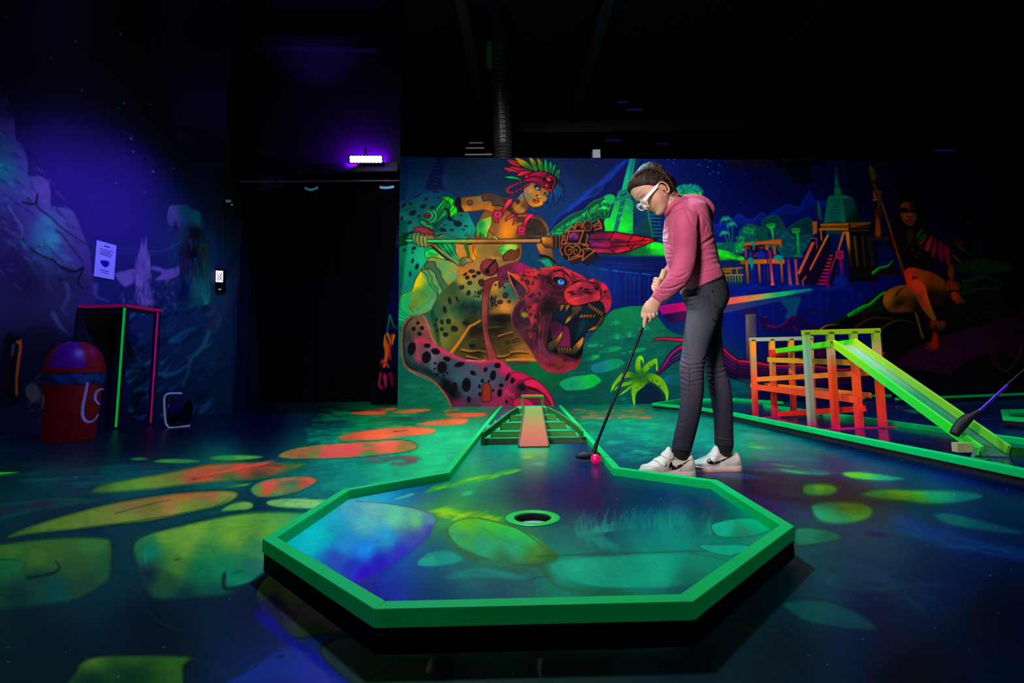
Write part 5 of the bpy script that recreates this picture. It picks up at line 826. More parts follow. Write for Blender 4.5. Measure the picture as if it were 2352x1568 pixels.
    # floor behind the second lane: blue shine with violet curls
    for k in range(40):
        x = 1100+rs.rand()*1300; y = 740+rs.rand()*300; F.line([(x,y),(x+120+rs.rand()*200,y+rs.randint(-6,6))], ['#0a5c58','#062c6c','#0a4c70','#1c1c7c'][rs.randint(4)], 5, 2, .3, 5)
    for p in ([(1120,760),(1300,780),(1500,815),(1700,835),(1900,845)],[(1100,745),(1200,738),(1300,745)],[(1750,875),(2000,880),(2200,875)],[(1260,770),(1400,790),(1380,810),(1280,815)]): F.line(p, '#6a1c8a', 2.5, 1.5, .7, 2)
    for k in range(5): F.line([(1430+k*20,812+k*5),(1600+k*10,808+k*5)], '#1ca078', 3, 2, .7, 2)
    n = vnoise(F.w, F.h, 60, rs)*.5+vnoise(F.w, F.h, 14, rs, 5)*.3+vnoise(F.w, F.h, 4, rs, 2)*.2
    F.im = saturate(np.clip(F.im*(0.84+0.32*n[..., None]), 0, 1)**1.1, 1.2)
    for k in range(260):
        x = rs.rand()*2352; y = 1000+rs.rand()*560; F.v = (0,0,1); F.dab(x, y, 1+rs.rand()*2.5*(y/1500), .8, '#101414' if k % 3 else '#c0d0c0', 0, .4)
    return F
def paint_deck():
    rs = np.random.RandomState(31)
    D = Paint(560, 900, 1860, 1460)
    D.view(0,0,1)
    D.field([(700,1240,'#1cb0b0'),(830,1190,'#58b0b8'),(900,1160,'#3c98b8'),(960,1140,'#1c509a'),(1010,1120,'#0c5c60'),(1080,1120,'#1c9c58'),(1100,1080,'#12a06c'),(1150,1040,'#0c8c78'),(1220,1035,'#24a85c'),(1280,1030,'#0ca070'),(1320,1020,'#142c60'),(1130,1060,'#0a6c70'),(1240,1070,'#0a7a6c'),
      (1330,1070,'#10184a'),(1400,1100,'#0c1440'),(1250,1110,'#181440'),(1200,1140,'#141840'),(1100,1150,'#0c4c5c'),(1150,1170,'#105c58'),(1300,1140,'#1c1048'),(1500,1130,'#041a48'),(1600,1140,'#04284c'),(1450,1170,'#0a1a44'),(1650,1180,'#064048'),(1400,1180,'#12183c'),(1350,1160,'#140c3c'),
      (1050,1180,'#68a848'),(980,1180,'#6cac4c'),(1100,1200,'#58a83c'),(1150,1190,'#30903c'),(1180,1220,'#109054'),(1300,1200,'#0c5858'),(1330,1230,'#0c7c6c'),(1450,1210,'#0c8c78'),(1550,1220,'#0c9480'),(1700,1190,'#0a6454'),(1740,1220,'#0c8c6c'),(1000,1240,'#1c5c68'),(960,1290,'#28588c'),
      (1020,1330,'#1c5c70'),(900,1340,'#1c40a0'),(860,1370,'#14206c'),(1000,1370,'#08305c'),(1150,1360,'#0a4c60'),(1100,1320,'#18706c'),(1200,1290,'#1c6c54'),(1300,1300,'#149c7c'),(1500,1310,'#12947c'),(1650,1270,'#108c74'),(1700,1250,'#0c7460'),(1400,1370,'#14604c'),(1550,1360,'#0c5050'),(1180,950,'#0a3c58'),(1230,950,'#0a3c58')], power=3.2)
    D.view(600,1060,2.94)
    # blue-violet slab in the left corner
    st = D.shape([(190,540),(330,430),(480,340),(600,268),(760,272),(950,300),(1130,345),(1180,385),(1165,440),(1100,520),(1000,600),(850,700),(700,780),(620,800),(400,670),(250,590)], '#58b8b8',
        grad=[(620,300,'#6ca0b0'),(760,320,'#88b8b0'),(900,380,'#8cd0a8'),(1050,400,'#80c088'),(1140,400,'#6c90a0'),(700,420,'#78c0b8'),(500,420,'#38a8b8'),(330,540,'#08b8b8'),(420,500,'#10b8b8'),(560,560,'#3c98c8'),(700,600,'#2890d0'),(850,520,'#3ca0c0'),(500,650,'#3c60b0'),(620,720,'#3048b0'),(800,690,'#3828b0'),(950,610,'#4838b0'),(1050,520,'#4c509c'),(1130,450,'#5c5898'),(700,760,'#3c18b0')], f=3)
    D.line([(640,800),(760,755),(900,680),(1010,600),(1110,510),(1150,440)], '#4424b0', 12, 6, .6, 12); D.line([(640,268),(850,282),(1000,308),(1120,340),(1175,372),(1180,410),(1150,480)], '#5c6c58', 2, 2.6); D.line([(1170,365),(1184,390),(1168,440)], '#606c50', 4, 3)
    D.line([(720,600),(740,570),(820,560)], '#20a8d8', 10, 4, .5, 8)
    # lime splashes
    for k in range(70):
        t = rs.rand(); x = 1180+t*420+rs.randint(-20,20); y = 330+t*70+rs.rand()*60-20; D.dab(x, y, 34+rs.rand()*30, 9, ['#a0c030','#78b030','#b0c838','#68a040'][rs.randint(4)], rs.randint(-25,5), .5)
    for k in range(80):
        t = rs.rand(); x = 1130+t*580+rs.randint(-20,20); y = 190-t*130+rs.rand()*26-12; D.dab(x, y, 30+rs.rand()*26, 8, ['#78b030','#3ca048','#a0c038','#1c9058'][rs.randint(4)], -16, .45)
    for x, y, rx, ry in [(1000,225,34,9),(960,238,26,7),(920,248,20,6),(1390,215,40,9)]: D.dab(x, y, rx, ry, '#68c090', -18, .8, hard=3)
    D.view(980,880,4.356)
    D.dab(1010,738,55,13,'#80b440',0,.9,hard=3); D.dab(1125,806,45,15,'#2ca878',0,.8,hard=6); D.dab(1250,760,30,10,'#1c8c70',0,.7); D.dab(1060,700,130,20,'#68a03c',0,.5); D.dab(980,660,160,40,'#0ca078',0,.5); D.dab(400,1100,50,20,'#18a078',0,.6)
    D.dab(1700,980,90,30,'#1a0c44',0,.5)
    D.view(600,1060,2.94)
    D.shape([(1260,450),(1300,410),(1400,380),(1500,385),(1640,420),(1760,460),(1880,530),(1960,590),(2000,640),(1900,670),(1800,690),(1650,680),(1500,640),(1360,580),(1290,520)], '#2ca070', grad=[(1380,420,'#78b83c'),(1560,420,'#4cb848'),(1720,450,'#14c05c'),(1800,500,'#1cb060'),(1350,500,'#48a068'),(1500,560,'#30a078'),(1700,590,'#2ca078'),(1850,620,'#50803c'),(1650,660,'#2c7050'),(1950,640,'#3c6c3c')], f=3)
    D.line([(1255,465),(1300,410),(1400,380),(1480,382)], '#4c6840', 2.6, 2); D.line([(1470,380),(1640,420),(1760,465),(1870,545),(1960,620),(2000,645)], '#506c34', 3.4, 4.5); D.line([(1255,470),(1280,540),(1350,610),(1500,670),(1700,700),(1880,690),(2000,640)], '#40683c', 9, 8, .8, 8)
    D.line([(1270,480),(1320,540),(1350,580)], '#3ca078', 3, 1.5, .7); D.line([(1500,450),(1600,510),(1700,560),(1820,585)], '#3c7450', 2, 1.2, .7); D.line([(1280,480),(1340,495),(1420,503)], '#3c7450', 2, 1, .7)
    D.shape([(1060,670),(1130,620),(1230,600),(1300,615),(1360,660),(1280,690),(1150,705),(1070,700)], '#1c9078', grad=[(1100,680,'#30a090'),(1250,650,'#1c9080')], f=6); D.line([(1050,660),(1150,630),(1230,603)], '#285c50', 1.8, 1)
    D.line([(1870,640),(2000,632),(2352,622),(2800,606),(3050,600)], '#3c5438', 3, 3, .8, 2.5); D.line([(1480,670),(1650,700),(1850,725)], '#1c8c84', 5, 2, .5, 6)
    D.shape([(1960,700),(2050,665),(2200,648),(2500,632),(2900,622),(3200,625),(3350,650),(3300,720),(3100,790),(2800,840),(2500,850),(2250,840),(2080,800),(1980,750)], '#12947c', grad=[(2100,710,'#10a080'),(2300,760,'#0c9478'),(2700,700,'#14a084'),(3100,680,'#148c70'),(2900,800,'#187058'),(3300,660,'#1c5c4c')], f=8)
    D.line([(1890,700),(1930,770),(2010,840),(2200,880),(2500,890)], '#3c5430', 10, 5, .5, 10)
    for k in range(36): D.line([(1250+rs.rand()*150,740+rs.rand()*60),(1450+rs.rand()*100,715+rs.rand()*60),(1750+rs.rand()*80,760+rs.rand()*50)], ['#149080','#1c8478','#0c6c6c'][k % 3], 5, 1.5, .3, 5)
    for k in range(40):
        x = 1350+rs.rand()*500; y = 800+rs.rand()*110; D.line([(x,y),(x+30,y-25),(x+80+rs.rand()*60,y-30)], ['#0c5c68','#08406c','#0c7070'][k % 3], 4, 1, .3, 4)
    # feathery teal plant sweep
    D.view(1300,1020,2.2357)
    for k in range(260):
        t = rs.rand(); x = 60+t*700; base = 470-40*math.sin(t*3); h = 40+rs.rand()*90
        D.line([(x,base),(x-6+rs.randint(-10,10),base-h*.5),(x+rs.randint(-30,34),base-h)], ['#0c8c78','#0c7468','#14a088','#0a5c60'][rs.randint(4)], 4, .8, .28, 2.5)
    for k in range(60): D.line([(100+rs.rand()*200,520+rs.rand()*30),(70+rs.rand()*120,460),(190+rs.rand()*60,400+rs.rand()*50)], ['#0c9480','#0c7c70'][k % 2], 3, 1, .3, 4)
    D.shape([(745,420),(800,395),(900,380),(980,385),(1060,430),(960,470),(860,478),(780,470)], '#109078', grad=[(800,430,'#0ca080'),(950,410,'#149c78'),(900,460,'#287c60')], f=3, ol=('#2c4c34',1.5)); D.shape([(680,520),(760,515),(940,520),(860,570),(780,565),(720,545)], '#0c9c80', f=3, ol=('#2c5034',1.5))
    D.line([(640,560),(720,570),(840,600)], '#3c5438', 3, 2, .7, 3)
    for x, y in [(264,281),(486,278),(556,290),(344,332)]: D.dab(x, y, 4, 3, '#60708c', 0, .8)
    n = vnoise(D.w, D.h, 40, rs)*.5+vnoise(D.w, D.h, 10, rs, 4)*.3+vnoise(D.w, D.h, 3, rs, 2)*.2
    D.im = saturate(np.clip(D.im*(0.88+0.24*n[..., None]), 0, 1)**1.1, 1.25)
    return D
def paint_left_wall():
    rs = np.random.RandomState(41)
    L = Paint(-260, -160, 640, 1080)
    L.view(0,0,1)
    L.field([(0,0,'#0c0440'),(150,20,'#180a70'),(300,60,'#0a0438'),(500,100,'#04041c'),(0,200,'#0a0440'),(200,300,'#160a60'),(300,400,'#1c0c80'),(380,300,'#10085c'),(430,450,'#0c1060'),(480,350,'#040820'),(520,500,'#06103c'),(250,480,'#1c0e88'),(150,400,'#1c0c80'),(300,520,'#1c0e88'),
       (460,560,'#0a2070'),(520,600,'#082070'),(530,700,'#0a2068'),(500,800,'#061c58'),(500,900,'#061850'),(400,900,'#061448'),(300,650,'#10106c'),(0,700,'#08083c'),(100,900,'#050620'),(0,1000,'#030418'),(300,960,'#040c3c'),(540,640,'#140c50'),(600,700,'#10083c')], power=3)  # brightness of the violet light pool is partly painted into these colours
    L.view(0,200,3.137)
    # towering cliff on the left
    L.shape([(-700,-400),(-60,-60),(10,20),(50,80),(55,180),(100,250),(110,370),(160,420),(200,540),(205,640),(280,640),(345,680),(365,760),(370,850),(450,870),(530,900),(600,1060),(640,1160),(660,1300),(690,1500),(700,1900),(640,2700),(-700,2700)], '#241078', grad=[(20,100,'#14085c'),(60,300,'#30148c'),(140,480,'#3418a0'),(20,450,'#0c2c70'),(60,760,'#2c2090'),(300,740,'#4428a8'),(330,850,'#3c24a0'),(200,900,'#2c1888'),(480,950,'#3c24a0'),(560,1050,'#301c90'),(100,1000,'#1c0c60'),(340,980,'#2048a0'),(380,1100,'#2060b0'),(500,1200,'#301c90'),(600,1250,'#2c1c90'),(100,1250,'#14084c'),(200,1400,'#10083c'),(500,1400,'#10103c'),(20,600,'#0c5090'),(640,1480,'#1c1470'),(300,1900,'#060420'),(600,2000,'#060428'),(0,2100,'#04031c')], f=3)
    for k in range(200):
        x = -60+rs.rand()*620; y = 150+rs.rand()*1300
        if y < 150+x*1.45: continue
        dx = 20+rs.rand()*60; L.line([(x,y),(x+dx*.6,y+dx*.5),(x+dx,y+dx*.9)], ['#4a30b8','#0c0838','#3020a0','#14084c','#2c50a8','#080428'][rs.randint(6)], 5, 1, .4, 3)
    for p, c, w in [([(270,780),(270,860),(370,940),(440,1010),(540,1080),(660,1150)],'#04021c',4),([(50,80),(100,250),(110,370)],'#3c1c90',2),([(160,1090),(240,1180),(360,1240),(440,1300)],'#04021c',5),([(440,1050),(520,1160),(600,1260)],'#08042c',4),([(60,860),(150,1000),(160,1080)],'#3448a8',3),([(160,830),(250,840),(270,770)],'#060320',5),([(450,1300),(540,1330),(600,1300),(560,1400),(600,1450)],'#02021c',6)]: L.line(p, c, w, w*.6, .8, 2)
    for x, y, r in [(340,960,50),(390,1090,60),(180,1130,40),(480,1230,40),(80,700,30),(10,560,24),(360,1130,40)]: L.dab(x, y, r, r*.5, '#1c68b8', 35, .3)
    for k in range(7): L.line([(430,1030+k*16),(560,1090+k*14),(700,1150+k*12)], '#3c1c7c', 3, 1, .5, 3)
    # misty spires
    for p in ([(980,1500),(970,1300),(1000,1180),(1020,1090),(1030,1095),(1035,1140),(1048,1075),(1058,1080),(1065,1160),(1085,1250),(1080,1400),(1090,1560),(1000,1568)],[(830,1340),(900,1320),(980,1310),(970,1400),(900,1440),(840,1380)],[(1085,1290),(1140,1290),(1200,1310),(1290,1290),(1285,1360),(1200,1390),(1110,1390),(1160,1340),(1100,1320)]):
        L.shape(p, '#4830b8', rim=('#2c1c90',4), f=3)
    for k in range(50): 
        x = 960+rs.rand()*130; y = 1150+rs.rand()*400; L.line([(x,y),(x-10+rs.rand()*20,y+60)], ['#6a48d0','#180c60','#3020a0'][k % 3], 3, 1, .5, 2)
    L.line([(820,1160),(980,1165)], '#3820a0', 2, 2, .7, 2); L.line([(1080,1180),(1160,1180),(1240,1150),(1300,1110)], '#3820a0', 3, 2, .8, 2); L.line([(840,1190),(980,1190)], '#3018a0', 3, 2, .6, 3); L.line([(1060,1200),(1130,1205)], '#3820a0', 3, 2, .6, 2)
    # pillar rock on the right with teal shine
    L.shape([(1205,950),(1220,860),(1260,850),(1340,850),(1380,880),(1440,900),(1450,980),(1480,1080),(1510,1200),(1520,1400),(1480,1568),(1290,1568),(1300,1400),(1290,1200),(1300,1100),(1280,1000),(1230,1000)], '#0c2470', grad=[(1240,900,'#4030b0'),(1250,970,'#3424a0'),(1330,900,'#08306c'),(1430,940,'#0a4078'),(1340,1050,'#141c60'),(1390,1050,'#02041c'),(1400,1200,'#04041c'),(1470,1180,'#142438'),(1500,1300,'#0c2c4c'),(1440,1450,'#0c4070'),(1330,1250,'#180c50'),(1310,1450,'#04084c')], f=3)
    for k in range(60):
        x = 1220+rs.rand()*270; y = 880+rs.rand()*600; L.line([(x,y),(x+rs.randint(-14,14),y+30+rs.rand()*50)], ['#02021c','#0c4880','#2c2498','#082860'][rs.randint(4)], 4, 1, .45, 3)
    for k in range(50):
        x = 1440+rs.rand()*160; y = 1420+rs.rand()*150; L.line([(1480,1568),(x,y)], '#0c6090', 2.4, .6, .35, 2)
    for x, y, r, a in [(590,22,6,1),(893,117,6,1),(856,150,5,1),(895,155,4,.5),(950,158,4,.5),(1086,128,5,.9),(1219,277,5,.6),(945,370,7,1.6),(940,350,4,.7),(961,465,5,1),(1075,512,4,.6),(1095,548,4,.5),(1103,608,7,1.3),(1250,586,5,.9),(837,693,4,.7),(1045,758,4,.8),(40,-500,6,.8),(545,-330,7,.9),(372,-215,5,.8),(870,-380,7,1)]: L.dab(x, y, r*1.2, r*1.2, '#2450ff', 0, min(1,a))
    # rock swirls of the lower wall
    L.view(0,640,3.92)
    for k in range(130):
        x = 1150+rs.rand()*800; y = 250+rs.rand()*1000; r = 30+rs.rand()*90
        L.line([(x,y),(x+r*.5,y-r*.3),(x+r,y-r*.9)], ['#0a3490','#02041c','#0c50a0','#081c60','#04082c','#0a2c80'][rs.randint(6)], 9, 1.5, .5, 4)
    for p, c in [([(1880,480),(1820,620),(1720,720),(1690,850),(1640,960)],'#1c4c98'),([(1480,870),(1600,840),(1680,780)],'#1c4c98'),([(1540,560),(1660,480),(1760,440)],'#0c4890'),([(1180,1180),(1260,1260),(1330,1190)],'#1c48a8'),([(1120,860),(1200,820),(1280,850)],'#14409a'),([(480,320),(540,420),(600,480)],'#3434a0'),([(600,50),(620,160),(560,260),(620,330)],'#2c2890'),([(860,60),(870,160),(980,200)],'#3c2ca8')]: L.line(p, c, 12, 3, .6, 6)
    for k in range(60):
        x = 1080+rs.rand()*500; y = rs.rand()*230; L.line([(x,y),(x-30+rs.rand()*60,y+50)], ['#4c34b8','#6a48c8','#1c1470','#0c0c50'][rs.randint(4)], 5, 1, .4, 3)
    for k in range(60):
        x = 200+rs.rand()*380; y = 850+rs.rand()*450; L.line([(x,y),(x+20,y-16),(x+50,y-10)], ['#1c1c30','#040410','#28243c'][rs.randint(3)], 7, 2, .5, 4)
    L.shape([(225,1010),(250,960),(300,940),(350,990),(370,1060),(330,1100),(270,1100)], '#34304c', f=5, a=.7); L.shape([(40,520),(170,520),(200,480),(190,640),(180,1060),(50,1090)], '#04040c', f=4)
    L.line([(160,570),(185,600),(165,760),(150,900),(150,1040)], '#a02c24', 7, 5, .9, 3); L.line([(120,600),(110,690)], '#40206c', 8, 5, .7, 4); L.line([(188,545),(180,600)], '#ff4020', 2, 2)
    L.line([(600,930),(580,1040)], '#5c6a6c', 3, 1, .5); 
    # the strip beside the curtain: orange and purple smoke
    L.view(480,320,2.376)
    for k in range(40): L.line([(0+rs.rand()*60,900+rs.rand()*150),(70+rs.rand()*60,780+rs.rand()*120),(160+rs.rand()*50,640+rs.rand()*100)], ['#14348a','#0c2870','#3c1468','#081c54'][k % 4], 9, 2, .35, 6)
    L.im = np.clip(L.im, 0, 1)
    return L
# ------------------------------------------------------------------ camera model and measuring
F_PX, CX, CY, CAM_H = 1150.0, 1176.0, 724.0, 0.43
PITCH, ROLL = math.atan(0.115), -0.0163
R = Matrix.Rotation(math.pi/2+PITCH, 3, 'X') @ Matrix.Rotation(ROLL, 3, 'Z')
Rn = np.array(R)
def ray(px, py): return R @ Vector(((px-CX)/F_PX, -(py-CY)/F_PX, -1.0))
def atY(px, py, Y):
    d = ray(px, py); t = Y/d.y; return Vector((d.x*t, Y, CAM_H+d.z*t))
def atZ(px, py, z=0.0):
    d = ray(px, py); t = (z-CAM_H)/d.z; return Vector((d.x*t, d.y*t, z))
def atN(px, py, p0, n):
    d = ray(px, py); o = Vector((0, 0, CAM_H)); t = (Vector(p0)-o).dot(n)/d.dot(n); return o+d*t
def proj(P):
    v = (np.asarray(P, np.float64)-np.array([0, 0, CAM_H])) @ Rn
    z = -v[..., 2]; z = np.where(z < 1e-3, 1e-3, z)
    return CX+F_PX*v[..., 0]/z, CY-F_PX*v[..., 1]/z
# ------------------------------------------------------------------ materials
MATS = {}
def new_mat(name):
    m = bpy.data.materials.new(name); m.use_nodes = True; return m, m.node_tree, m.node_tree.nodes['Principled BSDF']
def mat(name, col, rough=.5, glow=0.0, metal=0.0, noise=0.08, nscale=30.0, spec=.5, bump=0.0, alpha=1.0, glowcol=None):
    if name in MATS: return MATS[name]
    m, nt, b = new_mat(name); c = lin(col); N, L = nt.nodes, nt.links
    tc = N.new('ShaderNodeTexCoord'); no = N.new('ShaderNodeTexNoise'); no.inputs['Scale'].default_value = nscale; no.inputs['Detail'].default_value = 4
    L.new(tc.outputs['Object'], no.inputs['Vector'])
    mx = N.new('ShaderNodeMix'); mx.data_type = 'RGBA'
    mx.inputs[6].default_value = (*(c*(1-noise*2)), 1); mx.inputs[7].default_value = (*np.clip(c*(1+noise*2), 0, 1), 1)
    L.new(no.outputs['Fac'], mx.inputs[0]); L.new(mx.outputs[2], b.inputs['Base Color'])
    b.inputs['Roughness'].default_value = rough; b.inputs['Metallic'].default_value = metal; b.inputs['Specular IOR Level'].default_value = spec
    if glow:
        if glowcol is None: L.new(mx.outputs[2], b.inputs['Emission Color'])
        else: b.inputs['Emission Color'].default_value = (*lin(glowcol), 1)
        b.inputs['Emission Strength'].default_value = glow
    if bump:
        bp = N.new('ShaderNodeBump'); bp.inputs['Strength'].default_value = bump; bp.inputs['Distance'].default_value = .002
        L.new(no.outputs['Fac'], bp.inputs['Height']); L.new(bp.outputs['Normal'], b.inputs['Normal'])
    if alpha < 1: b.inputs['Alpha'].default_value = alpha
    MATS[name] = m; return m
def mat_vc(name, rough=.5, glow=.1, spec=.4, bump=.15, nscale=60, coat=0.0):
    m, nt, b = new_mat(name); N, L = nt.nodes, nt.links
    a = N.new('ShaderNodeVertexColor'); a.layer_name = 'paint'
    L.new(a.outputs['Color'], b.inputs['Base Color']); L.new(a.outputs['Color'], b.inputs['Emission Color']); b.inputs['Emission Strength'].default_value = glow
    b.inputs['Specular IOR Level'].default_value = spec; b.inputs['Coat Weight'].default_value = coat; b.inputs['Coat Roughness'].default_value = .12
    tc = N.new('ShaderNodeTexCoord'); no = N.new('ShaderNodeTexNoise'); no.inputs['Scale'].default_value = nscale; no.inputs['Detail'].default_value = 5
    L.new(tc.outputs['Object'], no.inputs['Vector'])
    mr = N.new('ShaderNodeMapRange'); mr.inputs['To Min'].default_value = rough-.07; mr.inputs['To Max'].default_value = rough+.07
    L.new(no.outputs['Fac'], mr.inputs['Value']); L.new(mr.outputs['Result'], b.inputs['Roughness'])
    bp = N.new('ShaderNodeBump'); bp.inputs['Strength'].default_value = bump; bp.inputs['Distance'].default_value = .002
    L.new(no.outputs['Fac'], bp.inputs['Height']); L.new(bp.outputs['Normal'], b.inputs['Normal'])
    return m
def mat_ramp(name, stops, axis='Z', lo=0.0, hi=1.0, rough=.5, glow=.12, wob=.15):
    """spray-painted wood: colours blend along one object axis with a noisy border"""
    m, nt, b = new_mat(name); N, L = nt.nodes, nt.links
    tc = N.new('ShaderNodeTexCoord'); sp = N.new('ShaderNodeSeparateXYZ'); L.new(tc.outputs['Object'], sp.inputs[0])
    mr = N.new('ShaderNodeMapRange'); mr.inputs['From Min'].default_value = lo; mr.inputs['From Max'].default_value = hi; L.new(sp.outputs[axis], mr.inputs['Value'])
    no = N.new('ShaderNodeTexNoise'); no.inputs['Scale'].default_value = 9; no.inputs['Detail'].default_value = 3; L.new(tc.outputs['Object'], no.inputs['Vector'])
    ma = N.new('ShaderNodeMath'); ma.operation = 'MULTIPLY_ADD'; ma.inputs[1].default_value = wob; L.new(no.outputs['Fac'], ma.inputs[0]); L.new(mr.outputs['Result'], ma.inputs[2])
    su = N.new('ShaderNodeMath'); su.operation = 'SUBTRACT'; su.inputs[1].default_value = wob/2; L.new(ma.outputs[0], su.inputs[0])
    r = N.new('ShaderNodeValToRGB'); e = r.color_ramp.elements
    while len(e) < len(stops): e.new(.5)
    for i, (p, c) in enumerate(stops): e[i].position = p; e[i].color = (*lin(c), 1)
    L.new(su.outputs[0], r.inputs[0]); L.new(r.outputs[0], b.inputs['Base Color']); L.new(r.outputs[0], b.inputs['Emission Color'])
    b.inputs['Emission Strength'].default_value = glow; b.inputs['Roughness'].default_value = rough
    return m
# ------------------------------------------------------------------ objects
COL = bpy.context.scene.collection
def tag(o, label=None, cat=None, group=None, kind=None):
    if label: o['label'] = label
    if cat: o['category'] = cat
    if group: o['group'] = group
    if kind: o['kind'] = kind
    return o
def link(o, parent=None):
    COL.objects.link(o)
    if parent is not None: o.parent = parent; o.matrix_parent_inverse = Matrix.Translation(-parent.location)
    return o
def thing(name, label, cat, loc=(0, 0, 0), group=None):
    o = bpy.data.objects.new(name, None); o.location = loc; o.empty_display_size = .1; COL.objects.link(o)
    return tag(o, label, cat, group)
class MB:
    def __init__(s): s.v = []; s.f = []
    def add(s, v, f):
        n = len(s.v); s.v += [Vector(p) for p in v]; s.f += [tuple(i+n for i in q) for q in f]; return s
    def hexa(s, a, b):      # two quads (a: bottom/first, b: matching top/second)
        return s.add(list(a)+list(b), [(3,2,1,0),(4,5,6,7),(0,1,5,4),(1,2,6,5),(2,3,7,6),(3,0,4,7)])
    def box(s, x0, x1, y0, y1, z0, z1):
        return s.hexa([(x0,y0,z0),(x1,y0,z0),(x1,y1,z0),(x0,y1,z0)], [(x0,y0,z1),(x1,y0,z1),(x1,y1,z1),(x0,y1,z1)])
    def prism(s, poly, z0, z1):
        n = len(poly); v = [(p[0],p[1],z0) for p in poly]+[(p[0],p[1],z1) for p in poly]
        f = [tuple(range(n-1,-1,-1)), tuple(range(n,2*n))]+[(i,(i+1) % n,(i+1) % n+n,i+n) for i in range(n)]
        return s.add(v, f)
    def beam(s, a, b, w, h, up=(0,0,1)):    # rectangular bar a->b, w across, h along up
        a, b = Vector(a), Vector(b); d = (b-a).normalized(); x = d.cross(Vector(up)).normalized(); u = x.cross(d)
        q = [(-w/2,-h/2),(w/2,-h/2),(w/2,h/2),(-w/2,h/2)]
        return s.hexa([a+x*i+u*j for i, j in q], [b+x*i+u*j for i, j in q])
    def loft(s, rings, cap=True, closed=False):
        n = len(rings[0]); v = [p for r in rings for p in r]; f = []
        m = len(rings)
        for i in range(m if closed else m-1):
            for j in range(n): a = i*n; b = ((i+1) % m)*n; f.append((a+j, a+(j+1) % n, b+(j+1) % n, b+j))
        if cap and not closed: f += [tuple(range(n-1,-1,-1)), tuple((m-1)*n+j for j in range(n))]
        return s.add(v, f)
    def tube(s, pts, r, seg=12, cap=True, sub=0):
        pts = [Vector(p) for p in pts]
        if sub:
            q = spline([tuple(p) for p in pts], False, sub); pts = [Vector(p) for p in q.tolist()]
        rs = r if isinstance(r, (list, tuple)) else [r]*len(pts)
        if len(rs) != len(pts): rs = list(np.interp(np.linspace(0, 1, len(pts)), np.linspace(0, 1, len(rs)), rs))
        rings = []; x = None
        for i, p in enumerate(pts):
            d = (pts[min(i+1, len(pts)-1)]-pts[max(i-1, 0)]).normalized()
            if x is None: x = d.cross(Vector((0,0,1)) if abs(d.z) < .9 else Vector((1,0,0))).normalized()
            x = (x-d*x.dot(d)).normalized(); y = d.cross(x)
            rings.append([p+(x*math.cos(t)+y*math.sin(t))*rs[i] for t in [k*2*math.pi/seg for k in range(seg)]])
        return s.loft(rings, cap)
    def lathe(s, prof, c=(0,0,0), seg=40, cap=True):    # prof: (r,z)
        c = Vector(c); return s.loft([[c+Vector((r*math.cos(t), r*math.sin(t), z)) for t in [k*2*math.pi/seg for k in range(seg)]] for r, z in prof], cap)
    def ball(s, c, r, seg=24, sc=(1,1,1), M=None):
        c = Vector(c); rings = []
        for i in range(1, seg//2):
            a = math.pi*i/(seg//2); rings.append([Vector((r*math.sin(a)*math.cos(t)*sc[0], r*math.sin(a)*math.sin(t)*sc[1], -r*math.cos(a)*sc[2])) for t in [k*2*math.pi/seg for k in range(seg)]])
        if M is not None: rings = [[M @ p for p in q] for q in rings]
        return s.loft([[c+p for p in q] for q in rings])
    def mesh(s, name):
        me = bpy.data.meshes.new(name); me.from_pydata([tuple(p) for p in s.v], [], s.f); me.update()
        bm = bmesh.new(); bm.from_mesh(me); bmesh.ops.recalc_face_normals(bm, faces=bm.faces); bm.to_mesh(me); bm.free(); return me
    def build(s, name, m, parent=None, smooth=False, bevel=0, sharp=40):
        me = s.mesh(name); o = bpy.data.objects.new(name, me); me.materials.append(m)
        if smooth:
            for p in me.polygons: p.use_smooth = True
            try: me.set_sharp_from_angle(angle=math.radians(sharp))
            except Exception: pass
        if bevel:
            b = o.modifiers.new('bevel', 'BEVEL'); b.width = bevel; b.segments = 2; b.limit_method = 'ANGLE'; b.harden_normals = False
        return link(o, parent)
def fast_mesh(name, V, Q, colors=None, m=None):
    me = bpy.data.meshes.new(name); V = np.asarray(V, np.float32); Q = np.asarray(Q, np.int32)
    me.vertices.add(len(V)); me.vertices.foreach_set('co', V.ravel()); n = len(Q); k = Q.shape[1]
    me.loops.add(n*k); me.loops.foreach_set('vertex_index', Q.ravel()); me.polygons.add(n)
    me.polygons.foreach_set('loop_start', np.arange(0, n*k, k, dtype=np.int32)); 
    try: me.polygons.foreach_set('loop_total', np.full(n, k, np.int32))
    except Exception: pass
    me.update(calc_edges=True)
    if colors is not None: set_paint(me, colors)
    if m: me.materials.append(m)
    return me
def set_paint(me, colors):
    a = me.color_attributes.new('paint', 'FLOAT_COLOR', 'POINT'); c = np.ones((len(me.vertices), 4), np.float32); c[:, :3] = colors; a.data.foreach_set('color', c.ravel())
def lattice(nu, nv, keep=None):
    i = np.arange(nu-1)[None, :]; j = np.arange(nv-1)[:, None]; a = j*nu+i
    Q = np.stack([a, a+1, a+nu+1, a+nu], -1).reshape(-1, 4)
    return Q if keep is None else Q[keep.reshape(-1)[Q].all(1)]
def srgb2lin(c): return np.where(c <= 0.04045, c/12.92, ((np.clip(c, 0, 1)+0.055)/1.055)**2.4)
def in_poly(X, Y, poly):
    ins = np.zeros(X.shape, bool); n = len(poly)
    for i in range(n):
        ax, ay = poly[i][:2]; bx, by = poly[(i+1) % n][:2]
        if ay != by: ins ^= ((ay > Y) != (by > Y)) & (X < (bx-ax)*(Y-ay)/(by-ay)+ax)
    return ins
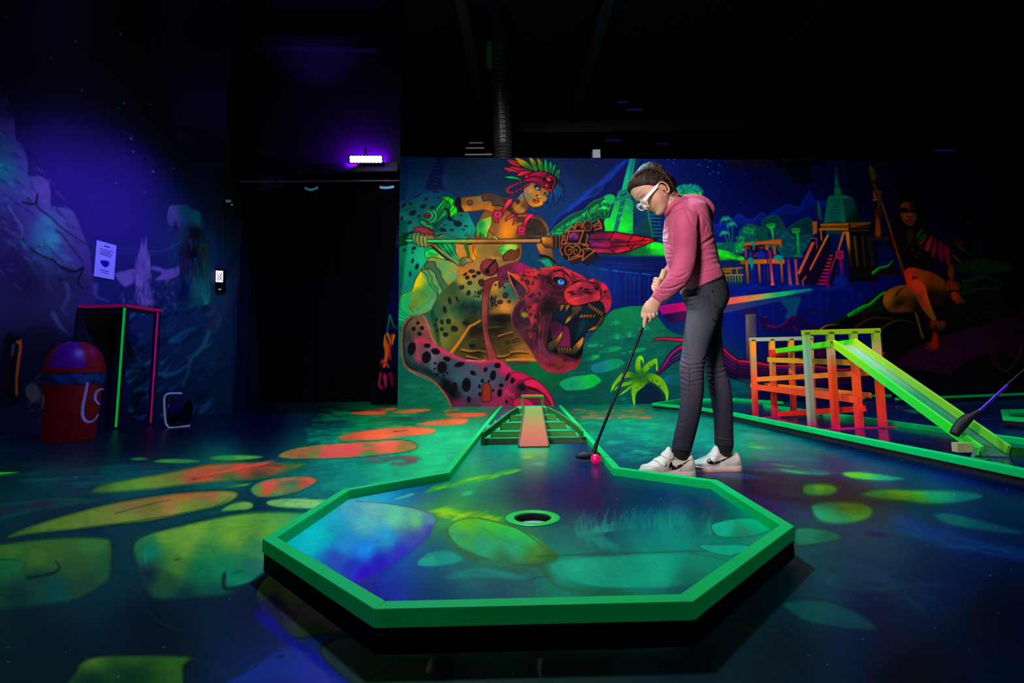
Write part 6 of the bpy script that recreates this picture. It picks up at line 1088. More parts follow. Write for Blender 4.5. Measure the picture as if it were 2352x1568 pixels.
def offset_poly(poly, d):   # inward for counter-clockwise rings
    out = []; n = len(poly)
    for i in range(n):
        a, b, c = Vector(poly[i-1][:2]), Vector(poly[i][:2]), Vector(poly[(i+1) % n][:2])
        e1 = (b-a).normalized(); e2 = (c-b).normalized(); n1 = Vector((-e1.y, e1.x)); n2 = Vector((-e2.y, e2.x)); m = (n1+n2).normalized()
        out.append(b+m*(d/max(.35, m.dot(n1))))
    return out
def ccw(poly):
    A = sum(poly[i-1][0]*poly[i][1]-poly[i][0]*poly[i-1][1] for i in range(len(poly))); return poly if A > 0 else poly[::-1]
# ------------------------------------------------------------------ the room
random.seed(5)
WALL_Y = 6.62
M_mural, M_floor, M_deckp, M_left = mat_vc('mural_paint', .7, .12, .08, .1, 90), mat_vc('floor_paint', .36, .14, .16, .22, 45), mat_vc('deck_paint', .26, .24, .14, .04, 70), mat_vc('left_mural_paint', .75, .0, .08, .1, 60)
CV = finish_mural(paint_mural_riders(paint_mural()))
def back_wall():
    x0 = atY(915.5, 700, WALL_Y).x; x1 = atY(2455, 700, WALL_Y).x; zt0 = atY(916, 360.5, WALL_Y).z; zt1 = atY(1990, 368, WALL_Y).z
    st = 1.25*WALL_Y/F_PX; xs = np.append(np.arange(x0, x1, st), [x1+.5, 9.5]); nz = int(zt0/st)
    T = np.linspace(0, 1, nz); X = np.repeat(xs[None], nz, 0); top = zt0+(X-x0)/(atY(1990, 368, WALL_Y).x-x0)*(zt1-zt0)
    Z = T[:, None]*top; P = np.stack([X, np.full_like(X, WALL_Y), Z], -1)
    px, py = proj(P); C = srgb2lin(CV.sample(px, py)).reshape(-1, 3)
    me = fast_mesh('wall_back', P.reshape(-1, 3), lattice(len(xs), nz), C, M_mural); o = link(bpy.data.objects.new('wall_back', me)); tag(o, kind='structure')
    b = MB().hexa([(x0, WALL_Y+.005, 0), (9.5, WALL_Y+.005, 0), (9.5, WALL_Y+.25, 0), (x0, WALL_Y+.25, 0)], [(x0, WALL_Y+.005, zt0), (9.5, WALL_Y+.005, zt0+(zt1-zt0)*2), (9.5, WALL_Y+.25, zt0+(zt1-zt0)*2), (x0, WALL_Y+.25, zt0)])
    tag(b.build('wall_back_core', mat('wall_core', '#08101c', .8)), kind='structure')
    return x0, zt0
WX0, WZT = back_wall()
FL = paint_floor()
def floor():
    s = np.concatenate([[-14, -7, -3.5, -2.2], np.arange(-1.32, 1.33, 2.3/F_PX), [2.2, 3.5, 7, 14]])
    t = np.concatenate([[1/16.], np.arange(1/9.5, 1/.52, 2.2/(F_PX*CAM_H))]); Y = 1/t
    X = s[None]*Y[:, None]; YY = np.repeat(Y[:, None], len(s), 1)
    # rows behind and beneath the camera keep the last row's spread
    ext = np.array([.3, -.5, -2.5, -4.0]); X = np.concatenate([X]+[X[-1:]*4]*1+[X[-1:]*4]*(len(ext)-1)); YY = np.concatenate([YY]+[np.full((1, len(s)), e) for e in ext])
    P = np.stack([X, YY, np.zeros_like(X)], -1)
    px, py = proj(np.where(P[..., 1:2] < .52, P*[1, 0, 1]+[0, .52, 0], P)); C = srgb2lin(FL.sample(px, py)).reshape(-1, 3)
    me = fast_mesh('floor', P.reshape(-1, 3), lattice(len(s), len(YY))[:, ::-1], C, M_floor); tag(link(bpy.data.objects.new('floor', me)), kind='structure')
floor()
# left mural wall
LW = paint_left_wall()
LP0 = Vector((-3.6, 6.0, 0)); LDIR = Vector((.195, 1, 0)).normalized(); LN = Vector((LDIR.y, -LDIR.x, 0))
def on_left(px, py, off=0.0): return atN(px, py, LP0+LN*off, LN)
VIOLET = np.array([.13, .075, 1.0])
def left_wall():
    pxs = np.concatenate([[-1600, -900, -500], np.arange(-250, 537, 2.2)]); base = [on_left(x, 980) for x in pxs]; B = np.array([(p.x, p.y) for p in base]); 
    Z = np.linspace(0, 5.4, 440); P = np.zeros((len(Z), len(pxs), 3)); P[..., :2] = B[None]; P[..., 2] = Z[:, None]
    px, py = proj(P); c = srgb2lin(LW.sample(px, py))/(VIOLET*1.25); C = np.clip(c, 0, .9).reshape(-1, 3)
    me = fast_mesh('wall_left', P.reshape(-1, 3), lattice(len(pxs), len(Z)), C, M_left); tag(link(bpy.data.objects.new('wall_left', me)), kind='structure')
    return B[-1]
LE = left_wall()
DK = mat('black_wall', '#070810', .85, noise=.2); DKB = mat('black_ceiling', '#05060c', .9, noise=.2)
def structure(mb, name, m, **k): return tag(mb.build(name, m, **k), kind='structure')
ZC = 5.4
# jamb between the left mural and the curtain, dark wall above the opening, dark walls out of the light
jx = atY(572, 700, 6.0).x; hz = atY(720, 388, 6.0).z
structure(MB().box(LE[0]-.02, atY(574, 700, LE[1]).x, LE[1]-.01, LE[1]+.05, 0, ZC), 'wall_left_jamb', mat('jamb_paint', '#0a0620', .7, noise=.3, nscale=4))
structure(MB().box(jx, atY(915, 700, 6.0).x, 6.0, 6.06, hz, ZC), 'wall_above_curtain', mat('bulkhead_paint', '#121018', .9, noise=.2, nscale=5))
structure(MB().box(-4.4, 10, 9.4, 9.5, 0, ZC), 'wall_far', DK); structure(MB().box(9.5, 9.6, -3, 9.5, 0, ZC), 'wall_right', DK)
structure(MB().box(-5.6, 9.6, -3.1, -3, 0, ZC), 'wall_behind', DK); structure(MB().box(-5.6, 9.6, -3, 9.5, ZC, ZC+.1), 'ceiling', DKB)
structure(MB().hexa([(-4.9, -3, 0), (-4.95, -3, 0), (-4.95, 2.2, 0), (-4.9, 2.2, 0)], [(-4.9, -3, ZC), (-4.95, -3, ZC), (-4.95, 2.2, ZC), (-4.9, 2.2, ZC)]), 'wall_left_rear', DK)
# header beam above the curtain and the niche wall with flame painting
a = atY(556, 392, 5.94); b = atY(914, 385, 5.94)
structure(MB().beam(a, b, .08, .11), 'trim_1', mat('header_paint', '#121024', .6))
NI = Paint(840, 600, 930, 960, '#04061c')
NI.field([(850,620,'#04041c'),(900,650,'#08084c'),(880,700,'#0a0a60'),(915,760,'#06083c'),(860,800,'#0c1048'),(900,900,'#04040c'),(860,950,'#04040c')])
NI.view(480,320,2.376)
for p, c, w in [([(985,960),(975,1030),(960,1090)],'#18a078',2.6),([(990,965),(1010,1020),(1030,1030)],'#18a078',2.6),([(955,1070),(935,1140),(925,1200)],'#e0b020',4),([(950,1080),(970,1140),(965,1200),(955,1240)],'#ff7020',9),([(1000,1070),(985,1140),(990,1200)],'#e03020',6),([(930,1220),(950,1210),(980,1240)],'#f03040',8),([(930,1280),(925,1330),(945,1360)],'#c01848',8),([(960,1290),(965,1350)],'#d02050',7),([(990,1280),(1000,1340)],'#801030',7),([(975,1060),(990,1110)],'#e0a020',4),([(1010,1070),(1000,1120)],'#f0a030',4),([(905,1100),(900,1160),(915,1200)],'#2038c0',4)]: NI.line(p, c, w*1.4, w*.6, .95, 2)
def niche():
    x0, x1 = atY(856, 700, 7.4).x, atY(960, 700, 7.4).x; xs = np.linspace(x0, x1, 70); zs = np.linspace(0, 3.0, 260); X, Z = np.meshgrid(xs, zs); P = np.stack([X, np.full_like(X, 7.4), Z], -1)
    px, py = proj(P); me = fast_mesh('wall_niche', P.reshape(-1, 3), lattice(70, 260), srgb2lin(NI.sample(px, py)).reshape(-1, 3), mat_vc('niche_paint', .6, .3)); tag(link(bpy.data.objects.new('wall_niche', me)), kind='structure')
niche()
# ceiling beams and purlins
bm_ = mat('ceiling_steel', '#0c0c14', .6)
for i, (p, q, w, h) in enumerate([((atY(565,100,5.7)), atY(870,106,5.7), .1, .12), (Vector((-.6,1.5,4.45)), Vector((-.35,9.3,4.45)), .12, .2), (Vector((1.2,1.5,4.45)), Vector((.95,9.3,4.45)), .12, .2), (Vector((-5,7.6,4.3)), Vector((9.4,7.6,4.3)), .1, .18), (Vector((-5,4.6,4.55)), Vector((9.4,4.6,4.55)), .08, .14), (Vector((3.6,1.5,4.5)), Vector((3.4,9.3,4.5)), .1, .16)]):
    structure(MB().beam(p, q, w, h), 'trim_%d' % (i+2), bm_)
# bright slats of the shutter high behind the mural wall
t = thing('slatted_shutter', 'dark slatted roller shutter high behind the mural wall, thin lit slats left of the duct', 'shutter', (-.4, 8.6, 2.6))
sl = MB().box(-3.2, 9.0, 8.66, 8.7, 0, 4.2).build('shutter_panel', DK, t)
for k, (xa, xb, y, c) in enumerate([(1060,1129,302,'#b0a0b0'),(1078,1129,328,'#807888'),(1070,1130,340,'#a090a0'),(1068,1130,355,'#c0b0b8')]):
    MB().beam(atY(xa, y, 8.6), atY(xb, y-.5, 8.6), .03, .012).build('slat', mat('lit_slat_%d' % k, c, .4, .25), t)
for xa, xb, y in [(1398,1420,303),(1390,1425,322),(1385,1402,282),(1420,1442,235),(1510,1535,330),(2150,2190,345),(1440,1475,252)]:
    MB().beam(atY(xa, y, 8.6), atY(xb, y, 8.6), .03, .01).build('slat', mat('blue_slat', '#1c1c90', .4, .35), t)
# flexible duct
t = thing('ventilation_duct', 'ribbed flexible metal ventilation duct hanging behind the mural wall', 'duct', tuple(atY(1156, 355, 7.0)))
pts = [atY(1136, -60, 6.3), atY(1140, 60, 6.4), atY(1146, 160, 6.6), atY(1152, 260, 6.8), atY(1155, 350, 6.95), atY(1155, 400, 7.0)]
q = spline([tuple(p) for p in pts], False, 26); rr = [.135+.009*math.sin(i*math.pi*2/3.0) for i in range(len(q))]
MB().tube(q.tolist(), rr, 28).build('duct_hose', mat('duct_foil', '#6a6460', .32, metal=.75, noise=.2, bump=.3), t, smooth=True, sharp=60)
b_ = MB(); b_.loft([[atY(1118+dx, y, 6.2+dy) for dx, dy in ((0,0),(12,0),(12,.08),(0,.08))] for y in (95, 128, 158)])
b_.build('duct_bracket', mat('duct_green', '#0c4a14', .5, .1), t)
# ------------------------------------------------------------------ minigolf lanes
DECK_Z, RAIL_Z = .051, .0775
G_RAIL = mat('green_rail_paint', '#00c464', .5, .09, noise=.06, nscale=9, bump=.15, spec=.12)
BLK = mat('black_wood', '#050506', .8)
def rail_strip(parent, pts, inside, w=.027, z0=.0495, z1=RAIL_Z, m=G_RAIL, name='rail', grow=0.0, bevel=.0015):
    """one mitred board for every side of the lane; pts = outer edge, inside = a point on the playing side"""
    P = [Vector(p[:2]) for p in pts]; n = len(P); C = Vector(inside[:2]); nor = []
    sgn = 1
    e = (P[1]-P[0]).normalized(); nn = Vector((-e.y, e.x))
    if (C-P[0]).dot(nn) < 0: sgn = -1
    def off(i, d):
        E = []
        if i > 0: E.append((P[i]-P[i-1]).normalized())
        if i < n-1: E.append((P[i+1]-P[i]).normalized())
        N = [Vector((-e.y, e.x))*sgn for e in E]; m_ = (N[0]+N[-1]).normalized(); return P[i]+m_*(d/max(.3, m_.dot(N[0])))
    for i in range(n-1):
        a, b, c, d = off(i, grow), off(i+1, grow), off(i+1, grow+w), off(i, grow+w)
        MB().hexa([(*a, z0), (*b, z0), (*c, z0), (*d, z0)], [(*a, z1), (*b, z1), (*c, z1), (*d, z1)]).build(name, m, parent, bevel=bevel)
L1 = [atZ(x, y, RAIL_Z) for x, y in [(1148.7,931.6),(1016.7,1083.5),(787,1123),(602.7,1237),(859,1398),(1593,1380.5),(1825,1208),(1649,1102),(1423.5,1072.5),(1289,930)]]
lane = thing('minigolf_lane', 'near minigolf lane with painted octagonal end and bright green wooden rails', 'minigolf lane', tuple(atZ(1223, 1190, 0)))
cen = atZ(1223, 1190, 0)
rail_strip(lane, L1, cen)
rail_strip(lane, L1, cen, w=.03, z0=.010, z1=.0493, m=BLK, name='base_board', grow=.004, bevel=0)  # lower edge carried down near the floor to keep the gap beneath dark
MB().beam(L1[0]+Vector((0,.0,-.04)), L1[-1]+Vector((0,0,-.04)), .02, .03).build('base_board', BLK, lane)
for px, py in [(716,1392),(1221,1493),(1000,1480),(1480,1480),(640,1290),(1740,1330)]:
    p = atZ(px, py, .0); MB().lathe([(.006,0),(.007,.004),(.003,.006),(.003,.012)], (p.x, p.y+.035, 0), 12).build('foot', mat('foot_metal', '#a0a098', .4, metal=.6), lane, smooth=True)
DP = paint_deck()
HC = atZ(1223.5, 1190, DECK_Z); HR, HO = .0487, .0715
def deck():
    poly = [tuple(p) for p in (atZ(x, y, DECK_Z) for x, y in [(1152,935),(1024,1093),(800,1134),(625,1248),(870,1402),(1580,1385),(1805,1216),(1640,1115),(1416,1083),(1285.5,934)])]
    s = np.arange(-.56, .60, 1.5/F_PX); t = np.arange(1/5.6, 1/.74, 1.5/(F_PX*(CAM_H-DECK_Z))); Y = 1/t; X = s[None]*Y[:, None]; YY = np.repeat(Y[:, None], len(s), 1)
    keep = in_poly(X, YY, poly) & (np.hypot(X-HC.x, YY-HC.y) > HR+.004)
    P = np.stack([X, YY, np.full_like(X, DECK_Z)], -1); px, py = proj(P); C = srgb2lin(DP.sample(px, py)).reshape(-1, 3)
    Q = lattice(len(s), len(t), keep)[:, ::-1]; used = np.unique(Q); mp = np.zeros(P.shape[0]*P.shape[1], np.int64); mp[used] = np.arange(len(used))
    me = fast_mesh('deck', P.reshape(-1, 3)[used], mp[Q], C[used], M_deckp); link(bpy.data.objects.new('deck', me), lane)
deck()
rg = MB().loft([[HC+Vector((r*math.cos(a), r*math.sin(a), z)) for a in [k*math.pi/32 for k in range(64)]] for r, z in [(HR,-.002),(HR,.0022),(HR+.001,.0028),(HO-.001,.0026),(HO,.0018),(HO,-.001)]], cap=False).build('hole_ring', mat('hole_ring_paint', '#0cd048', .4, .08), lane, smooth=True)
MB().loft([[HC+Vector((r*math.cos(a), r*math.sin(a), z)) for a in [k*math.pi/32 for k in range(64)]] for r, z in [(HR,-.001),(HR,-.017)]], cap=False).build('cup_wall', mat('cup_black', '#14100e', .6), lane, smooth=True)
MB().lathe([(.0005,-.0175),(HR+.002,-.0172)], HC, 48, False).build('cup_floor', mat('cup_white', '#c8c0d8', .6), lane)
# ------------------------------------------------------------------ the little step pyramid
OL, DKG = mat('olive_wood', '#568c3c', .6, .03, noise=.15, nscale=14), mat('dark_olive_wood', '#465a3c', .65, .02, noise=.15)
TEAL = mat('teal_step_paint', '#10b078', .45, .05)
pyr = thing('pyramid_obstacle', 'small stepped pyramid obstacle with an orange ramp across the near lane', 'minigolf obstacle', tuple(atZ(1225, 1010, DECK_Z)))
def xs_at(pl, pr, Y): return atY(pl, 1000, Y).x, atY(pr, 1000, Y).x
tiers, zz, Yp = [], DECK_Z, 0
for xl, xr, yb, yt in [(1104,1346,1020,1005),(1126.5,1322.5,1003,989.8),(1148.3,1300.7,986.3,970),(1170,1279,966.8,953),(1190,1258.5,951,937.4)]:
    Y = max(Yp+.034, atZ(1225, yb, zz).y); z1 = atY(1225, yt, Y).z; tiers.append((xl, xr, Y, zz, z1)); zz, Yp = z1, Y
PCY = Yp+.11
for i, (xl, xr, Y, z0, z1) in enumerate(tiers):
    a, b = atY(xl, 1000, Y).x, atY(xr, 1000, Y).x; dpt = PCY-Y
    MB().box(a, b, Y, Y+2*dpt, z0, z1-.0022).build('step', DKG if i == 0 else OL, pyr, bevel=.002)
    MB().box(a, b, Y-.0005, Y+2*dpt, z1-.0022, z1).build('step_top', TEAL, pyr)
ramp_m = mat_ramp('ramp_paint', [(0,'#d83818'),(.4,'#cc5408'),(.65,'#a07008'),(.85,'#6c8008'),(1,'#8a8004')], 'Z', 0, .18, .6, .0, .2)
def ramp():
    bl, br = atZ(1191, 1027.5, .0525), atZ(1260.5, 1026.5, .0525); tl, tr = atY(1204.5, 936.5, Yp-.004), atY(1245, 936, Yp-.004)
    sl_ = max((z1+.003-.0525)/(Y-bl.y) for _, _, Y, _, z1 in tiers); tl.z = tr.z = .0525+sl_*(Yp-.004-bl.y); dz = Vector((0, -.004, .006)); o = pyr.location
    rp = MB().hexa([bl, br, tr, tl], [bl+dz, br+dz, tr+dz, tl+dz]).build('ramp', ramp_m, pyr); me = rp.data
    for v in me.vertices: v.co -= o
    rp.matrix_parent_inverse = Matrix.Identity(4)
    side = mat('ramp_side_wood', '#5a3c24', .6)
    for p, q in ((bl, tl), (br, tr)): MB().beam(p+Vector((0,0,.006)), q+Vector((0,0,.006)), .006, .016).build('ramp_side', side, pyr)
ramp()
gate_g = mat('gate_green', '#3cb034', .45, .06)
YG = Yp+.03
for px in (1200, 1245.5): MB().beam(atY(px, 937, YG), atY(px, 911, YG), .012, .012, (0,1,0)).build('gate_post', gate_g, pyr, bevel=.001)
MB().beam(atY(1197, 910, YG), atY(1249, 910, YG), .05, .011).build('gate_bar', gate_g, pyr, bevel=.001)
MB().beam(atY(1200, 907, YG), atY(1246, 907, YG), .046, .004).build('gate_top', mat('gate_orange', '#f06a40', .45, .08), pyr)
for px in (1199.5, 1246): MB().ball(atY(px, 905, YG), .006, 12).build('bolt', mat('bolt_blue', '#2028a0', .3, .1, metal=.4), pyr, smooth=True)
wall_m = mat('side_board_olive', '#2c6a20', .5, .03, noise=.12)
for pts in ([(1188,935,Yp-.01,.215),(1170,945,Yp-.06,.19),(1145,965,Yp-.15,.14),(1120,984,Yp-.23,.095),(1108,993,Yp-.28,.08)], [(1259,935,Yp-.01,.215),(1280,945,Yp-.06,.19),(1306,962,Yp-.15,.14),(1330,980,Yp-.23,.095),(1337,990,Yp-.28,.08)]):
    rings = []
    for px, py, Y, z in pts:
        p = atY(px, py, Y); w = .007; rings.append([p+Vector((-w,0,-.034)), p+Vector((w,0,-.034)), p+Vector((w,0,0)), p+Vector((-w,0,0))])
    q = MB().loft(rings).build('side_board', wall_m, pyr); sb = q.modifiers.new('sub', 'SUBSURF'); sb.levels = sb.render_levels = 1; sb.subdivision_type = 'SIMPLE'
# ball
bc = atZ(1369, 1066.5, DECK_Z); bc.z = DECK_Z+.02135
tag(MB().ball(bc, .02135, 40).build('golf_ball', mat('pink_ball', '#ff0870', .3, .22, noise=0), smooth=True, sharp=180), 'neon pink golf ball lying against the black putter head on the lane', 'ball')
# ------------------------------------------------------------------ other lanes
blue_deck = mat('blue_lane_deck', '#04164c', .16, .03, noise=.35, nscale=3.5, spec=.25)
def lane_flat(label, paths, deckpts, z=.078, group=None):
    t = thing('minigolf_lane', label, 'minigolf lane', tuple(atZ(*deckpts[0], 0)), group)
    D = [atZ(x, y, DECK_Z) for x, y in deckpts]; c = sum((Vector(p) for p in D), Vector())/len(D)
    for p in paths:
        P = [atZ(x, y, z) for x, y in p]; rail_strip(t, P, c, w=.04); rail_strip(t, P, c, w=.04, z0=.022, z1=.0493, m=BLK, name='base_board', grow=.006, bevel=0)
    MB().prism([tuple(v[:2]) for v in D], DECK_Z-.02, DECK_Z).build('deck', blue_deck, t)
    return t
lane2 = lane_flat('long green-railed minigolf lane on the right carrying the orange ball run', [[(2560,1122),(2352,1079),(1682,947.5),(1600,934.5),(1497,925),(1561,915.5),(1690,913.5),(1799,921.5)],[(1762,928),(2352,1005),(2560,1034)]],
    [(1502,927),(1561,918),(1690,916),(1797,924),(1768,930),(2352,1010),(2560,1038),(2560,1128),(2352,1083),(1682,951),(1600,937)])
lane_flat('thin dark green lane rails far behind the slide, in front of the painted roots', [[(1978,906.5),(2352,892.5),(2600,884)],[(2063,913.5),(2352,901.8),(2600,893)]], [(1985,908.5),(2352,895),(2600,886),(2600,895),(2352,904),(2066,915)])
lane_flat('short green-railed lane corner at the right edge beyond the slide', [[(2600,932),(2298,940),(2302,956),(2600,975)]], [(2302,943),(2600,935),(2600,978),(2304,958)])
p = atZ(2352, 893, .06)+Vector((.1, .14, 0)); MB().hexa([(p.x-.12,p.y,.05),(p.x+.5,p.y,.05),(p.x+.5,p.y+.2,.05),(p.x-.12,p.y+.2,.05)], [(p.x+.1,p.y,.24),(p.x+.5,p.y,.45),(p.x+.5,p.y+.2,.45),(p.x+.1,p.y+.2,.24)])\
    .build('ramp_wedge', mat('wedge_green', '#1c8a24', .5, .05)); tag(bpy.data.objects['ramp_wedge'], 'dark green ramp wedge at the far right edge on the distant lane', 'ramp')
# ------------------------------------------------------------------ the ball run
run = thing('ball_run', 'orange, yellow and lime wooden ball-run frame with a long lime slide', 'ball run', tuple(atZ(1900, 985, DECK_Z)))
def aR(x, y, Y): return atY(x, y, Y*float(np.interp(Y, [2.09, 3.1], [1.028, 1.0148])))
YF, YB = 3.14, 3.97
run_m = mat_ramp('run_post_paint', [(0,'#c8105a'),(.12,'#e82c30'),(.35,'#ff4a20'),(.6,'#ff5a24'),(.74,'#c8a070'),(.86,'#8aa83c'),(1,'#98b018')], 'Z', 0, .62, .42, .1, .22)
run_b = mat_ramp('run_back_paint', [(0,'#a01440'),(.15,'#e02c28'),(.45,'#f05024'),(.62,'#b88858'),(.8,'#ff8a20'),(1,'#d0b020')], 'Z', 0, .68, .42, .09, .3)
run_c = mat_ramp('run_pale_paint', [(0,'#c00c64'),(.14,'#a09884'),(.5,'#a89c88'),(.62,'#9aa894'),(.8,'#7ac08c'),(1,'#98b018')], 'Z', 0, .62, .42, .1, .14)
def post(xb, xt, yt, Y, m, w=.036):
    b = aR(xb, 980, Y); b.z = DECK_Z+.004; tp = aR(xt, yt, Y); o = run.location
    q = MB().beam(b-o, tp-o, w, w, (0,1,0)).build('post', m, None, bevel=.0015); q.parent = run; return q
for xb, xt, m in [(1864.6,1851,run_c),(1919.7,1905.6,run_m),(1974,1959,run_m),(2027.5,2010.5,run_m)]: post(xb, xt, 763-(xt-1851)*.025, YF, m)
for xb, xt, m in [(1737,1728.5,run_b),(1781,1772,run_b),(1825,1816,run_b),(1870,1860,run_b)]: post(xb, xt, 779.5-(xt-1728)*.025, YB, m)
lime = mat('lime_paint', '#90b414', .42, .1, noise=.1, nscale=6)
MB().beam(aR(1843.5, 764, YF), aR(2018.5, 759.5, YF), .036, .031).build('crossbar', lime, run, bevel=.0015)
MB().beam(aR(1722, 780, YB), aR(1866, 776.5, YB), .036, .03).build('crossbar', mat_ramp('bar_paint', [(0,'#e8602c'),(.3,'#c8a030'),(.45,'#a8b020'),(.7,'#a8a880'),(1,'#a0a890')], 'X', .0, .5, .42, .08, .2), run, bevel=.0015)
def plank(a, b, m, h=.034, w=.014, name='plank', up=(0,0,1)): return MB().beam(a, b, w, h, up).build(name, m, run, bevel=.001)
neon = mat('neon_green_paint', '#4cf014', .4, .16, noise=.1, nscale=8); oran = mat('orange_paint', '#ff7a20', .42, .1, noise=.15, nscale=5); redp = mat('red_orange_paint', '#ff4a1c', .42, .12, noise=.12, nscale=5)
redk = mat('red_paint', '#e82018', .42, .12, noise=.12, nscale=5); yel = mat('yellow_orange_paint', '#f8a01c', .42, .1, noise=.2, nscale=4); pinkp = mat('magenta_paint', '#c8106c', .42, .12)
a1, a2, b1, b2 = aR(1781,806,3.95), aR(1904,789.5,3.12), aR(1822,803,3.95), aR(1958,785.5,3.12)
plank(a1, a2, neon, .036); plank(b1, b2, neon, .036); dz = Vector((0,0,-.017)); MB().hexa([a1+dz*1.2, a2+dz*1.2, b2+dz*1.2, b1+dz*1.2], [a1+dz, a2+dz, b2+dz, b1+dz]).build('channel_floor', mat('pale_lime', '#8ab08a', .5, .05), run)
MB().box(aR(1761,811,4.0).x, aR(1796,811,4.0).x, 3.99, 4.03, aR(1778,818,4.0).z, aR(1778,803,4.0).z).build('end_block', redk, run, bevel=.002)
plank(aR(1764,826,4.0), aR(1964,832.5,3.17), yel, .038); plank(aR(1740,871,3.95), aR(2002,855.5,3.18), oran, .036)
c1, c2, d1, d2 = aR(1741,889,3.94), aR(1972,918.5,3.12), aR(1757,884,4.1), aR(2000,908,3.26)
plank(c1, c2, redp, .042); plank(d1, d2, oran, .036); MB().hexa([c1+dz*.5, c2+dz*.5, d2+dz*.5, d1+dz*.5], [c1, c2, d2, d1]).build('channel_floor', mat('rust_paint', '#b05a3c', .5, .05), run)
plank(aR(1724,884,4.0), aR(1741,886,3.97), oran, .035)
plank(aR(1788,951,3.94), aR(1987,937.5,3.1), redk, .036)
MB().beam(atZ(1752,959,.053), atZ(1785,957.5,.053), .06, .004).build('floor_strip', pinkp, run); MB().beam(atZ(1878,986.5,.053), atZ(2052,979.5,.053), .05, .004).build('floor_strip', pinkp, run)
# slide
sl1, sl2, sr1, sr2 = aR(1914,788,3.10), aR(2253,1036,2.09), aR(1962,785,3.10), aR(2316,1034,2.09)
slide_g = mat_ramp('slide_paint', [(0,'#b0e010'),(.18,'#8ce018'),(.5,'#2ce040'),(1,'#28d828')], 'Y', 0, -1, .42, .13, .15); 
def orun(mb, name, m, bev=.001):
    o = run.location; mb.v = [v-o for v in mb.v]; q = mb.build(name, m, None, bevel=bev); q.parent = run; return q
orun(MB().beam(sl1, sl2, .014, .046), 'slide_side', slide_g); orun(MB().beam(sr1, sr2, .014, .046), 'slide_side', mat_ramp('slide_inner_paint', [(0,'#c0e020'),(.4,'#90c030'),(1,'#5cc028')], 'Y', 0, -1, .45, .09, .15))
dz = Vector((0,-.005,-.018)); orun(MB().hexa([sl1+dz*1.3, sl2+dz*1.3, sr2+dz*1.3, sr1+dz*1.3], [sl1+dz, sl2+dz, sr2+dz, sr1+dz]), 'slide_floor', mat_ramp('slide_floor_paint', [(0,'#a8a840'),(.12,'#90c0b0'),(.3,'#7ab890'),(.6,'#0c8060'),(1,'#0a6048')], 'Y', 0, -1, .4, .06, .1), 0)
MB().beam(aR(1908,780,3.09), aR(1908,793,3.09), .03, .012, (0,1,0)).build('bracket', lime, run, bevel=.001)
s_ = MB().lathe([(.0005,0),(.006,0),(.006,.003),(.0005,.003)], (0,0,0), 12).build('screw', mat('screw_dark', '#2c3008', .4), run); s_.matrix_parent_inverse = Matrix.Identity(4); s_.rotation_euler = (math.pi/2,0,0); s_.location = aR(1909.5,786,3.08)-run.location
q0 = aR(2206, 1026, 2.2); MB().beam(aR(2192,1027,2.13), aR(2228,1027,2.13), .03, .04).build('support_block', mat('bare_wood', '#a8a878', .6, .03), run, bevel=.002)
tg = mat('bracket_teal', '#0c6450', .5, .03); MB().beam(atZ(2231,1056,.055), aR(2243,1030,2.06), .012, .012, (1,0,0)).build('support_leg', tg, run); MB().beam(atZ(2240,1052,.053), atZ(2262,1056,.053), .05, .004).build('support_foot', tg, run)
MB().beam(atZ(2268,1046,.054), atZ(2312,1047,.054), .03, .004).build('metal_plate', mat('plate_metal', '#8a9ac0', .2, .05, metal=.8), run)
MB().beam(aR(2326,1037,2.1), aR(2400,1040,2.1), .014, .035).build('plank', mat('dark_green_wood', '#1c6a18', .5, .04), run)
# second putter, leaning across the slide
pt = thing('putter', 'black putter with violet-lit shaft resting across the lime slide', 'golf putter', tuple(atY(2205, 985, 2.215)))
hm = mat('black_rubber', '#08080a', .6, bump=.3, nscale=200); vio = mat('violet_lit_shaft', '#4a14b8', .25, .22, metal=.5, noise=.05)  # violet light on the shaft is put into its colour and glow
hd = MB(); c_ = [atY(2192,997,2.215), atY(2200,985,2.215), atY(2212,970,2.215), atY(2226,957,2.215)]; hd.tube(c_, [.0185,.022,.023,.0185], 10, sub=6); hd.build('putter_head', hm, pt, smooth=True)
MB().tube([atY(2222,960,2.215), atY(2240,949,2.205), atY(2256,939,2.195)], [.013,.010,.007], 16, sub=4).build('hosel', hm, pt, smooth=True)
MB().tube([atY(2250,943,2.195), atY(2314,884,2.16)], .0055, 12).build('shaft', vio, pt, smooth=True); MB().tube([atY(2314,884,2.16), atY(2420,790,2.10)], .0055, 12).build('shaft', mat('shaft_dark', '#14102c', .3, metal=.6), pt, smooth=True)  # same shaft beyond the violet light, coloured dark
MB().tube([atY(2420,790,2.10), atY(2500,720,2.07)], [.009,.013], 14).build('grip', mat('cork_grip', '#b09060', .6), pt, smooth=True)
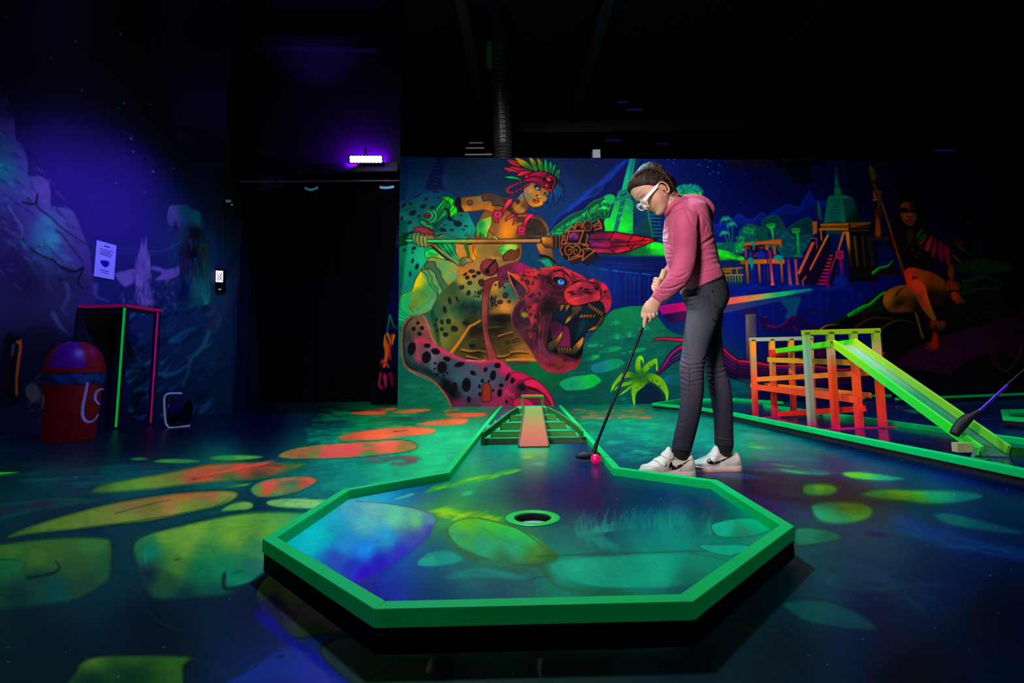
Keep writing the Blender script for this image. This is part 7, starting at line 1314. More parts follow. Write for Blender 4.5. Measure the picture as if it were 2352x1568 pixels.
# ------------------------------------------------------------------ left side: table, bin, reel, notice, wall boxes
tb = thing('bar_table', 'tall black bar table with magenta-taped top and one neon green taped leg', 'table', (-3.62, 4.62, 0))
N_, R_, L_, B_ = Vector((-3.438,4.42,0)), Vector((-3.39,4.80,0)), Vector((-3.885,4.44,0)), Vector((-3.81,4.80,0))
ZT = 1.083
MB().prism([tuple(p[:2]) for p in (N_, R_, B_, L_)], ZT-.012, ZT+.014).build('tabletop', mat('table_edge_paint', '#d01450', .5, .12), tb)
MB().prism([tuple((p*.985+(N_+B_)*.5*.015)[:2]) for p in (N_, R_, B_, L_)], ZT+.014, ZT+.016).build('tabletop_surface', BLK, tb)
tc_ = (N_+B_)*.5
for p, tape in [(N_,'#08e038'),(R_,'#c80c70'),(L_,'#3a3c20'),(B_,None)]:
    c = p+(tc_-p)*.09; lg = MB().box(c.x-.022, c.x+.022, c.y-.022, c.y+.022, 0, ZT-.012).build('leg', BLK, tb, bevel=.002)
    if tape:
        if p is N_: bx = (c.x-.002, c.x+.018, c.y-.0265, c.y-.022)
        elif p is R_: bx = (c.x+.008, c.x+.0235, c.y-.0245, c.y-.022)
        else: bx = (c.x-.01, c.x+.012, c.y-.0245, c.y-.022)
        e = MB().box(*bx, .02, ZT-.02).build('tape_stripe', mat('tape_'+tape[1:], tape, .5, .35 if p is not L_ else .0), None); e.parent = lg
MB().beam(N_+(tc_-N_)*.12+Vector((0,0,.12)), R_+(tc_-R_)*.12+Vector((0,0,.12)), .02, .03).build('stretcher', BLK, tb)
MB().beam(N_+(tc_-N_)*.12+Vector((0,0,ZT-.04)), L_+(tc_-L_)*.12+Vector((0,0,ZT-.04)), .02, .05).build('apron', BLK, tb); MB().beam(N_+(tc_-N_)*.12+Vector((0,0,ZT-.03)), R_+(tc_-R_)*.12+Vector((0,0,ZT-.03)), .02, .03).build('apron', BLK, tb)
# bin
bc_ = Vector((-3.19, 3.66, 0)); red = mat('bin_red_plastic', '#9c1018', .4, .03, noise=.05); bn = thing('trash_bin', 'red plastic trash bin with domed swing lid and blue liner', 'bin', tuple(bc_))
MB().lathe([(.0005,.002),(.135,0),(.146,.01),(.149,.05),(.166,.40),(.170,.435),(.164,.436),(.08,.43)], bc_, 48).build('bin_body', red, bn, smooth=True)
def lid():
    rings = []
    for k in range(13):
        u = k/12; z = .50+.205*math.sin(u*math.pi/2); w = .176*math.cos(u*math.pi/2*.88); 
        rings.append([bc_+Vector((w*math.cos(a)*(1-.12*u), w*math.sin(a), z-.0)) for a in [j*math.pi/24 for j in range(48)]])
    return rings
MB().lathe([(.168,.478),(.180,.48),(.181,.505),(.174,.507)], bc_, 48, False).build('lid_rim', red, bn, smooth=True)
MB().loft(lid()).build('lid', red, bn, smooth=True)
fl = MB(); rings = []
for k in range(9):
    v = k/8; r_ = []
    for j in range(13):
        u = (j/12-.5)*2; a = -1.15+u*.62*(1-.25*v); uu = .03+.86*v; z = .50+.205*math.sin(uu*math.pi/2); w = .1795*math.cos(uu*math.pi/2*.88); r_.append(bc_+Vector((w*math.cos(a)*(1-.12*uu), w*math.sin(a), z+.003)))
    rings.append(r_)
n_ = len(rings[0]); fv = [p for r in rings for p in r]; fl.add(fv, [(i*n_+j, i*n_+j+1, (i+1)*n_+j+1, (i+1)*n_+j) for i in range(8) for j in range(n_-1)]); fl.build('lid_flap', mat('flap_violet_lit', '#5a0a78', .4, .06), bn, smooth=True)  # red flap coloured purple for the violet light falling on it
ln = MB(); seg = 72
ln.loft([[bc_+Vector(((r+.005*math.sin(9*a+i)+.003*math.sin(23*a))*math.cos(a), (r+.005*math.sin(9*a+i))*math.sin(a), z)) for a in [k*2*math.pi/seg for k in range(seg)]] for i, (r, z) in enumerate([(.166,.395),(.174,.41),(.173,.44),(.176,.47),(.170,.485)])], cap=False)
ln.build('liner', mat('liner_blue', '#0c4880', .3, .03, bump=.6, nscale=40), bn, smooth=True)
k0 = atY(113, 866, 3.57); MB().ball(k0, .036, 20, (1,.8,.9)).build('liner_knot', mat('liner_blue2', '#0c4068', .35, .02, bump=.8, nscale=30), bn, smooth=True)
pw = mat('pale_strip', '#7a8a80', .5, .03)
for P_ in ([(112,902),(117,912),(115,925),(107,936),(100,940)], [(100,905),(102,918),(98,934),(97,940)]): MB().tube([atY(x, y, 3.52) for x, y in P_], [.006,.012,.009,.005,.002], 10, sub=4).build('liner_tail', pw, bn, smooth=True)
cw = mat('lilac_cord', '#9890e0', .5, .12)
MB().tube([atY(x, y, 3.475) for x, y in [(201,878),(197,900),(190,935),(190,955),(196,966),(206,969),(217,964),(226,951)]], [.0075,.0085,.009,.0085,.007,.004], 12, sub=5).build('cord', cw, bn, smooth=True)
MB().tube([atY(x, y, 3.50) for x, y in [(238,893),(226,896),(219,907),(220,920),(229,929)]], [.004,.008,.009,.007,.005], 12, sub=5).build('cord', cw, bn, smooth=True)
# cable reel
rc = atY(414, 944, 4.56); rl = thing('cable_reel', 'black cable reel on a bent silver tube stand beside the bar table', 'cable reel', (rc.x, rc.y, 0))
ax = Vector((.98, .2, 0)).normalized(); Mx = Matrix((ax, Vector((ax.y, -ax.x, 0)), Vector((0,0,1)))).transposed()
def reel(prof, name, m):
    mb = MB(); mb.loft([[rc+Mx @ Vector((x, r*math.cos(a), r*math.sin(a))) for a in [k*math.pi/20 for k in range(40)]] for r, x in prof]); return mb.build(name, m, rl, smooth=True)
reel([(.002,-.062),(.105,-.062),(.108,-.058),(.105,-.052),(.06,-.05)], 'flange', mat('reel_black', '#0c0c10', .4)); reel([(.06,.05),(.105,.052),(.108,.058),(.105,.062),(.002,.062)], 'flange', mat('reel_black', '#0c0c10', .4))
reel([(.082+.006*math.cos(k*math.pi), -.05+k*.005) for k in range(21)], 'cable_coil', mat('cable_black_sheen', '#2a2a48', .45))  # lilac sheen on the black cable is mixed into its colour
MB().tube([atY(x, y, Y*1.036) for x, y, Y in [(418,903,4.36),(392,903,4.32),(381,907,4.3),(377,920,4.3),(380,965,4.3),(385,978,4.3),(396,982,4.3),(436,977,4.42)]], .008, 12, sub=5).build('stand', mat('reel_steel', '#c8c8e8', .25, .12, metal=.7), rl, smooth=True)
# notice
def left_quad(name, pts, m, off, parent=None):
    v = [on_left(x, y, off) for x, y in pts]; return MB().add(v, [tuple(range(len(v)))]).build(name, m, parent)
nt_ = thing('notice_sheet', 'white paper notice with a dark shield emblem taped to the violet wall', 'notice', tuple(on_left(242, 600, .01)))
left_quad('paper', [(222,551),(267.5,563.5),(262,642.5),(215.5,634)], mat('notice_paper', '#f4f4ff', .7, .0, noise=.02), .008, nt_)
ink = mat('notice_ink', '#04106c', .7)
def ntx(x, y): return 200+x/14.255, 540+y/14.255
words = [[(565,345,745,405,16)], [(410,432,860,560,9)], [(470,508,770,590,8)], [(410,545,830,655,9)], [(430,603,790,708,10)], [(430,1122,730,1198,10)], [(480,1200,680,1255,9)]]
rs_ = random.Random(4)
for ln_ in words:
    x0, y0, x1, y1, h = ln_[0]; x = x0; 
    while x < x1:
        w = rs_.randint(22, 60); xe = min(x+w, x1); ya = y0+(y1-y0)*(x-x0)/(x1-x0); yb = y0+(y1-y0)*(xe-x0)/(x1-x0)
        left_quad('printed_word', [ntx(x,ya-h), ntx(xe,yb-h), ntx(xe,yb+h), ntx(x,ya+h)], ink, .0105, nt_); x = xe+8
em = [(440,815),(520,825),(600,822),(680,850),(735,885),(728,950),(700,1010),(620,1050),(560,1030),(500,980),(455,910)]
left_quad('shield_emblem', [ntx(*p) for p in em], mat('notice_blue', '#0428a0', .7), .0105, nt_)
left_quad('shield_inner', [ntx(600+(x-600)*.45, 925+(y-925)*.5) for x, y in em], mat('notice_blue2', '#0c1c80', .7), .0112, nt_)
# lit display box and sensor on the wall beside the curtain
bx = thing('wall_display', 'small black wall box with a bright white screen left of the curtain', 'display', tuple(on_left(504, 645, .02)))
def left_box(name, pts, m, o1, parent):
    a = [on_left(x, y, .0) for x, y in pts]; b = [p+LN*o1 for p in a]; return MB().hexa(a, b).build(name, m, parent, bevel=.001)
left_box('case', [(493,617),(514,617),(514,671),(494,672)], mat('case_black', '#050508', .4), .03, bx)
left_quad('screen', [(495.5,621),(512.5,622),(512,648),(495.5,647.5)], mat('screen_white', '#fff8f4', .4, 1.1, noise=.0), .032, bx)
for P_ in ([(498,628),(502,634),(499,642)],[(503,626),(507,631),(504,636),(508,641)],[(510,626),(507,638),(510,645)],[(500,645),(505,640)]): MB().tube([on_left(x, y, .034) for x, y in P_], .0035, 6).build('screen_mark', mat('screen_ink', '#30282c', .5), bx)
left_quad('button', [(502,663),(508,663),(508,665.5),(502,665.5)], mat('button_white', '#d0d0e0', .4, .5), .033, bx)
sn = thing('wall_sensor', 'little black sensor box with a grey label and green light above the display', 'sensor', tuple(on_left(526, 464, .03)))
left_box('case', [(514,455),(535,457),(536,476),(514,474)], mat('case_black', '#050508', .4), .05, sn)
left_quad('label_plate', [(518,458),(530,459),(531,465),(518,465)], mat('label_grey', '#8a90b8', .6, .15), .053, sn); MB().ball(on_left(533, 470, .055), .006, 10).build('indicator_light', mat('led_green', '#20e030', .4, 2.0), sn)
MB().tube([on_left(513, 476, .02), on_left(511, 540, .01), on_left(510, 617, .02)], .004, 6).build('cable', mat('cable_black_sheen', '#2a2a48', .45), sn)
# curtain with rod
YC = 5.93
cu = thing('curtain', 'heavy black curtain hanging across the doorway beside the mural', 'curtain', tuple(atY(740, 930, YC)))
def curtain():
    nu, nv = 150, 70; V = []
    for j in range(nv):
        v = j/(nv-1); yl = 432+v*494
        xl = 569+29*v; xr = 917-8*v if v < .25 else 915-(v-.25)*4/.75*13; xr = 917-55*max(0, v-.12)/.88
        for i in range(nu):
            u = i/(nu-1); px = xl+(xr-xl)*u; sag = (10*abs(math.sin(u*math.pi*5.5)))*(1-v)**8*1.0
            p = atY(px, yl+sag+(u*-4), YC); p.y += .035*math.sin(u*44+1.2*math.sin(v*3))*(.35+.65*v)+.012*math.sin(u*97)
            V.append(p)
    mb = MB().add(V, [(j*nu+i, j*nu+i+1, (j+1)*nu+i+1, (j+1)*nu+i) for j in range(nv-1) for i in range(nu-1)])
    return mb.build('curtain_cloth', mat('curtain_black', '#020206', .95, noise=.2, nscale=8, spec=.05), cu, smooth=True, sharp=180)
curtain()
MB().tube([atY(552,417,YC), atY(917,415,YC)], .011, 12).build('curtain_rod', mat('rod_steel', '#6a6080', .3, .03, metal=.7), cu, smooth=True)
for k in range(8): 
    mb = MB(); c = atY(590+k*44, 418, YC); mb.loft([[c+Vector((0, (.022+.004*math.cos(b))*math.cos(a), (.022+.004*math.cos(b))*math.sin(a)))+Vector((.004*math.sin(b),0,0)) for b in [j*math.pi/3 for j in range(6)]] for a in [i*math.pi/8 for i in range(16)]], closed=True); mb.build('curtain_ring', mat('ring_dark', '#100e1c', .4, metal=.5), cu, smooth=True)
tgm = mat('curtain_tag_cloth', '#5ab0c8', .6, .16)
for P_ in ([(700,431),(706,434),(715,436),(724,433),(731,430)], [(872,429.5),(882,431),(893,430.5),(905,428.5)]):
    v = [atY(x, y-2.8, YC-.06) for x, y in P_]+[atY(x, y+3, YC-.06) for x, y in reversed(P_)]; MB().add(v, [tuple(range(len(v)))]).build('curtain_tag', tgm, cu)
# UV lamp
lp = thing('ultraviolet_lamp', 'glowing violet LED bar lamp above the black curtain', 'lamp', tuple(atY(840, 366, 5.72)))
a, b = atY(801, 366.5, 5.76), atY(879, 366, 5.76); MB().beam(a, b, .06, .085).build('lamp_housing', mat('lamp_black', '#08060c', .5), lp, bevel=.004)
ledm = mat('led_white', '#f8ecff', .4, 9.0, noise=0, glowcol='#f4e8ff')
ledc = bpy.data.meshes.new('led')
for k in range(9):
    for r_ in range(2):
        c = atY(807.5+k*8.15+(r_*.6), 362+r_*7.4, 5.715); o = MB().ball((0,0,0), .024, 14, (1,.35,1)).build('led', ledm, lp, smooth=True) if k == 0 and r_ == 0 else None
        if o is None: o = led0.copy(); COL.objects.link(o)
        else: led0 = o
        o.matrix_parent_inverse = Matrix.Identity(4); o.location = c-lp.location
MB().beam(atY(840,358,5.78), atY(840,340,5.95), .02, .02, (0,1,0)).build('mount', mat('lamp_black', '#08060c', .5), lp)
# small things on top of the mural wall
p = atY(1370, 353, 6.67); tag(MB().box(p.x-.055, p.x+.05, 6.64, 6.74, atY(1370,361,6.67).z-.02, atY(1370,345,6.67).z).build('junction_box', mat('box_pale', '#8a8ca0', .5, .03), bevel=.004), 'small pale box standing on the top edge of the mural wall', 'box')
p = atY(1840, 367, 6.54); o = thing('dark_light_bar', 'unlit dark bar lamp on the mural top above the ruins', 'lamp', tuple(p))
MB().beam(atY(1797,369,6.54), atY(1882,369,6.54), .07, .06).build('lamp_housing', mat('bar_dark', '#0a0824', .5), o, bevel=.006); MB().beam(atY(1830,366,6.58), atY(1830,352,6.66), .02, .02, (0,1,0)).build('mount', mat('bar_dark', '#0a0824', .5), o)
# stage floor strips at the left edge
for (pp, lab) in [([(-60,1040),(62,1030),(-10,1036),(-60,1046)], 'neon green floor stripe at the left edge below the bin, upper of two'), ([(-60,1083),(46,1084),(0,1090),(-60,1092)], 'neon green floor stripe at the left edge below the bin, lower of two')]:
    v = [atZ(x, y, .004) for x, y in pp]; tag(MB().add(v, [(0,1,2,3)]).build('floor_stripe', mat('stripe_green', '#28d820', .5, .25)), lab, 'stripe', 'green floor stripes')
# ------------------------------------------------------------------ the player
from mathutils.bvhtree import BVHTree
KG = 1.03
def aG(x, y, Y): return atY(x, y, Y*KG)
def LS(x1, y1, x2, y2, Y, hw, n=32, e=2.3, Y2=None):
    a, b = aG(x1, y1, Y), aG(x2, y2, Y if Y2 is None else Y2); c = (a+b)/2; h = (b-a)/2; out = []; hw *= KG
    if abs(h.x) > 1e-6:      # the side seen obliquely adds to the outline, so narrow the section by that much
        t = hw*abs(c.x)/c.y; h.x *= math.sqrt(max(.5, 1-1.05*(t/abs(h.x))**2))
    for k in range(n):
        t = 2*math.pi*k/n; ct, st = math.cos(t), math.sin(t)
        out.append(c+h*math.copysign(abs(ct)**(2/e), ct)+Vector((0, hw*math.copysign(abs(st)**(2/e), st), 0)))
    return out
def dense(secs, k=4):
    q = spline(secs, False, k); return [LS(*r) for r in q.tolist()]
def remeshed(mb, voxel, smooth=4, name='m'):
    me = mb.mesh(name); o = bpy.data.objects.new('tmp', me); COL.objects.link(o)
    r = o.modifiers.new('r', 'REMESH'); r.mode = 'VOXEL'; r.voxel_size = voxel; r.use_smooth_shade = True
    if smooth: s = o.modifiers.new('s', 'SMOOTH'); s.factor = .5; s.iterations = smooth
    dg = bpy.context.evaluated_depsgraph_get(); dg.update(); out = bpy.data.meshes.new_from_object(o.evaluated_get(dg), depsgraph=dg); out.name = name
    bpy.data.objects.remove(o)
    for p in out.polygons: p.use_smooth = True
    return out
def coords(me):
    v = np.empty(len(me.vertices)*3, np.float32); me.vertices.foreach_get('co', v); v = v.reshape(-1, 3)
    n = np.empty(len(me.vertices)*3, np.float32); me.vertices.foreach_get('normal', n); return v, n.reshape(-1, 3)
def creases(me, L, view=(0, 0, 1.0)):
    v, n = coords(me); px, py = proj(v); vd = v-np.array([0, 0, CAM_H]); vd /= np.linalg.norm(vd, axis=1, keepdims=True); face = np.clip(-(n*vd).sum(1)*2.2, 0, 1); disp = np.zeros(len(v))
    for pts, w, dp in L:
        q = spline([(view[0]+x/view[2], view[1]+y/view[2]) for x, y in pts], False, 5) if len(pts) > 2 else np.array([(view[0]+x/view[2], view[1]+y/view[2]) for x, y in pts])
        x0, y0 = q.min(0)-4*w; x1, y1 = q.max(0)+4*w; m = np.where((px > x0) & (px < x1) & (py > y0) & (py < y1))[0]
        if not len(m): continue
        D = np.full(len(m), 1e9); T = np.zeros(len(m))
        for i in range(len(q)-1):
            a = q[i]; e = q[i+1]-a; L2 = (e**2).sum()+1e-9; t = np.clip(((px[m]-a[0])*e[0]+(py[m]-a[1])*e[1])/L2, 0, 1)
            d = np.hypot(px[m]-a[0]-e[0]*t, py[m]-a[1]-e[1]*t); u = d < D; D = np.where(u, d, D); T = np.where(u, (i+t)/(len(q)-1), T)
        prof = -np.exp(-(D/w)**2)+.55*np.exp(-((D-2.0*w)/w)**2); disp[m] += prof*dp*(.35+.65*np.sin(np.clip(T, .02, .98)*math.pi))
    v = v+n*(disp*face*.62)[:, None]; me.vertices.foreach_set('co', v.astype(np.float32).ravel()); me.update()
def mobj(name, me, m, parent=None):
    me.materials.clear(); me.materials.append(m); return link(bpy.data.objects.new(name, me), parent)
def bvh(me): return BVHTree.FromPolygons([v.co for v in me.vertices], [tuple(p.vertices) for p in me.polygons])
CAM0 = Vector((0, 0, CAM_H))
def hit(tree, px, py, off=.001):
    d = ray(px, py).normalized(); p, nrm, _, _ = tree.ray_cast(CAM0, d)
    if p is None: return None
    if nrm.dot(d) > 0: nrm = -nrm
    return p+nrm*off
def patch(tree, pts, name, m, parent, off=.001, thick=0.0, step=.8, sm=True, view=(0, 0, 1.0)):
    """a thin sewn-on piece lying on the garment under the given outline"""
    q = spline([(view[0]+x/view[2], view[1]+y/view[2]) for x, y in pts], True, 4) if sm else np.array([(view[0]+x/view[2], view[1]+y/view[2]) for x, y in pts])
    x0, y0 = q.min(0); x1, y1 = q.max(0); nx = max(3, int((x1-x0)/step)); ny = max(3, int((y1-y0)/step)); gx = np.linspace(x0, x1, nx); gy = np.linspace(y0, y1, ny)
    X, Y = np.meshgrid(gx, gy); ins = in_poly(X, Y, [tuple(p) for p in q]); idx = -np.ones(X.shape, int); V = []
    dx, dy = (gx[1]-gx[0])*1.5, (gy[1]-gy[0])*1.5
    near = np.zeros(X.shape, bool)
    for j in range(ny):
        for i in range(nx):
            if not ins[j, i] and not ins[max(0,j-1):j+2, max(0,i-1):i+2].any(): continue
            x, y = X[j, i], Y[j, i]
            if not ins[j, i]:   # snap rim vertices to the outline
                best = None
                for k in range(len(q)):
                    a = q[k]; e = q[(k+1) % len(q)]-a; t = min(1, max(0, ((x-a[0])*e[0]+(y-a[1])*e[1])/((e**2).sum()+1e-9))); c = a+e*t; dd = (c[0]-x)**2+(c[1]-y)**2
                    if best is None or dd < best[0]: best = (dd, c)
                x, y = best[1]
            p = hit(tree, x, y, off)
            if p is not None: idx[j, i] = len(V); V.append(p)
    F = [(idx[j,i], idx[j,i+1], idx[j+1,i+1], idx[j+1,i]) for j in range(ny-1) for i in range(nx-1) if min(idx[j,i], idx[j,i+1], idx[j+1,i+1], idx[j+1,i]) >= 0]
    o = MB().add(V, F).build(name, m, parent, smooth=True)
    if thick: s = o.modifiers.new('t', 'SOLIDIFY'); s.thickness = thick; s.offset = 0
    return o
def stitch(tree, pts, name, m, parent, r=.0008, off=.0004, view=(0, 0, 1.0), k=4):
    q = spline([(view[0]+x/view[2], view[1]+y/view[2]) for x, y in pts], False, k) if len(pts) > 2 else np.array([(view[0]+x/view[2], view[1]+y/view[2]) for x, y in pts]); P = [hit(tree, x, y, off) for x, y in q]; P = [p for p in P if p is not None]
    P = [p for i, p in enumerate(P) if i == 0 or (p-P[i-1]).length < .05]
    return MB().tube(P, r, 6).build(name, m, parent, smooth=True) if len(P) > 1 else None
# ---- head, in a frame pitched 50 degrees down: f forward, y across, u towards the crown
YM = 2.12; EO = aG(1512.5, 450, YM); th = math.radians(50)
FV, UV_ = Vector((-math.cos(th), 0, -math.sin(th))), Vector((-math.sin(th), 0, math.cos(th)))
def HL(f, y, u): return EO+FV*(f*KG)+UV_*(u*KG)+Vector((0, y*KG, 0))
SL = np.array([(-.064,.050,.004,.016),(-.058,.061,-.004,.030),(-.05,.066,-.014,.040),(-.035,.066,-.032,.052),(-.022,.067,-.047,.060),(-.008,.069,-.062,.066),(.012,.068,-.078,.0705),(.035,.066,-.091,.0735),(.055,.067,-.097,.0745),(.077,.069,-.098,.0745),(.10,.061,-.093,.070),(.116,.049,-.081,.060),(.127,.030,-.062,.044),(.133,.008,-.04,.024)])
def head_rings(grow=None, nu=84, na=96):
    us = np.linspace(SL[0,0], SL[-1,0], nu); rings = []
    for u in us:
        fr, bk, hw = [np.interp(u, SL[:,0], SL[:,k]) for k in (1, 2, 3)]; c, r = (fr+bk)/2, (fr-bk)/2; ring = []
        for k in range(na):
            t = 2*math.pi*k/na; ct, st = math.cos(t), math.sin(t); e = 2.25 if ct > 0 else 2.1
            f = c+r*math.copysign(abs(ct)**(2/e), ct); y = hw*math.copysign(abs(st)**(2/e), st)
            if grow is None:
                if ct > .2:
                    g = lambda a, s: math.exp(-(a/s)**2)
                    nl = float(np.interp(u, [-.007,-.003,.004,.012,.02,.04,.056,.062], [0,.008,.017,.0205,.017,.007,.001,0])); f += nl*g(y, float(np.interp(u, [-.005,.01,.05], [.013,.0125,.007])))
                    f += .0035*g(u, .005)*(g(y-.010, .005)+g(y+.010, .005))
                    f += .0085*g(u+.0125, .0042)*g(y, .017)+.0078*g(u+.0235, .005)*g(y, .015)-.004*g(u+.018, .0022)*g(y, .02)+.004*g(u+.046, .01)*g(y, .015)
                    for s in (-1, 1):
                        f += -.010*g(u-.042, .011)*g(y-s*.031, .015)+.0065*g(u-.039, .0075)*g(y-s*.031, .011)+.004*g(u-.062, .006)*g(y-s*.03, .02); y += s*.0035*g(u+.008, .022)*g(abs(y)-.052, .02) if y*s > 0 else 0
                ring.append(HL(f, y, u))
            else:
                d = grow(f, y, u); n_ = math.hypot(ct, st); ring.append(HL(f+ct*d, y+st*d, u+d*max(0, (u-.04)/.09)))
        rings.append(ring)
    return rings
body = MB(); body.loft(head_rings())
for s in (-1, 1):      # ears
    yy = s*.0745
    helix = [(.010,.008),(.011,.022),(.003,.031),(-.009,.031),(-.017,.020),(-.018,.006),(-.013,-.008),(-.006,-.018),(.002,-.021),(.006,-.012)]
    body.tube([HL(f-.004, yy+s*(.004+.006*(f < -.004)), u) for f, u in helix], [.003,.0035,.004,.004,.004,.0038,.0038,.005,.005,.003], 10, sub=4)
    body.ball(HL(-.006, yy+s*.001, .008), .019, 20, (.62, .2, 1.15), Matrix((FV, (0,1,0), UV_)).transposed()); body.tube([HL(.003, yy+s*.006, -.002), HL(.006, yy+s*.007, .006)], .0035, 10)
# neck, trunk, legs under the clothes
body.loft(dense([(1517,470,1549,440,2.12,.044),(1521,480,1556,450,2.12,.045),(1527,492,1566,459,2.13,.048),(1533,505,1585,470,2.14,.055),(1535,520,1600,490,2.14,.09)]))
body.loft(dense([(1533,500,1600,480,2.14,.07),(1532,520,1620,505,2.14,.11),(1532,550,1630,550,2.14,.11),(1540,590,1636,585,2.14,.10),(1556,640,1645,622,2.14,.11),(1572,680,1660,668,2.14,.11),(1580,705,1655,712,2.14,.11)]))
body.loft(dense([(1594,690,1650,700,2.09,.045),(1588,760,1622,775,2.075,.038),(1570,845,1605,850,2.06,.042),(1568,930,1598,935,2.05,.036),(1560,1000,1578,1006,2.05,.018),(1558,1056,1570,1060,2.05,.012)]))
body.loft(dense([(1590,690,1655,700,2.20,.05),(1600,760,1645,765,2.18,.045),(1630,850,1655,850,2.165,.04),(1646,930,1672,930,2.165,.034),(1656,996,1674,1000,2.16,.018),(1658,1046,1672,1048,2.155,.012)]))
body.loft(dense([(1556,1055,1572,1058,2.05,.012),(1548,1066,1566,1074,2.05,.012),(1535,1070,1548,1077,2.05,.014)])); body.loft(dense([(1658,1045,1674,1047,2.155,.012),(1652,1056,1668,1062,2.155,.012),(1644,1060,1652,1064,2.155,.012)]))
# arms
body.loft(dense([(1565,500,1595,505,2.03,.035),(1562,560,1592,565,1.995,.034),(1556,610,1585,635,1.985,.034),(1530,640,1560,668,2.01,.03),(1506,668,1532,694,2.05,.024),(1497,679,1520,698,2.065,.0185),(1490,687,1516.5,702.5,2.07,.0165),(1483.5,696,1514.5,708,2.075,.017),(1479.5,707,1512,715,2.078,.0165),(1480,716,1506,721,2.08,.013)]))
body.loft(dense([(1560,505,1590,505,2.26,.035),(1555,560,1585,560,2.29,.034),(1545,600,1575,610,2.28,.03),(1530,625,1550,645,2.23,.024),(1515,640,1534,660,2.17,.018),(1504,641,1521,664,2.14,.017),(1500,644,1515,662,2.128,.014)]))
fing = [([(1484.5,714,2.083),(1482.5,727,2.083),(1480.7,740,2.088),(1479.5,750.5,2.094)], [.0100,.0095,.0086,.0068]),
        ([(1491,716,2.078),(1493.5,727,2.072),(1494.5,734.5,2.082),(1490,737.5,2.098)], [.0088,.0084,.0076,.0062]),
        ([(1498,715.5,2.078),(1501.5,724.5,2.072),(1501,730,2.085),(1495.5,731.5,2.103)], [.0083,.0079,.0072,.006]),
        ([(1504.5,712.5,2.08),(1508.5,719,2.076),(1507.5,724,2.088),(1501.5,725.5,2.104)], [.0074,.007,.0064,.0055]),
        ([(1489,695,2.088),(1481,706,2.108),(1476.8,718,2.118),(1476,727,2.115)], [.0105,.010,.0088,.007])]
for k in range(4):
    y = 640.5+k*6.6; fing.append(([(1503-k*.8,y+2,2.127),(1505-k*1.2,y-1,2.100),(1512.5-k*1.6,y+.5,2.084),(1519.5-k*2.4,y+3.5,2.093)], [.0068,.0066,.0062,.0056]))
fing.append(([(1507,646,2.138),(1501.5,655,2.120),(1500.5,662,2.100),(1503,667.5,2.090)], [.0105,.0098,.0085,.0066]))
for P_, r_ in fing:
    body.tube([aG(*p) for p in P_], r_, 12, sub=4); body.ball(aG(*P_[-1]), r_[-1]*.98, 12)
    body.ball(aG(*P_[0]), r_[0]*1.05, 12)
person_me = remeshed(body, .0023, 3, 'person')
v, n = coords(person_me)
# skin tones by position on the head
E_ = np.array(EO); rel = (v-E_)/KG; hf = rel @ np.array(FV); hu = rel @ np.array(UV_); hy = rel[:, 1]; onh = (np.abs(hy) < .1) & (hu > -.07) & (hu < .15) & (np.abs(hf) < .13)
c = np.zeros_like(v)+lin('#d8a68e'); c *= (1+.05*np.sin(v[:, :1]*90+v[:, 2:]*70))
def mixin(w, col): 
    global c
    w = np.clip(w*onh, 0, 1)[:, None]; c = c*(1-w)+lin(col)*w
G = lambda a, s: np.exp(-(a/s)**2)
mixin(.5*G(hu+.004, .02)*G(np.abs(hy)-.045, .02), '#c8705c'); mixin(.3*G(hu-.01, .01)*G(hy, .012)*(hf > .06), '#c87864')
mixin(.95*(G(hu+.0125, .0036)+G(hu+.0235, .0044))*G(hy, .019)*(hf > .055), '#a04c48'); mixin(.9*G(hu+.018, .0016)*G(hy, .021)*(hf > .05), '#401414')
mixin(.45*G(hu-.067-.006*G(np.abs(hy)-.03,.014), .0034)*(np.abs(hy) > .012)*(np.abs(hy) < .048)*(hf > .04), '#3c2418'); mixin(.6*G(hu-.033, .0018)*G(np.abs(hy)-.031, .014)*(hf > .045), '#1c100c'); mixin(.35*G(hu-.042, .008)*G(np.abs(hy)-.031, .014)*(hf > .045), '#8a5444')
mixin(.8*G(hu-.0015, .0022)*G(np.abs(hy)-.0085, .0035)*(hf > .074), '#502420'); mixin(.35*(np.abs(hy) > .07)*(hf < .02)*(hf > -.03), '#c86c50')
set_paint(person_me, c)
def skin_mat():
    m, nt, b = new_mat('skin'); a = nt.nodes.new('ShaderNodeVertexColor'); a.layer_name = 'paint'; nt.links.new(a.outputs['Color'], b.inputs['Base Color'])
    b.inputs['Roughness'].default_value = .5; b.inputs['Subsurface Weight'].default_value = .12; b.inputs['Subsurface Radius'].default_value = (.01,.004,.002); b.inputs['Subsurface Scale'].default_value = .6; b.inputs['Specular IOR Level'].default_value = .35
    no = nt.nodes.new('ShaderNodeTexNoise'); no.inputs['Scale'].default_value = 220; bp = nt.nodes.new('ShaderNodeBump'); bp.inputs['Strength'].default_value = .08; bp.inputs['Distance'].default_value = .001
    nt.links.new(no.outputs['Fac'], bp.inputs['Height']); nt.links.new(bp.outputs['Normal'], b.inputs['Normal']); return m
person = mobj('person', person_me, skin_mat()); tag(person, 'girl in pink hoodie, grey jeans and white glasses bending over a putter', 'person')
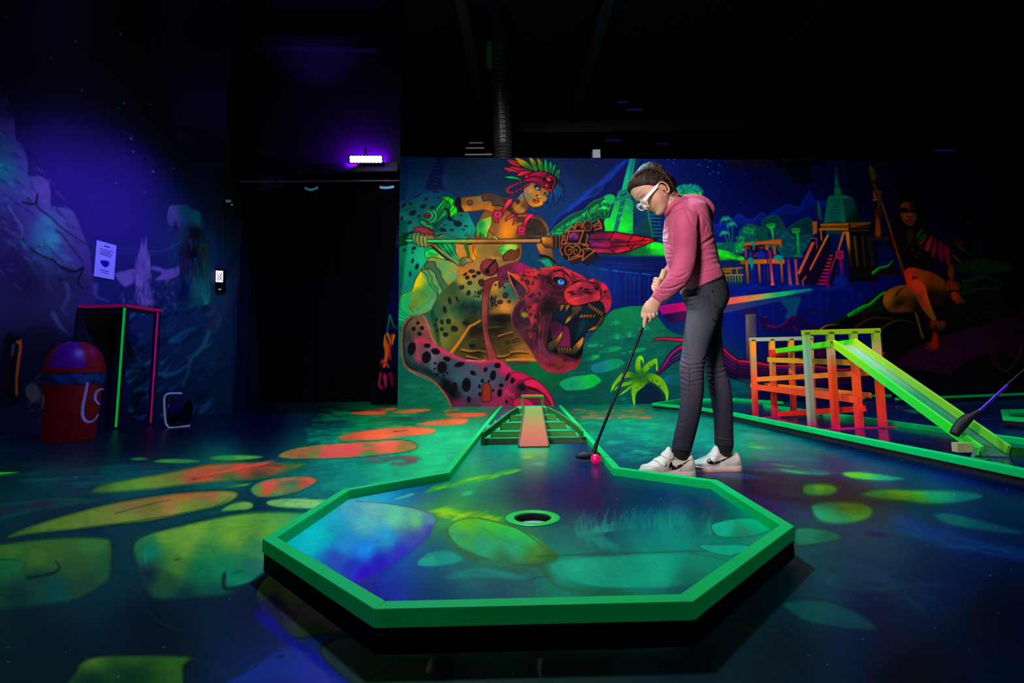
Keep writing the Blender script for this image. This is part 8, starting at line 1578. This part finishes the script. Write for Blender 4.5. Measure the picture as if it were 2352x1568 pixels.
# ---- hair
def hair_grow(f, y, u):
    # line from the forehead over the temple and the ear to the nape
    L = [(.060,.120),(.052,.104),(.036,.083),(.018,.060),(.008,.040),(-.004,.037),(-.017,.022),(-.024,.002),(-.034,-.022),(-.045,-.036)]
    lu = float(np.interp(-f, [-p[0] for p in L], [p[1] for p in L], left=.3)); s = (u-lu)/.016
    if f < -.045: s = (u+.036+(-.045-f)*.1)/.012
    k = min(1, max(0, s*.5+.5)); k = k*k*(3-2*k); return -.008+k*(.0175+.002*math.sin(y*240+u*60)*math.sin(f*120+u*90))
hb = MB().loft(head_rings(hair_grow)); hb.ball(HL(-.047, 0, .015), .060, 24, (1,1,1))
hair_me = remeshed(hb, .003, 4, 'hair')
def hair_mat(nm, c1, c2):
    m, nt, b = new_mat(nm); N, Lk = nt.nodes, nt.links; tc = N.new('ShaderNodeTexCoord'); mp = N.new('ShaderNodeMapping'); mp.inputs['Rotation'].default_value = (0, .8, 0); mp.inputs['Scale'].default_value = (12, 60, 160)
    no = N.new('ShaderNodeTexNoise'); no.inputs['Scale'].default_value = 2.2; no.inputs['Detail'].default_value = 4; Lk.new(tc.outputs['Object'], mp.inputs[0]); Lk.new(mp.outputs[0], no.inputs['Vector'])
    r = N.new('ShaderNodeValToRGB'); r.color_ramp.elements[0].position = .35; r.color_ramp.elements[1].position = .7; r.color_ramp.elements[0].color = (*lin(c1), 1); r.color_ramp.elements[1].color = (*lin(c2), 1); Lk.new(no.outputs['Fac'], r.inputs[0]); Lk.new(r.outputs[0], b.inputs['Base Color'])
    b.inputs['Roughness'].default_value = .52; b.inputs['Specular IOR Level'].default_value = .3; bp = N.new('ShaderNodeBump'); bp.inputs['Strength'].default_value = .6; bp.inputs['Distance'].default_value = .003; Lk.new(no.outputs['Fac'], bp.inputs['Height']); Lk.new(bp.outputs['Normal'], b.inputs['Normal']); return m
HM, HM2 = hair_mat('hair_brown', '#0e0808', '#38241f'), hair_mat('hair_light_brown', '#1c110f', '#553a30')
hair = mobj('hair', hair_me, HM, person); ht = bvh(hair_me)
path = [(1461,404),(1470,397),(1480,391),(1492,387),(1505,388),(1518,394),(1529,404),(1538,416),(1545,429),(1550,441)]
bp_ = [hit(ht, x, y, .004) for x, y in spline(path, False, 5).tolist()]; bp_ = [p for p in bp_ if p is not None]
bm1 = MB(); acc = 0
for i in range(1, len(bp_)-1, 1):
    d = (bp_[i+1]-bp_[i-1]).normalized(); nrm = (bp_[i]-HL(-.02, 0, .05)).normalized(); side = d.cross(nrm).normalized(); s = 1 if i % 2 else -1
    w = .0075*(1-.25*i/len(bp_)); a_ = bp_[i]+side*s*w*1.1-d*.008; b2 = bp_[i]-side*s*w*.2+d*.010
    bm1.tube([a_-nrm*.004, (a_+b2)/2+nrm*.003, b2-nrm*.002], [w*.45, w*.85, w*.4], 10, sub=4)
bm1.build('braid', HM2, hair, smooth=True, sharp=180)
st_ = MB(); rr_ = random.Random(8)
hs = [([(1447,418),(1455,411),(1466,401)],10),([(1446,428),(1459,421),(1473,407),(1480,396)],14),([(1460,432),(1474,424),(1488,410),(1494,394)],14),([(1478,434),(1492,428),(1503,412),(1506,396)],14),([(1500,430),(1512,420),(1520,408),(1520,398)],10),([(1532,420),(1534,430),(1541,440),(1549,444)],8),([(1470,384),(1478,386),(1484,392)],8),([(1490,377),(1494,382),(1500,390)],8),([(1512,379),(1516,386),(1520,395)],8),([(1530,391),(1532,400),(1534,410)],8)]
for pts, cnt in hs:
    for k in range(cnt*2):
        ox, oy = rr_.uniform(-7,7), rr_.uniform(-4,4); P_ = [hit(ht, x+ox*(1-.12*i/len(pts)), y+oy*(1-.12*i/len(pts)), .0003) for i, (x, y) in enumerate(spline(pts, False, 4).tolist())]; P_ = [p for p in P_ if p is not None]
        if len(P_) > 3 and max((P_[i+1]-P_[i]).length for i in range(len(P_)-1)) < .02: st_.tube(P_, [.0002,.0008,.0003], 5)
st_.build('hair_strands', HM2, hair, smooth=True)
tl0, tl1 = aG(1550,441,2.105), aG(1555.5,447.5,2.1)
MB().tube([aG(1546,434,2.1), tl0, tl1, aG(1562,453,2.1), aG(1570,459,2.11)], [.012,.010,.0075,.008,.006], 12, sub=4).build('braid_tail', HM2, hair, smooth=True)
MB().tube([tl1-(tl1-tl0)*.35, tl1+(tl1-tl0)*.45], .0098, 16).build('hair_tie', mat('hair_tie_pink', '#ff0c8c', .5, .25), hair, smooth=True)
MB().ball(aG(1528,447.5,2.038), .0035, 12).build('earring', mat('silver', '#e8e8f0', .15, .1, metal=.9), person, smooth=True)
# ---- glasses
wf = mat('white_frame', '#e8e4f0', .35, .10, noise=0)
gl = bpy.data.objects.new('glasses', None); link(gl, person)
gcs = []
for s, cpx in ((-1, (1480,467,2.088)), (1, (1470.8,475.8,2.152))):
    c_ = aG(*cpx); gcs.append(c_); rings = []
    for k in range(40):
        t = 2*math.pi*k/40; ct, stt = math.cos(t), math.sin(t); ex = math.copysign(abs(ct)**.8, ct)*.0235; eu = math.copysign(abs(stt)**.8, stt)*.0185
        p = c_+Vector((0, ex, 0))+UV_*eu; o_ = (Vector((0, ex, 0))+UV_*eu).normalized(); rings.append([p+o_*(.0022*math.cos(b))+FV*(.0022*math.sin(b)) for b in [j*math.pi/4 for j in range(8)]])
    MB().loft(rings, closed=True).build('lens_rim', wf if s < 0 else mat('white_frame_far', '#d8d4ec', .3, .15, noise=0), gl, smooth=True)
    MB().add([c_+Vector((0, math.cos(2*math.pi*k/32)*.0225, 0))+UV_*(math.sin(2*math.pi*k/32)*.0175) for k in range(32)], [tuple(range(32))]).build('lens', mat('lens_glass', '#b8b0e0', .05, .02, alpha=.14, noise=0), gl)
MB().tube([gcs[0]+Vector((0,.0215,0))+UV_*.006, (gcs[0]+gcs[1])/2+UV_*.008+FV*.002, gcs[1]-Vector((0,.0215,0))+UV_*.006], .0022, 10, sub=4).build('bridge', wf, gl, smooth=True)
tp = [(1477.3,457),(1482.6,461.2),(1509,431.5),(1512,425.5),(1512.9,419.8),(1506,426)]; Yt = lambda x: 2.060-.026*(x-1477)/36
a_ = [aG(x, y, Yt(x)) for x, y in tp]; nn_ = len(a_); b_ = [p+Vector((0,.004,0)) for p in a_]
MB().add(a_+b_, [tuple(range(nn_)), tuple(range(2*nn_-1, nn_-1, -1))]+[(i, (i+1) % nn_, (i+1) % nn_+nn_, i+nn_) for i in range(nn_)]).build('temple', wf, gl)
MB().beam(gcs[1]+Vector((0,.0235,0))+UV_*.010, HL(.005, .079, .040), .003, .008).build('temple', wf, gl); MB().beam(gcs[0]-Vector((0,.0225,0))+UV_*.010, aG(1480,459,2.062), .005, .006).build('hinge', wf, gl)
# ---- hoodie
def vmat(name, base, dark, rough, nscale, bumpd, sheen=0.0, weave=0):
    m, nt, b = new_mat(name); N, Lk = nt.nodes, nt.links; tc = N.new('ShaderNodeTexCoord'); no = N.new('ShaderNodeTexNoise'); no.inputs['Scale'].default_value = 7; no.inputs['Detail'].default_value = 6; n2 = N.new('ShaderNodeTexNoise'); n2.inputs['Scale'].default_value = nscale
    Lk.new(tc.outputs['Object'], no.inputs['Vector']); Lk.new(tc.outputs['Object'], n2.inputs['Vector']); mx = N.new('ShaderNodeMix'); mx.data_type = 'RGBA'; mx.inputs[6].default_value = (*lin(dark), 1); mx.inputs[7].default_value = (*lin(base), 1)
    mr = N.new('ShaderNodeMapRange'); mr.inputs['From Min'].default_value = .3; mr.inputs['From Max'].default_value = .62; Lk.new(no.outputs['Fac'], mr.inputs['Value']); Lk.new(mr.outputs[0], mx.inputs[0]); Lk.new(mx.outputs[2], b.inputs['Base Color'])
    b.inputs['Roughness'].default_value = rough; b.inputs['Specular IOR Level'].default_value = .15; b.inputs['Sheen Weight'].default_value = sheen; bp = N.new('ShaderNodeBump'); bp.inputs['Strength'].default_value = .35; bp.inputs['Distance'].default_value = bumpd; Lk.new(n2.outputs['Fac'], bp.inputs['Height']); Lk.new(bp.outputs['Normal'], b.inputs['Normal']); return m
PINK = vmat('pink_fleece', '#cc5a7e', '#b04668', .85, 500, .0012, .15)
ho = MB()
ho.loft(dense([(1538,478,1586,460,2.14,.070),(1528,489,1612,472,2.14,.115),(1524,503,1624,490,2.14,.150),(1521,530,1633,525,2.14,.155),(1523,556,1638,555,2.14,.148),(1527.5,584,1643,578,2.14,.142),(1534,604,1648,598,2.14,.14),(1545,628,1649,613,2.14,.14),(1556,652,1654,626,2.14,.146)]))
ho.loft(dense([(1552,643,1650,614,2.14,.141),(1555,650,1653,620,2.14,.150),(1562,671,1661,638,2.14,.149),(1563,673,1660,641,2.14,.143)]))
ho.loft(dense([(1556,484,1588,474,2.06,.045),(1549,500,1603,492,2.03,.055),(1547,530,1603,528,2.01,.052),(1547.5,570,1601,573,1.995,.049),(1544,598,1597,610,1.985,.048),(1537,622,1585,645,1.985,.045),(1522,644,1562,669,2.00,.040),(1508,662,1541,685,2.03,.035),(1501,671,1529,694,2.05,.031)]))
ho.loft(dense([(1504,668,1530,690,2.045,.030),(1501,671.5,1528,693,2.05,.033),(1495,679,1520,699.5,2.062,.031),(1494,681,1518.5,701,2.065,.026)]))
ho.loft(dense([(1556,490,1600,480,2.23,.05),(1548,530,1600,530,2.285,.052),(1543,570,1590,572,2.30,.05),(1535,600,1578,612,2.28,.045),(1524,617,1556,640,2.23,.036),(1518,630,1540,652,2.19,.03),(1514,636,1533,657,2.175,.026)]))
ho.loft(dense([(1552,476,1568,452,2.14,.070),(1575,482,1590,456,2.14,.100),(1592,488,1610,465,2.14,.105),(1606,497,1624,476,2.14,.10),(1617,507,1632,487,2.14,.085),(1625,518,1634,503,2.14,.05)]))
for s in (-1, 1): ho.tube([aG(x, y, 2.14+s*d) for x, y, d in [(1530,493,.010),(1534,485,.040),(1543,474,.064),(1555,463,.074),(1568,458.5,.074),(1585,460,.060),(1600,467,.03)]], [.009,.012,.013,.013,.014,.013,.01], 12, sub=4)
hoodie_me = remeshed(ho, .0038, 5, 'hoodie')
V1 = (1490,440,6.535)
creases(hoodie_me, [([(765,370),(755,470),(745,560)],3,.010),([(835,640),(850,560),(855,500)],2.2,.006),([(770,815),(870,750),(965,680)],3.2,.013),([(745,680),(850,672)],2,.005),([(760,870),(860,885),(975,860)],2.4,.008),([(880,925),(1000,945),(1045,985)],2.6,.011),([(720,1035),(860,1045),(1010,1005)],2.8,.009),([(880,1062),(1000,1070),(1040,1100)],2.4,.009),
    ([(700,1225),(860,1200),(1035,1150)],1.6,.006),([(730,1150),(800,1100),(900,1085)],2,.005),([(330,570),(385,660)],2.2,.007),([(255,770),(320,800),(385,865)],2.4,.008),([(245,940),(370,945)],1.8,.004),([(270,1010),(390,995)],1.8,.004),([(290,1080),(350,1060)],2,.006),
    ([(385,975),(470,1015)],2,.005),([(345,1085),(405,1070),(400,1100)],1.6,.006),([(330,1185),(450,1195),(560,1170)],2,.005),([(300,1270),(450,1290),(570,1225)],2.2,.008),([(230,1335),(330,1345),(420,1320)],1.8,.005),([(150,1450),(330,1450),(530,1370)],2.2,.008),([(130,1480),(200,1535),(290,1515)],1.5,.006),([(480,250),(500,400),(495,480)],3,.004),([(560,280),(600,380),(640,480)],3,.004),([(440,560),(430,700),(440,820)],4,.003),
    ([(800,400),(870,480),(900,560)],2,.005),([(900,560),(870,640),(890,690)],2,.004),([(660,200),(780,260),(870,370)],1.6,.005),([(480,150),(620,150),(750,200)],1.4,.005)], V1)
hoodie = mobj('hoodie', hoodie_me, PINK, person); sm_ = hoodie.modifiers.new('s', 'SMOOTH'); sm_.factor = .5; sm_.iterations = 2; tt = bvh(hoodie_me)
seam = mat('hoodie_seam', '#a83058', .8)
for pts in ([(372,325),(420,285),(480,255),(560,255),(640,295),(700,370),(715,390)], [(700,1222),(860,1198),(1030,1148)], [(255,350),(350,230),(480,155)]): stitch(tt, pts, 'seam', seam, hoodie, .0009, .0006, V1)
wl = mat('white_lettering', '#f4ecf4', .6, .12, noise=0)
for pts, r in [([(214,600),(226,585),(242,574),(246,590),(234,605),(214,608)],.0022),([(275,535),(277,560),(274,590)],.0017),([(273,605),(275,611)],.0022),([(222,640),(217,670),(222,705),(236,708),(246,675),(252,640),(249,680),(254,700),(266,680),(272,640),(268,680),(274,698),(286,670),(296,620)],.0024),([(216,735),(240,745),(268,738),(274,725)],.0024)]: stitch(tt, pts, 'lettering', wl, hoodie, r*.8, .0002, V1, 5)
# ---- jeans
je = MB()
je.loft(dense([(1560,652,1652,624,2.14,.128),(1562,664,1662,640,2.14,.135),(1567,682,1671,672,2.14,.138),(1574,698,1672,692,2.14,.136),(1580,716,1662,716,2.14,.128)]))
je.loft(dense([(1568,684,1660,690,2.085,.075),(1577,712,1655,720,2.08,.078),(1574,736,1648,744,2.075,.076),(1569.5,772,1638,769,2.07,.070),(1565.5,812,1625,808,2.065,.060),(1560.5,842,1617,840,2.06,.055),(1562.5,878,1616,884,2.06,.052),(1563.5,912,1614.5,912,2.06,.050),(1558.5,954.6,1607.5,955,2.055,.046),(1549,996,1597,999,2.05,.040),(1544,1022,1589,1028,2.05,.037),(1543,1030,1587,1037,2.05,.037)]))
je.loft(dense([(1590,690,1662,694,2.175,.075),(1592,730,1660,730,2.175,.074),(1598,765,1656,760,2.165,.068),(1610,800,1660,797,2.165,.060),(1619,842,1665,840,2.165,.055),(1625,878,1676,879,2.165,.052),(1632,912,1681.5,912,2.165,.050),(1638.5,954,1683,955,2.165,.045),(1641,996,1684,996,2.165,.040),(1641,1014,1684.8,1020,2.165,.038),(1641,1020,1684.8,1026,2.165,.038)]))
jeans_me = remeshed(je, .0038, 4, 'jeans')
V2 = (1400,660,3.564)
creases(jeans_me, [([(590,545),(640,555),(690,575)],2,.006),([(573,605),(660,640),(772,622)],2.2,.009),([(573,650),(660,668),(770,660)],2.0,.008),([(578,700),(640,712),(700,700)],1.8,.006),([(690,700),(770,690)],1.8,.006),([(585,745),(660,775),(765,755)],2.2,.009),([(588,790),(660,805),(720,795)],1.8,.006),([(600,575),(720,600)],2,.005),([(585,830),(650,860)],2,.005),
    ([(650,30),(700,60),(760,50)],2,.005),([(640,110),(700,105),(760,80)],2,.006),([(640,150),(690,150)],2,.006),([(850,265),(885,290),(865,325)],2.2,.010),([(800,560),(760,600)],2,.004),([(640,1290),(600,1270)],1.6,.003),
    ([(800,700),(880,705),(955,680)],2,.008),([(820,775),(870,745),(960,745)],2,.008),([(835,605),(930,600)],2,.006),([(790,760),(850,800)],2,.006),([(810,650),(900,660),(950,640)],2,.006),([(820,830),(880,850)],2,.005),([(865,1245),(1010,1262)],1.2,.004),([(515,1270),(600,1290),(665,1300)],1.2,.003),([(650,180),(760,185)],3,.003),([(560,1100),(600,1110)],3,.003)], V2)
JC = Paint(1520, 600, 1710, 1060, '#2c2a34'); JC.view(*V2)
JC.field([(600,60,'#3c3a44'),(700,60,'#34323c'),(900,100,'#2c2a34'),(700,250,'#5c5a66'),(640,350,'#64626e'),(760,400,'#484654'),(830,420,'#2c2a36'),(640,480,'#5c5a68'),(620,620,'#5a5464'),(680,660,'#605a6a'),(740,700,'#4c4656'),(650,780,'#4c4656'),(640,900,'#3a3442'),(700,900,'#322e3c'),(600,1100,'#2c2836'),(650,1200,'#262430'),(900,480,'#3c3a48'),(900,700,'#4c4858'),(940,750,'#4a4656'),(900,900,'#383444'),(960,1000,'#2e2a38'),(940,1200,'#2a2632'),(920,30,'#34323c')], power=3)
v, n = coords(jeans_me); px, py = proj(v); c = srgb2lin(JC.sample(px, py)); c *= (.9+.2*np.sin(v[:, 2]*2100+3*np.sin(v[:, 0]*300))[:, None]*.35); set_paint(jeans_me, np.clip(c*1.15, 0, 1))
jm = mat_vc('grey_denim', .85, .0, .1, .5, 700); jeans = mobj('jeans', jeans_me, jm, person); jt = bvh(jeans_me)
js = mat('denim_stitch', '#4c4856', .8); jk = mat('denim_dark_stitch', '#25222c', .8)
stitch(jt, [(752,18),(752,80),(742,170),(715,270),(695,380),(680,470)], 'side_seam', js, jeans, .0008, .0003, V2); stitch(jt, [(650,640),(655,760),(650,900),(632,1050),(600,1200)], 'side_seam', jk, jeans, .001, .0003, V2); stitch(jt, [(835,22),(838,90),(842,165),(862,215),(885,250)], 'pocket_seam', js, jeans, .0007, .0003, V2)
stitch(jt, [(835,30),(890,36),(965,50)], 'pocket_seam', js, jeans, .0006, .0003, V2); stitch(jt, [(905,800),(908,900),(915,1050),(925,1250)], 'side_seam', jk, jeans, .001, .0003, V2); stitch(jt, [(515,1262),(590,1282),(668,1292)], 'hem_seam', js, jeans, .0007, .0003, V2); stitch(jt, [(862,1230),(940,1240),(1012,1248)], 'hem_seam', js, jeans, .0007, .0003, V2)
for x, y in ((741,16),(842,33)): 
    p = hit(jt, 1400+x/3.564, 660+y/3.564, .001)
    if p: MB().ball(p, .0045, 12, (1,.4,1)).build('rivet', mat('rivet_black', '#08080c', .3, metal=.6), jeans, smooth=True)
# ---- socks and shoes
sk = mat('black_sock', '#08080c', .9, noise=.2, nscale=60)
MB().loft(dense([(1545,1012,1585,1014,2.05,.034),(1543,1034,1585,1038,2.05,.026),(1545,1046,1581,1052,2.05,.021),(1545,1060,1580,1066,2.05,.019)])).build('sock', sk, person, smooth=True)
MB().loft(dense([(1643,1008,1684,1008,2.16,.034),(1643,1023,1684,1025,2.16,.026),(1645,1036,1681,1040,2.158,.021),(1645,1050,1680,1054,2.155,.019)])).build('sock', sk, person, smooth=True)
sw = vmat('shoe_white', '#e0d4cc', '#d0c4bc', .5, 200, .0005); ml = mat('midsole_white', '#e4d8d4', .55, noise=.04); pk = mat('outsole_pink', '#f08c80', .6, .05); swm = mat('swoosh_black', '#0c080e', .4, noise=.3, nscale=160); flw = mat('swoosh_flowers', '#d89cb0', .5, noise=.3, nscale=300); shd = mat('shoe_seam', '#8a7c74', .7)
def shoe(x0, Y, sx, tops, vw, straps, swoosh, spots, seams, dots):
    """tops: (x offset px, top y px, half width)"""
    Y *= KG
    up = []; zb = .014
    for dx, ty, hw in tops:
        t = atY(x0+dx*sx, ty, Y); x = t.x; zt = t.z; ring = []; r = (zt-zb)/2; cz = (zt+zb)/2
        for k in range(28):
            a = 2*math.pi*k/28; ca, sa = math.cos(a), math.sin(a); up_k = .5+.5*sa; w = hw*(1-.42*max(0, sa)**1.5*min(1, r/.03)); e = 2.8 if sa < 0 else 2.1
            ring.append(Vector((x, Y+w*math.copysign(abs(ca)**(2/e), ca), cz+r*math.copysign(abs(sa)**(2/e), sa))))
        up.append(ring)
    me = remeshed(MB().loft(up), .003, 3, 'shoe'); o = mobj('shoe', me, sw, person); tr = bvh(me)
    X0, X1 = atY(x0+tops[0][0]*sx, 1080, Y).x-.003, atY(x0+tops[-1][0]*sx, 1080, Y).x+.005; Ls = X1-X0
    def outline(g): return [(X0+Ls*u-(g if u < .5 else -g)*0, w) for u, w in [(0,.004+g),(.02,.020+g),(.08,.032+g),(.2,.041+g),(.35,.042+g),(.5,.036+g),(.7,.034+g),(.88,.034+g),(.97,.025+g),(1.0,.008+g)]]
    def slab(g, z0, z1, name, m, u0=0):
        q = [p for p in outline(g) if p[0] >= X0+Ls*u0]; q = spline(q, False, 4).tolist(); poly = [(x, Y-w) for x, w in q]+[(x, Y+w) for x, w in reversed(q)]
        n_ = len(poly); lift = lambda x: .016*max(0, (.16-(x-X0)/Ls)/.16)**2
        MB().add([(x, y, z0+lift(x)) for x, y in poly]+[(x, y, z1+lift(x)*.6) for x, y in poly], [tuple(range(n_)), tuple(range(2*n_-1, n_-1, -1))]+[(i, (i+1) % n_, (i+1) % n_+n_, i+n_) for i in range(n_)]).build(name, m, o, bevel=.002)
    slab(.001, .007, .022, 'midsole', ml); slab(.0015, .0, .0075, 'outsole', pk)
    for s in straps: patch(tr, s, 'strap', sw, o, .003, .004, .8, view=vw)
    patch(tr, swoosh, 'swoosh', swm, o, .0016, 0, .45, view=vw)
    for x, y, r in spots: patch(tr, [(x-r,y),(x,y-r),(x+r,y),(x,y+r)], 'swoosh_flower', flw, o, .0024, 0, .5, view=vw)
    for s in seams: stitch(tr, s, 'seam', shd, o, .0007, .0002, vw)
    return o
V3 = (1450,1000,9.046)
TP = [(0,1073,.006),(2,1069,.016),(8,1066,.027),(20,1063.5,.036),(31,1056,.040),(44,1050.5,.040),(54,1040,.037),(60,1030,.033),(64,1025,.030),(69.5,1026.5,.028),(73,1038,.031),(80,1045,.033),(95,1050.5,.034),(106,1050.5,.034),(112,1044,.032),(116,1041,.029),(120,1045,.026),(122.5,1056,.022),(124,1070,.014)]
shoe(1470, 2.05, 1, TP, V3, [[(625,400),(690,335),(760,345),(840,365),(868,400),(868,450),(842,495),(790,498),(700,450)],[(470,510),(560,450),(620,455),(690,500),(716,580),(712,622),(660,634),(600,600),(540,545)]],
    [(832,540),(795,585),(780,650),(800,695),(860,714),(930,700),(1030,650),(1120,580),(1200,530),(1275,488),(1190,520),(1090,572),(1000,608),(930,628),(880,625),(845,590)], [(935,640,22),(1060,592,18),(820,672,20)], [[(150,640),(300,640),(420,640),(520,680),(580,745)],[(1070,600),(1040,680),(1010,760)],[(870,480),(960,500),(1000,480)],[(600,640),(720,570),(860,500),(1100,470),(1200,420)]], [])
shoe(1582, 2.155, .945, [(a, 1000+(b-1000)*.95-1.5 if b < 1060 else b-7.5, w) for a, b, w in TP], V3, [],
    [(1640,448),(1590,490),(1568,530),(1590,575),(1650,595),(1720,592),(1830,560),(1960,500),(2090,430),(2190,370),(2080,420),(1960,470),(1840,520),(1760,540),(1690,540),(1650,500)], [(1612,525,24),(1715,560,14),(1860,535,12)], [[(1400,490),(1480,480),(1560,440),(1680,420),(1850,440),(2000,430),(2150,330)],[(1560,385),(1660,345)],[(1400,440),(1480,410)]], [])
# ---- putter in her hands
pp = thing('putter', "girl's putter with cork grip, black shaft and black rubber head behind the pink ball", 'golf putter', tuple(atY(1350, 1057, 2.16)))
G0, G1, S1 = aG(1526.5,620,2.106), aG(1480,744,2.106), atY(1369,1022,2.165)
MB().tube([G0+(G0-G1).normalized()*.0015, G0, G0+(G1-G0)*.5, G1], [.008,.0125,.0115,.0085], 20).build('grip', mat('cork_grip_light', '#c8a870', .6, .02, noise=.12, nscale=60, bump=.2), pp, smooth=True)
MB().tube([G1+(G0-G1)*.05, S1], .0058, 14).build('shaft', mat('shaft_black', '#0c1020', .22, 0, metal=.7, noise=.3, nscale=40), pp, smooth=True)
MB().tube([atY(1370.5,1017,2.165), atY(1367,1030,2.165), atY(1364,1040,2.165), atY(1363,1047,2.165)], [.0085,.0095,.0105,.013], 16, sub=4).build('hosel', hm, pp, smooth=True)
hp = MB(); rings = []
for k in range(19):
    u = k/18; px_ = 1323.5+56.5*u; prof = math.sin(math.pi*min(1, max(0, u*.96+.02)))**.42; dip = 2.6*math.exp(-((u-.62)/.16)**2)
    a_ = atY(px_, 1048.5-11*prof+dip+(1.5-3*u), 2.15); b_ = atY(px_, 1049+9.5*prof*(1-.25*u)-2.5*u, 2.15); c_ = (a_+b_)/2; hh = (a_.z-b_.z)/2
    if c_.z-hh < DECK_Z+.001: c_.z = DECK_Z+.001+hh
    rings.append([c_+Vector((0, .021*prof*math.cos(t)+.018, hh*math.sin(t))) for t in [j*2*math.pi/24 for j in range(24)]])
hp.loft(rings).build('putter_head', hm, pp, smooth=True)
# ------------------------------------------------------------------ light; the unseen white floods stand in for UV fluorescence
def spot(name, loc, target, power, size, blend, col, radius=.12):
    l = bpy.data.lights.new(name, 'SPOT'); l.energy = power; l.spot_size = math.radians(size); l.spot_blend = blend; l.color = col; l.shadow_soft_size = radius
    o = bpy.data.objects.new(name, l); o.location = loc; o.rotation_euler = (Vector(target)-Vector(loc)).to_track_quat('-Z', 'Y').to_euler(); COL.objects.link(o); return o
def area(name, loc, target, power, sx, sy, col):
    l = bpy.data.lights.new(name, 'AREA'); l.energy = power; l.shape = 'RECTANGLE'; l.size = sx; l.size_y = sy; l.color = col
    o = bpy.data.objects.new(name, l); o.location = loc; o.rotation_euler = (Vector(target)-Vector(loc)).to_track_quat('-Z', 'Y').to_euler(); COL.objects.link(o); return o
spot('flood_key', (-1.1, 1.5, 3.7), (.9, 5.6, .9), 900, 84, .9, (.95, .97, 1), .15)
spot('flood_wall', (1.6, 2.6, 4.3), (.9, 6.45, 1.2), 420, 80, .9, (.95, .98, 1), .15)
spot('flood_lane', (-.3, 3.4, 4.3), (.1, 2.7, 0), 900, 70, .95, (.5, .9, 1), .2)
spot('flood_run', (3.2, 1.6, 3.6), (2.2, 3.0, .3), 260, 50, .8, (.95, 1, .95), .15)
spot('player_fill', (-1.05, .05, 1.45), (.8, 2.18, .76), 350, 42, .6, (1, .93, .9), .35)  # unseen soft front light added to brighten the girl
spot('violet_wall', (-1.3, 3.2, 4.0), (-3.75, 4.75, 1.5), 420, 44, .8, tuple(VIOLET), .08)
spot('violet_fill', (-1.4, 2.8, 3.2), (-3.4, 4.6, .8), 260, 80, .9, (.12,.14,1.0), .2)
spot('violet_ceiling', (-2.3, 5.2, 3.6), (-2.45, 6.0, 5.2), 60, 70, .9, (.16,.05,1.0), .1)
area('uv_glow', tuple(atY(840, 366, 5.68)), tuple(atY(840, 420, 3.0)), 16, .38, .06, (.18,.01,1.0))
area('uv_halo', tuple(atY(840, 366, 5.90)), tuple(atY(840, 366, 7.0)), 24, .46, .18, (.18,.0,1.0))  # extra light added behind the lamp to imitate its halo on the wall
w = bpy.data.worlds.new('World'); bpy.context.scene.world = w; w.use_nodes = True
w.node_tree.nodes['Background'].inputs[0].default_value = (.02, .03, .12, 1); w.node_tree.nodes['Background'].inputs[1].default_value = .03
# ------------------------------------------------------------------ camera
cd = bpy.data.cameras.new('camera'); co = bpy.data.objects.new('camera', cd); COL.objects.link(co)
co.location = (0, 0, CAM_H); co.rotation_euler = R.to_euler(); cd.sensor_width = 36; cd.sensor_fit = 'HORIZONTAL'; cd.lens = F_PX/2352*36; cd.shift_x = 0; cd.shift_y = -(784-CY)/2352; cd.clip_start = .02; cd.clip_end = 60
sc = bpy.context.scene; sc.camera = co
sc.view_settings.view_transform = 'Standard'; sc.view_settings.look = 'None'; sc.view_settings.exposure = 0; sc.view_settings.gamma = 1
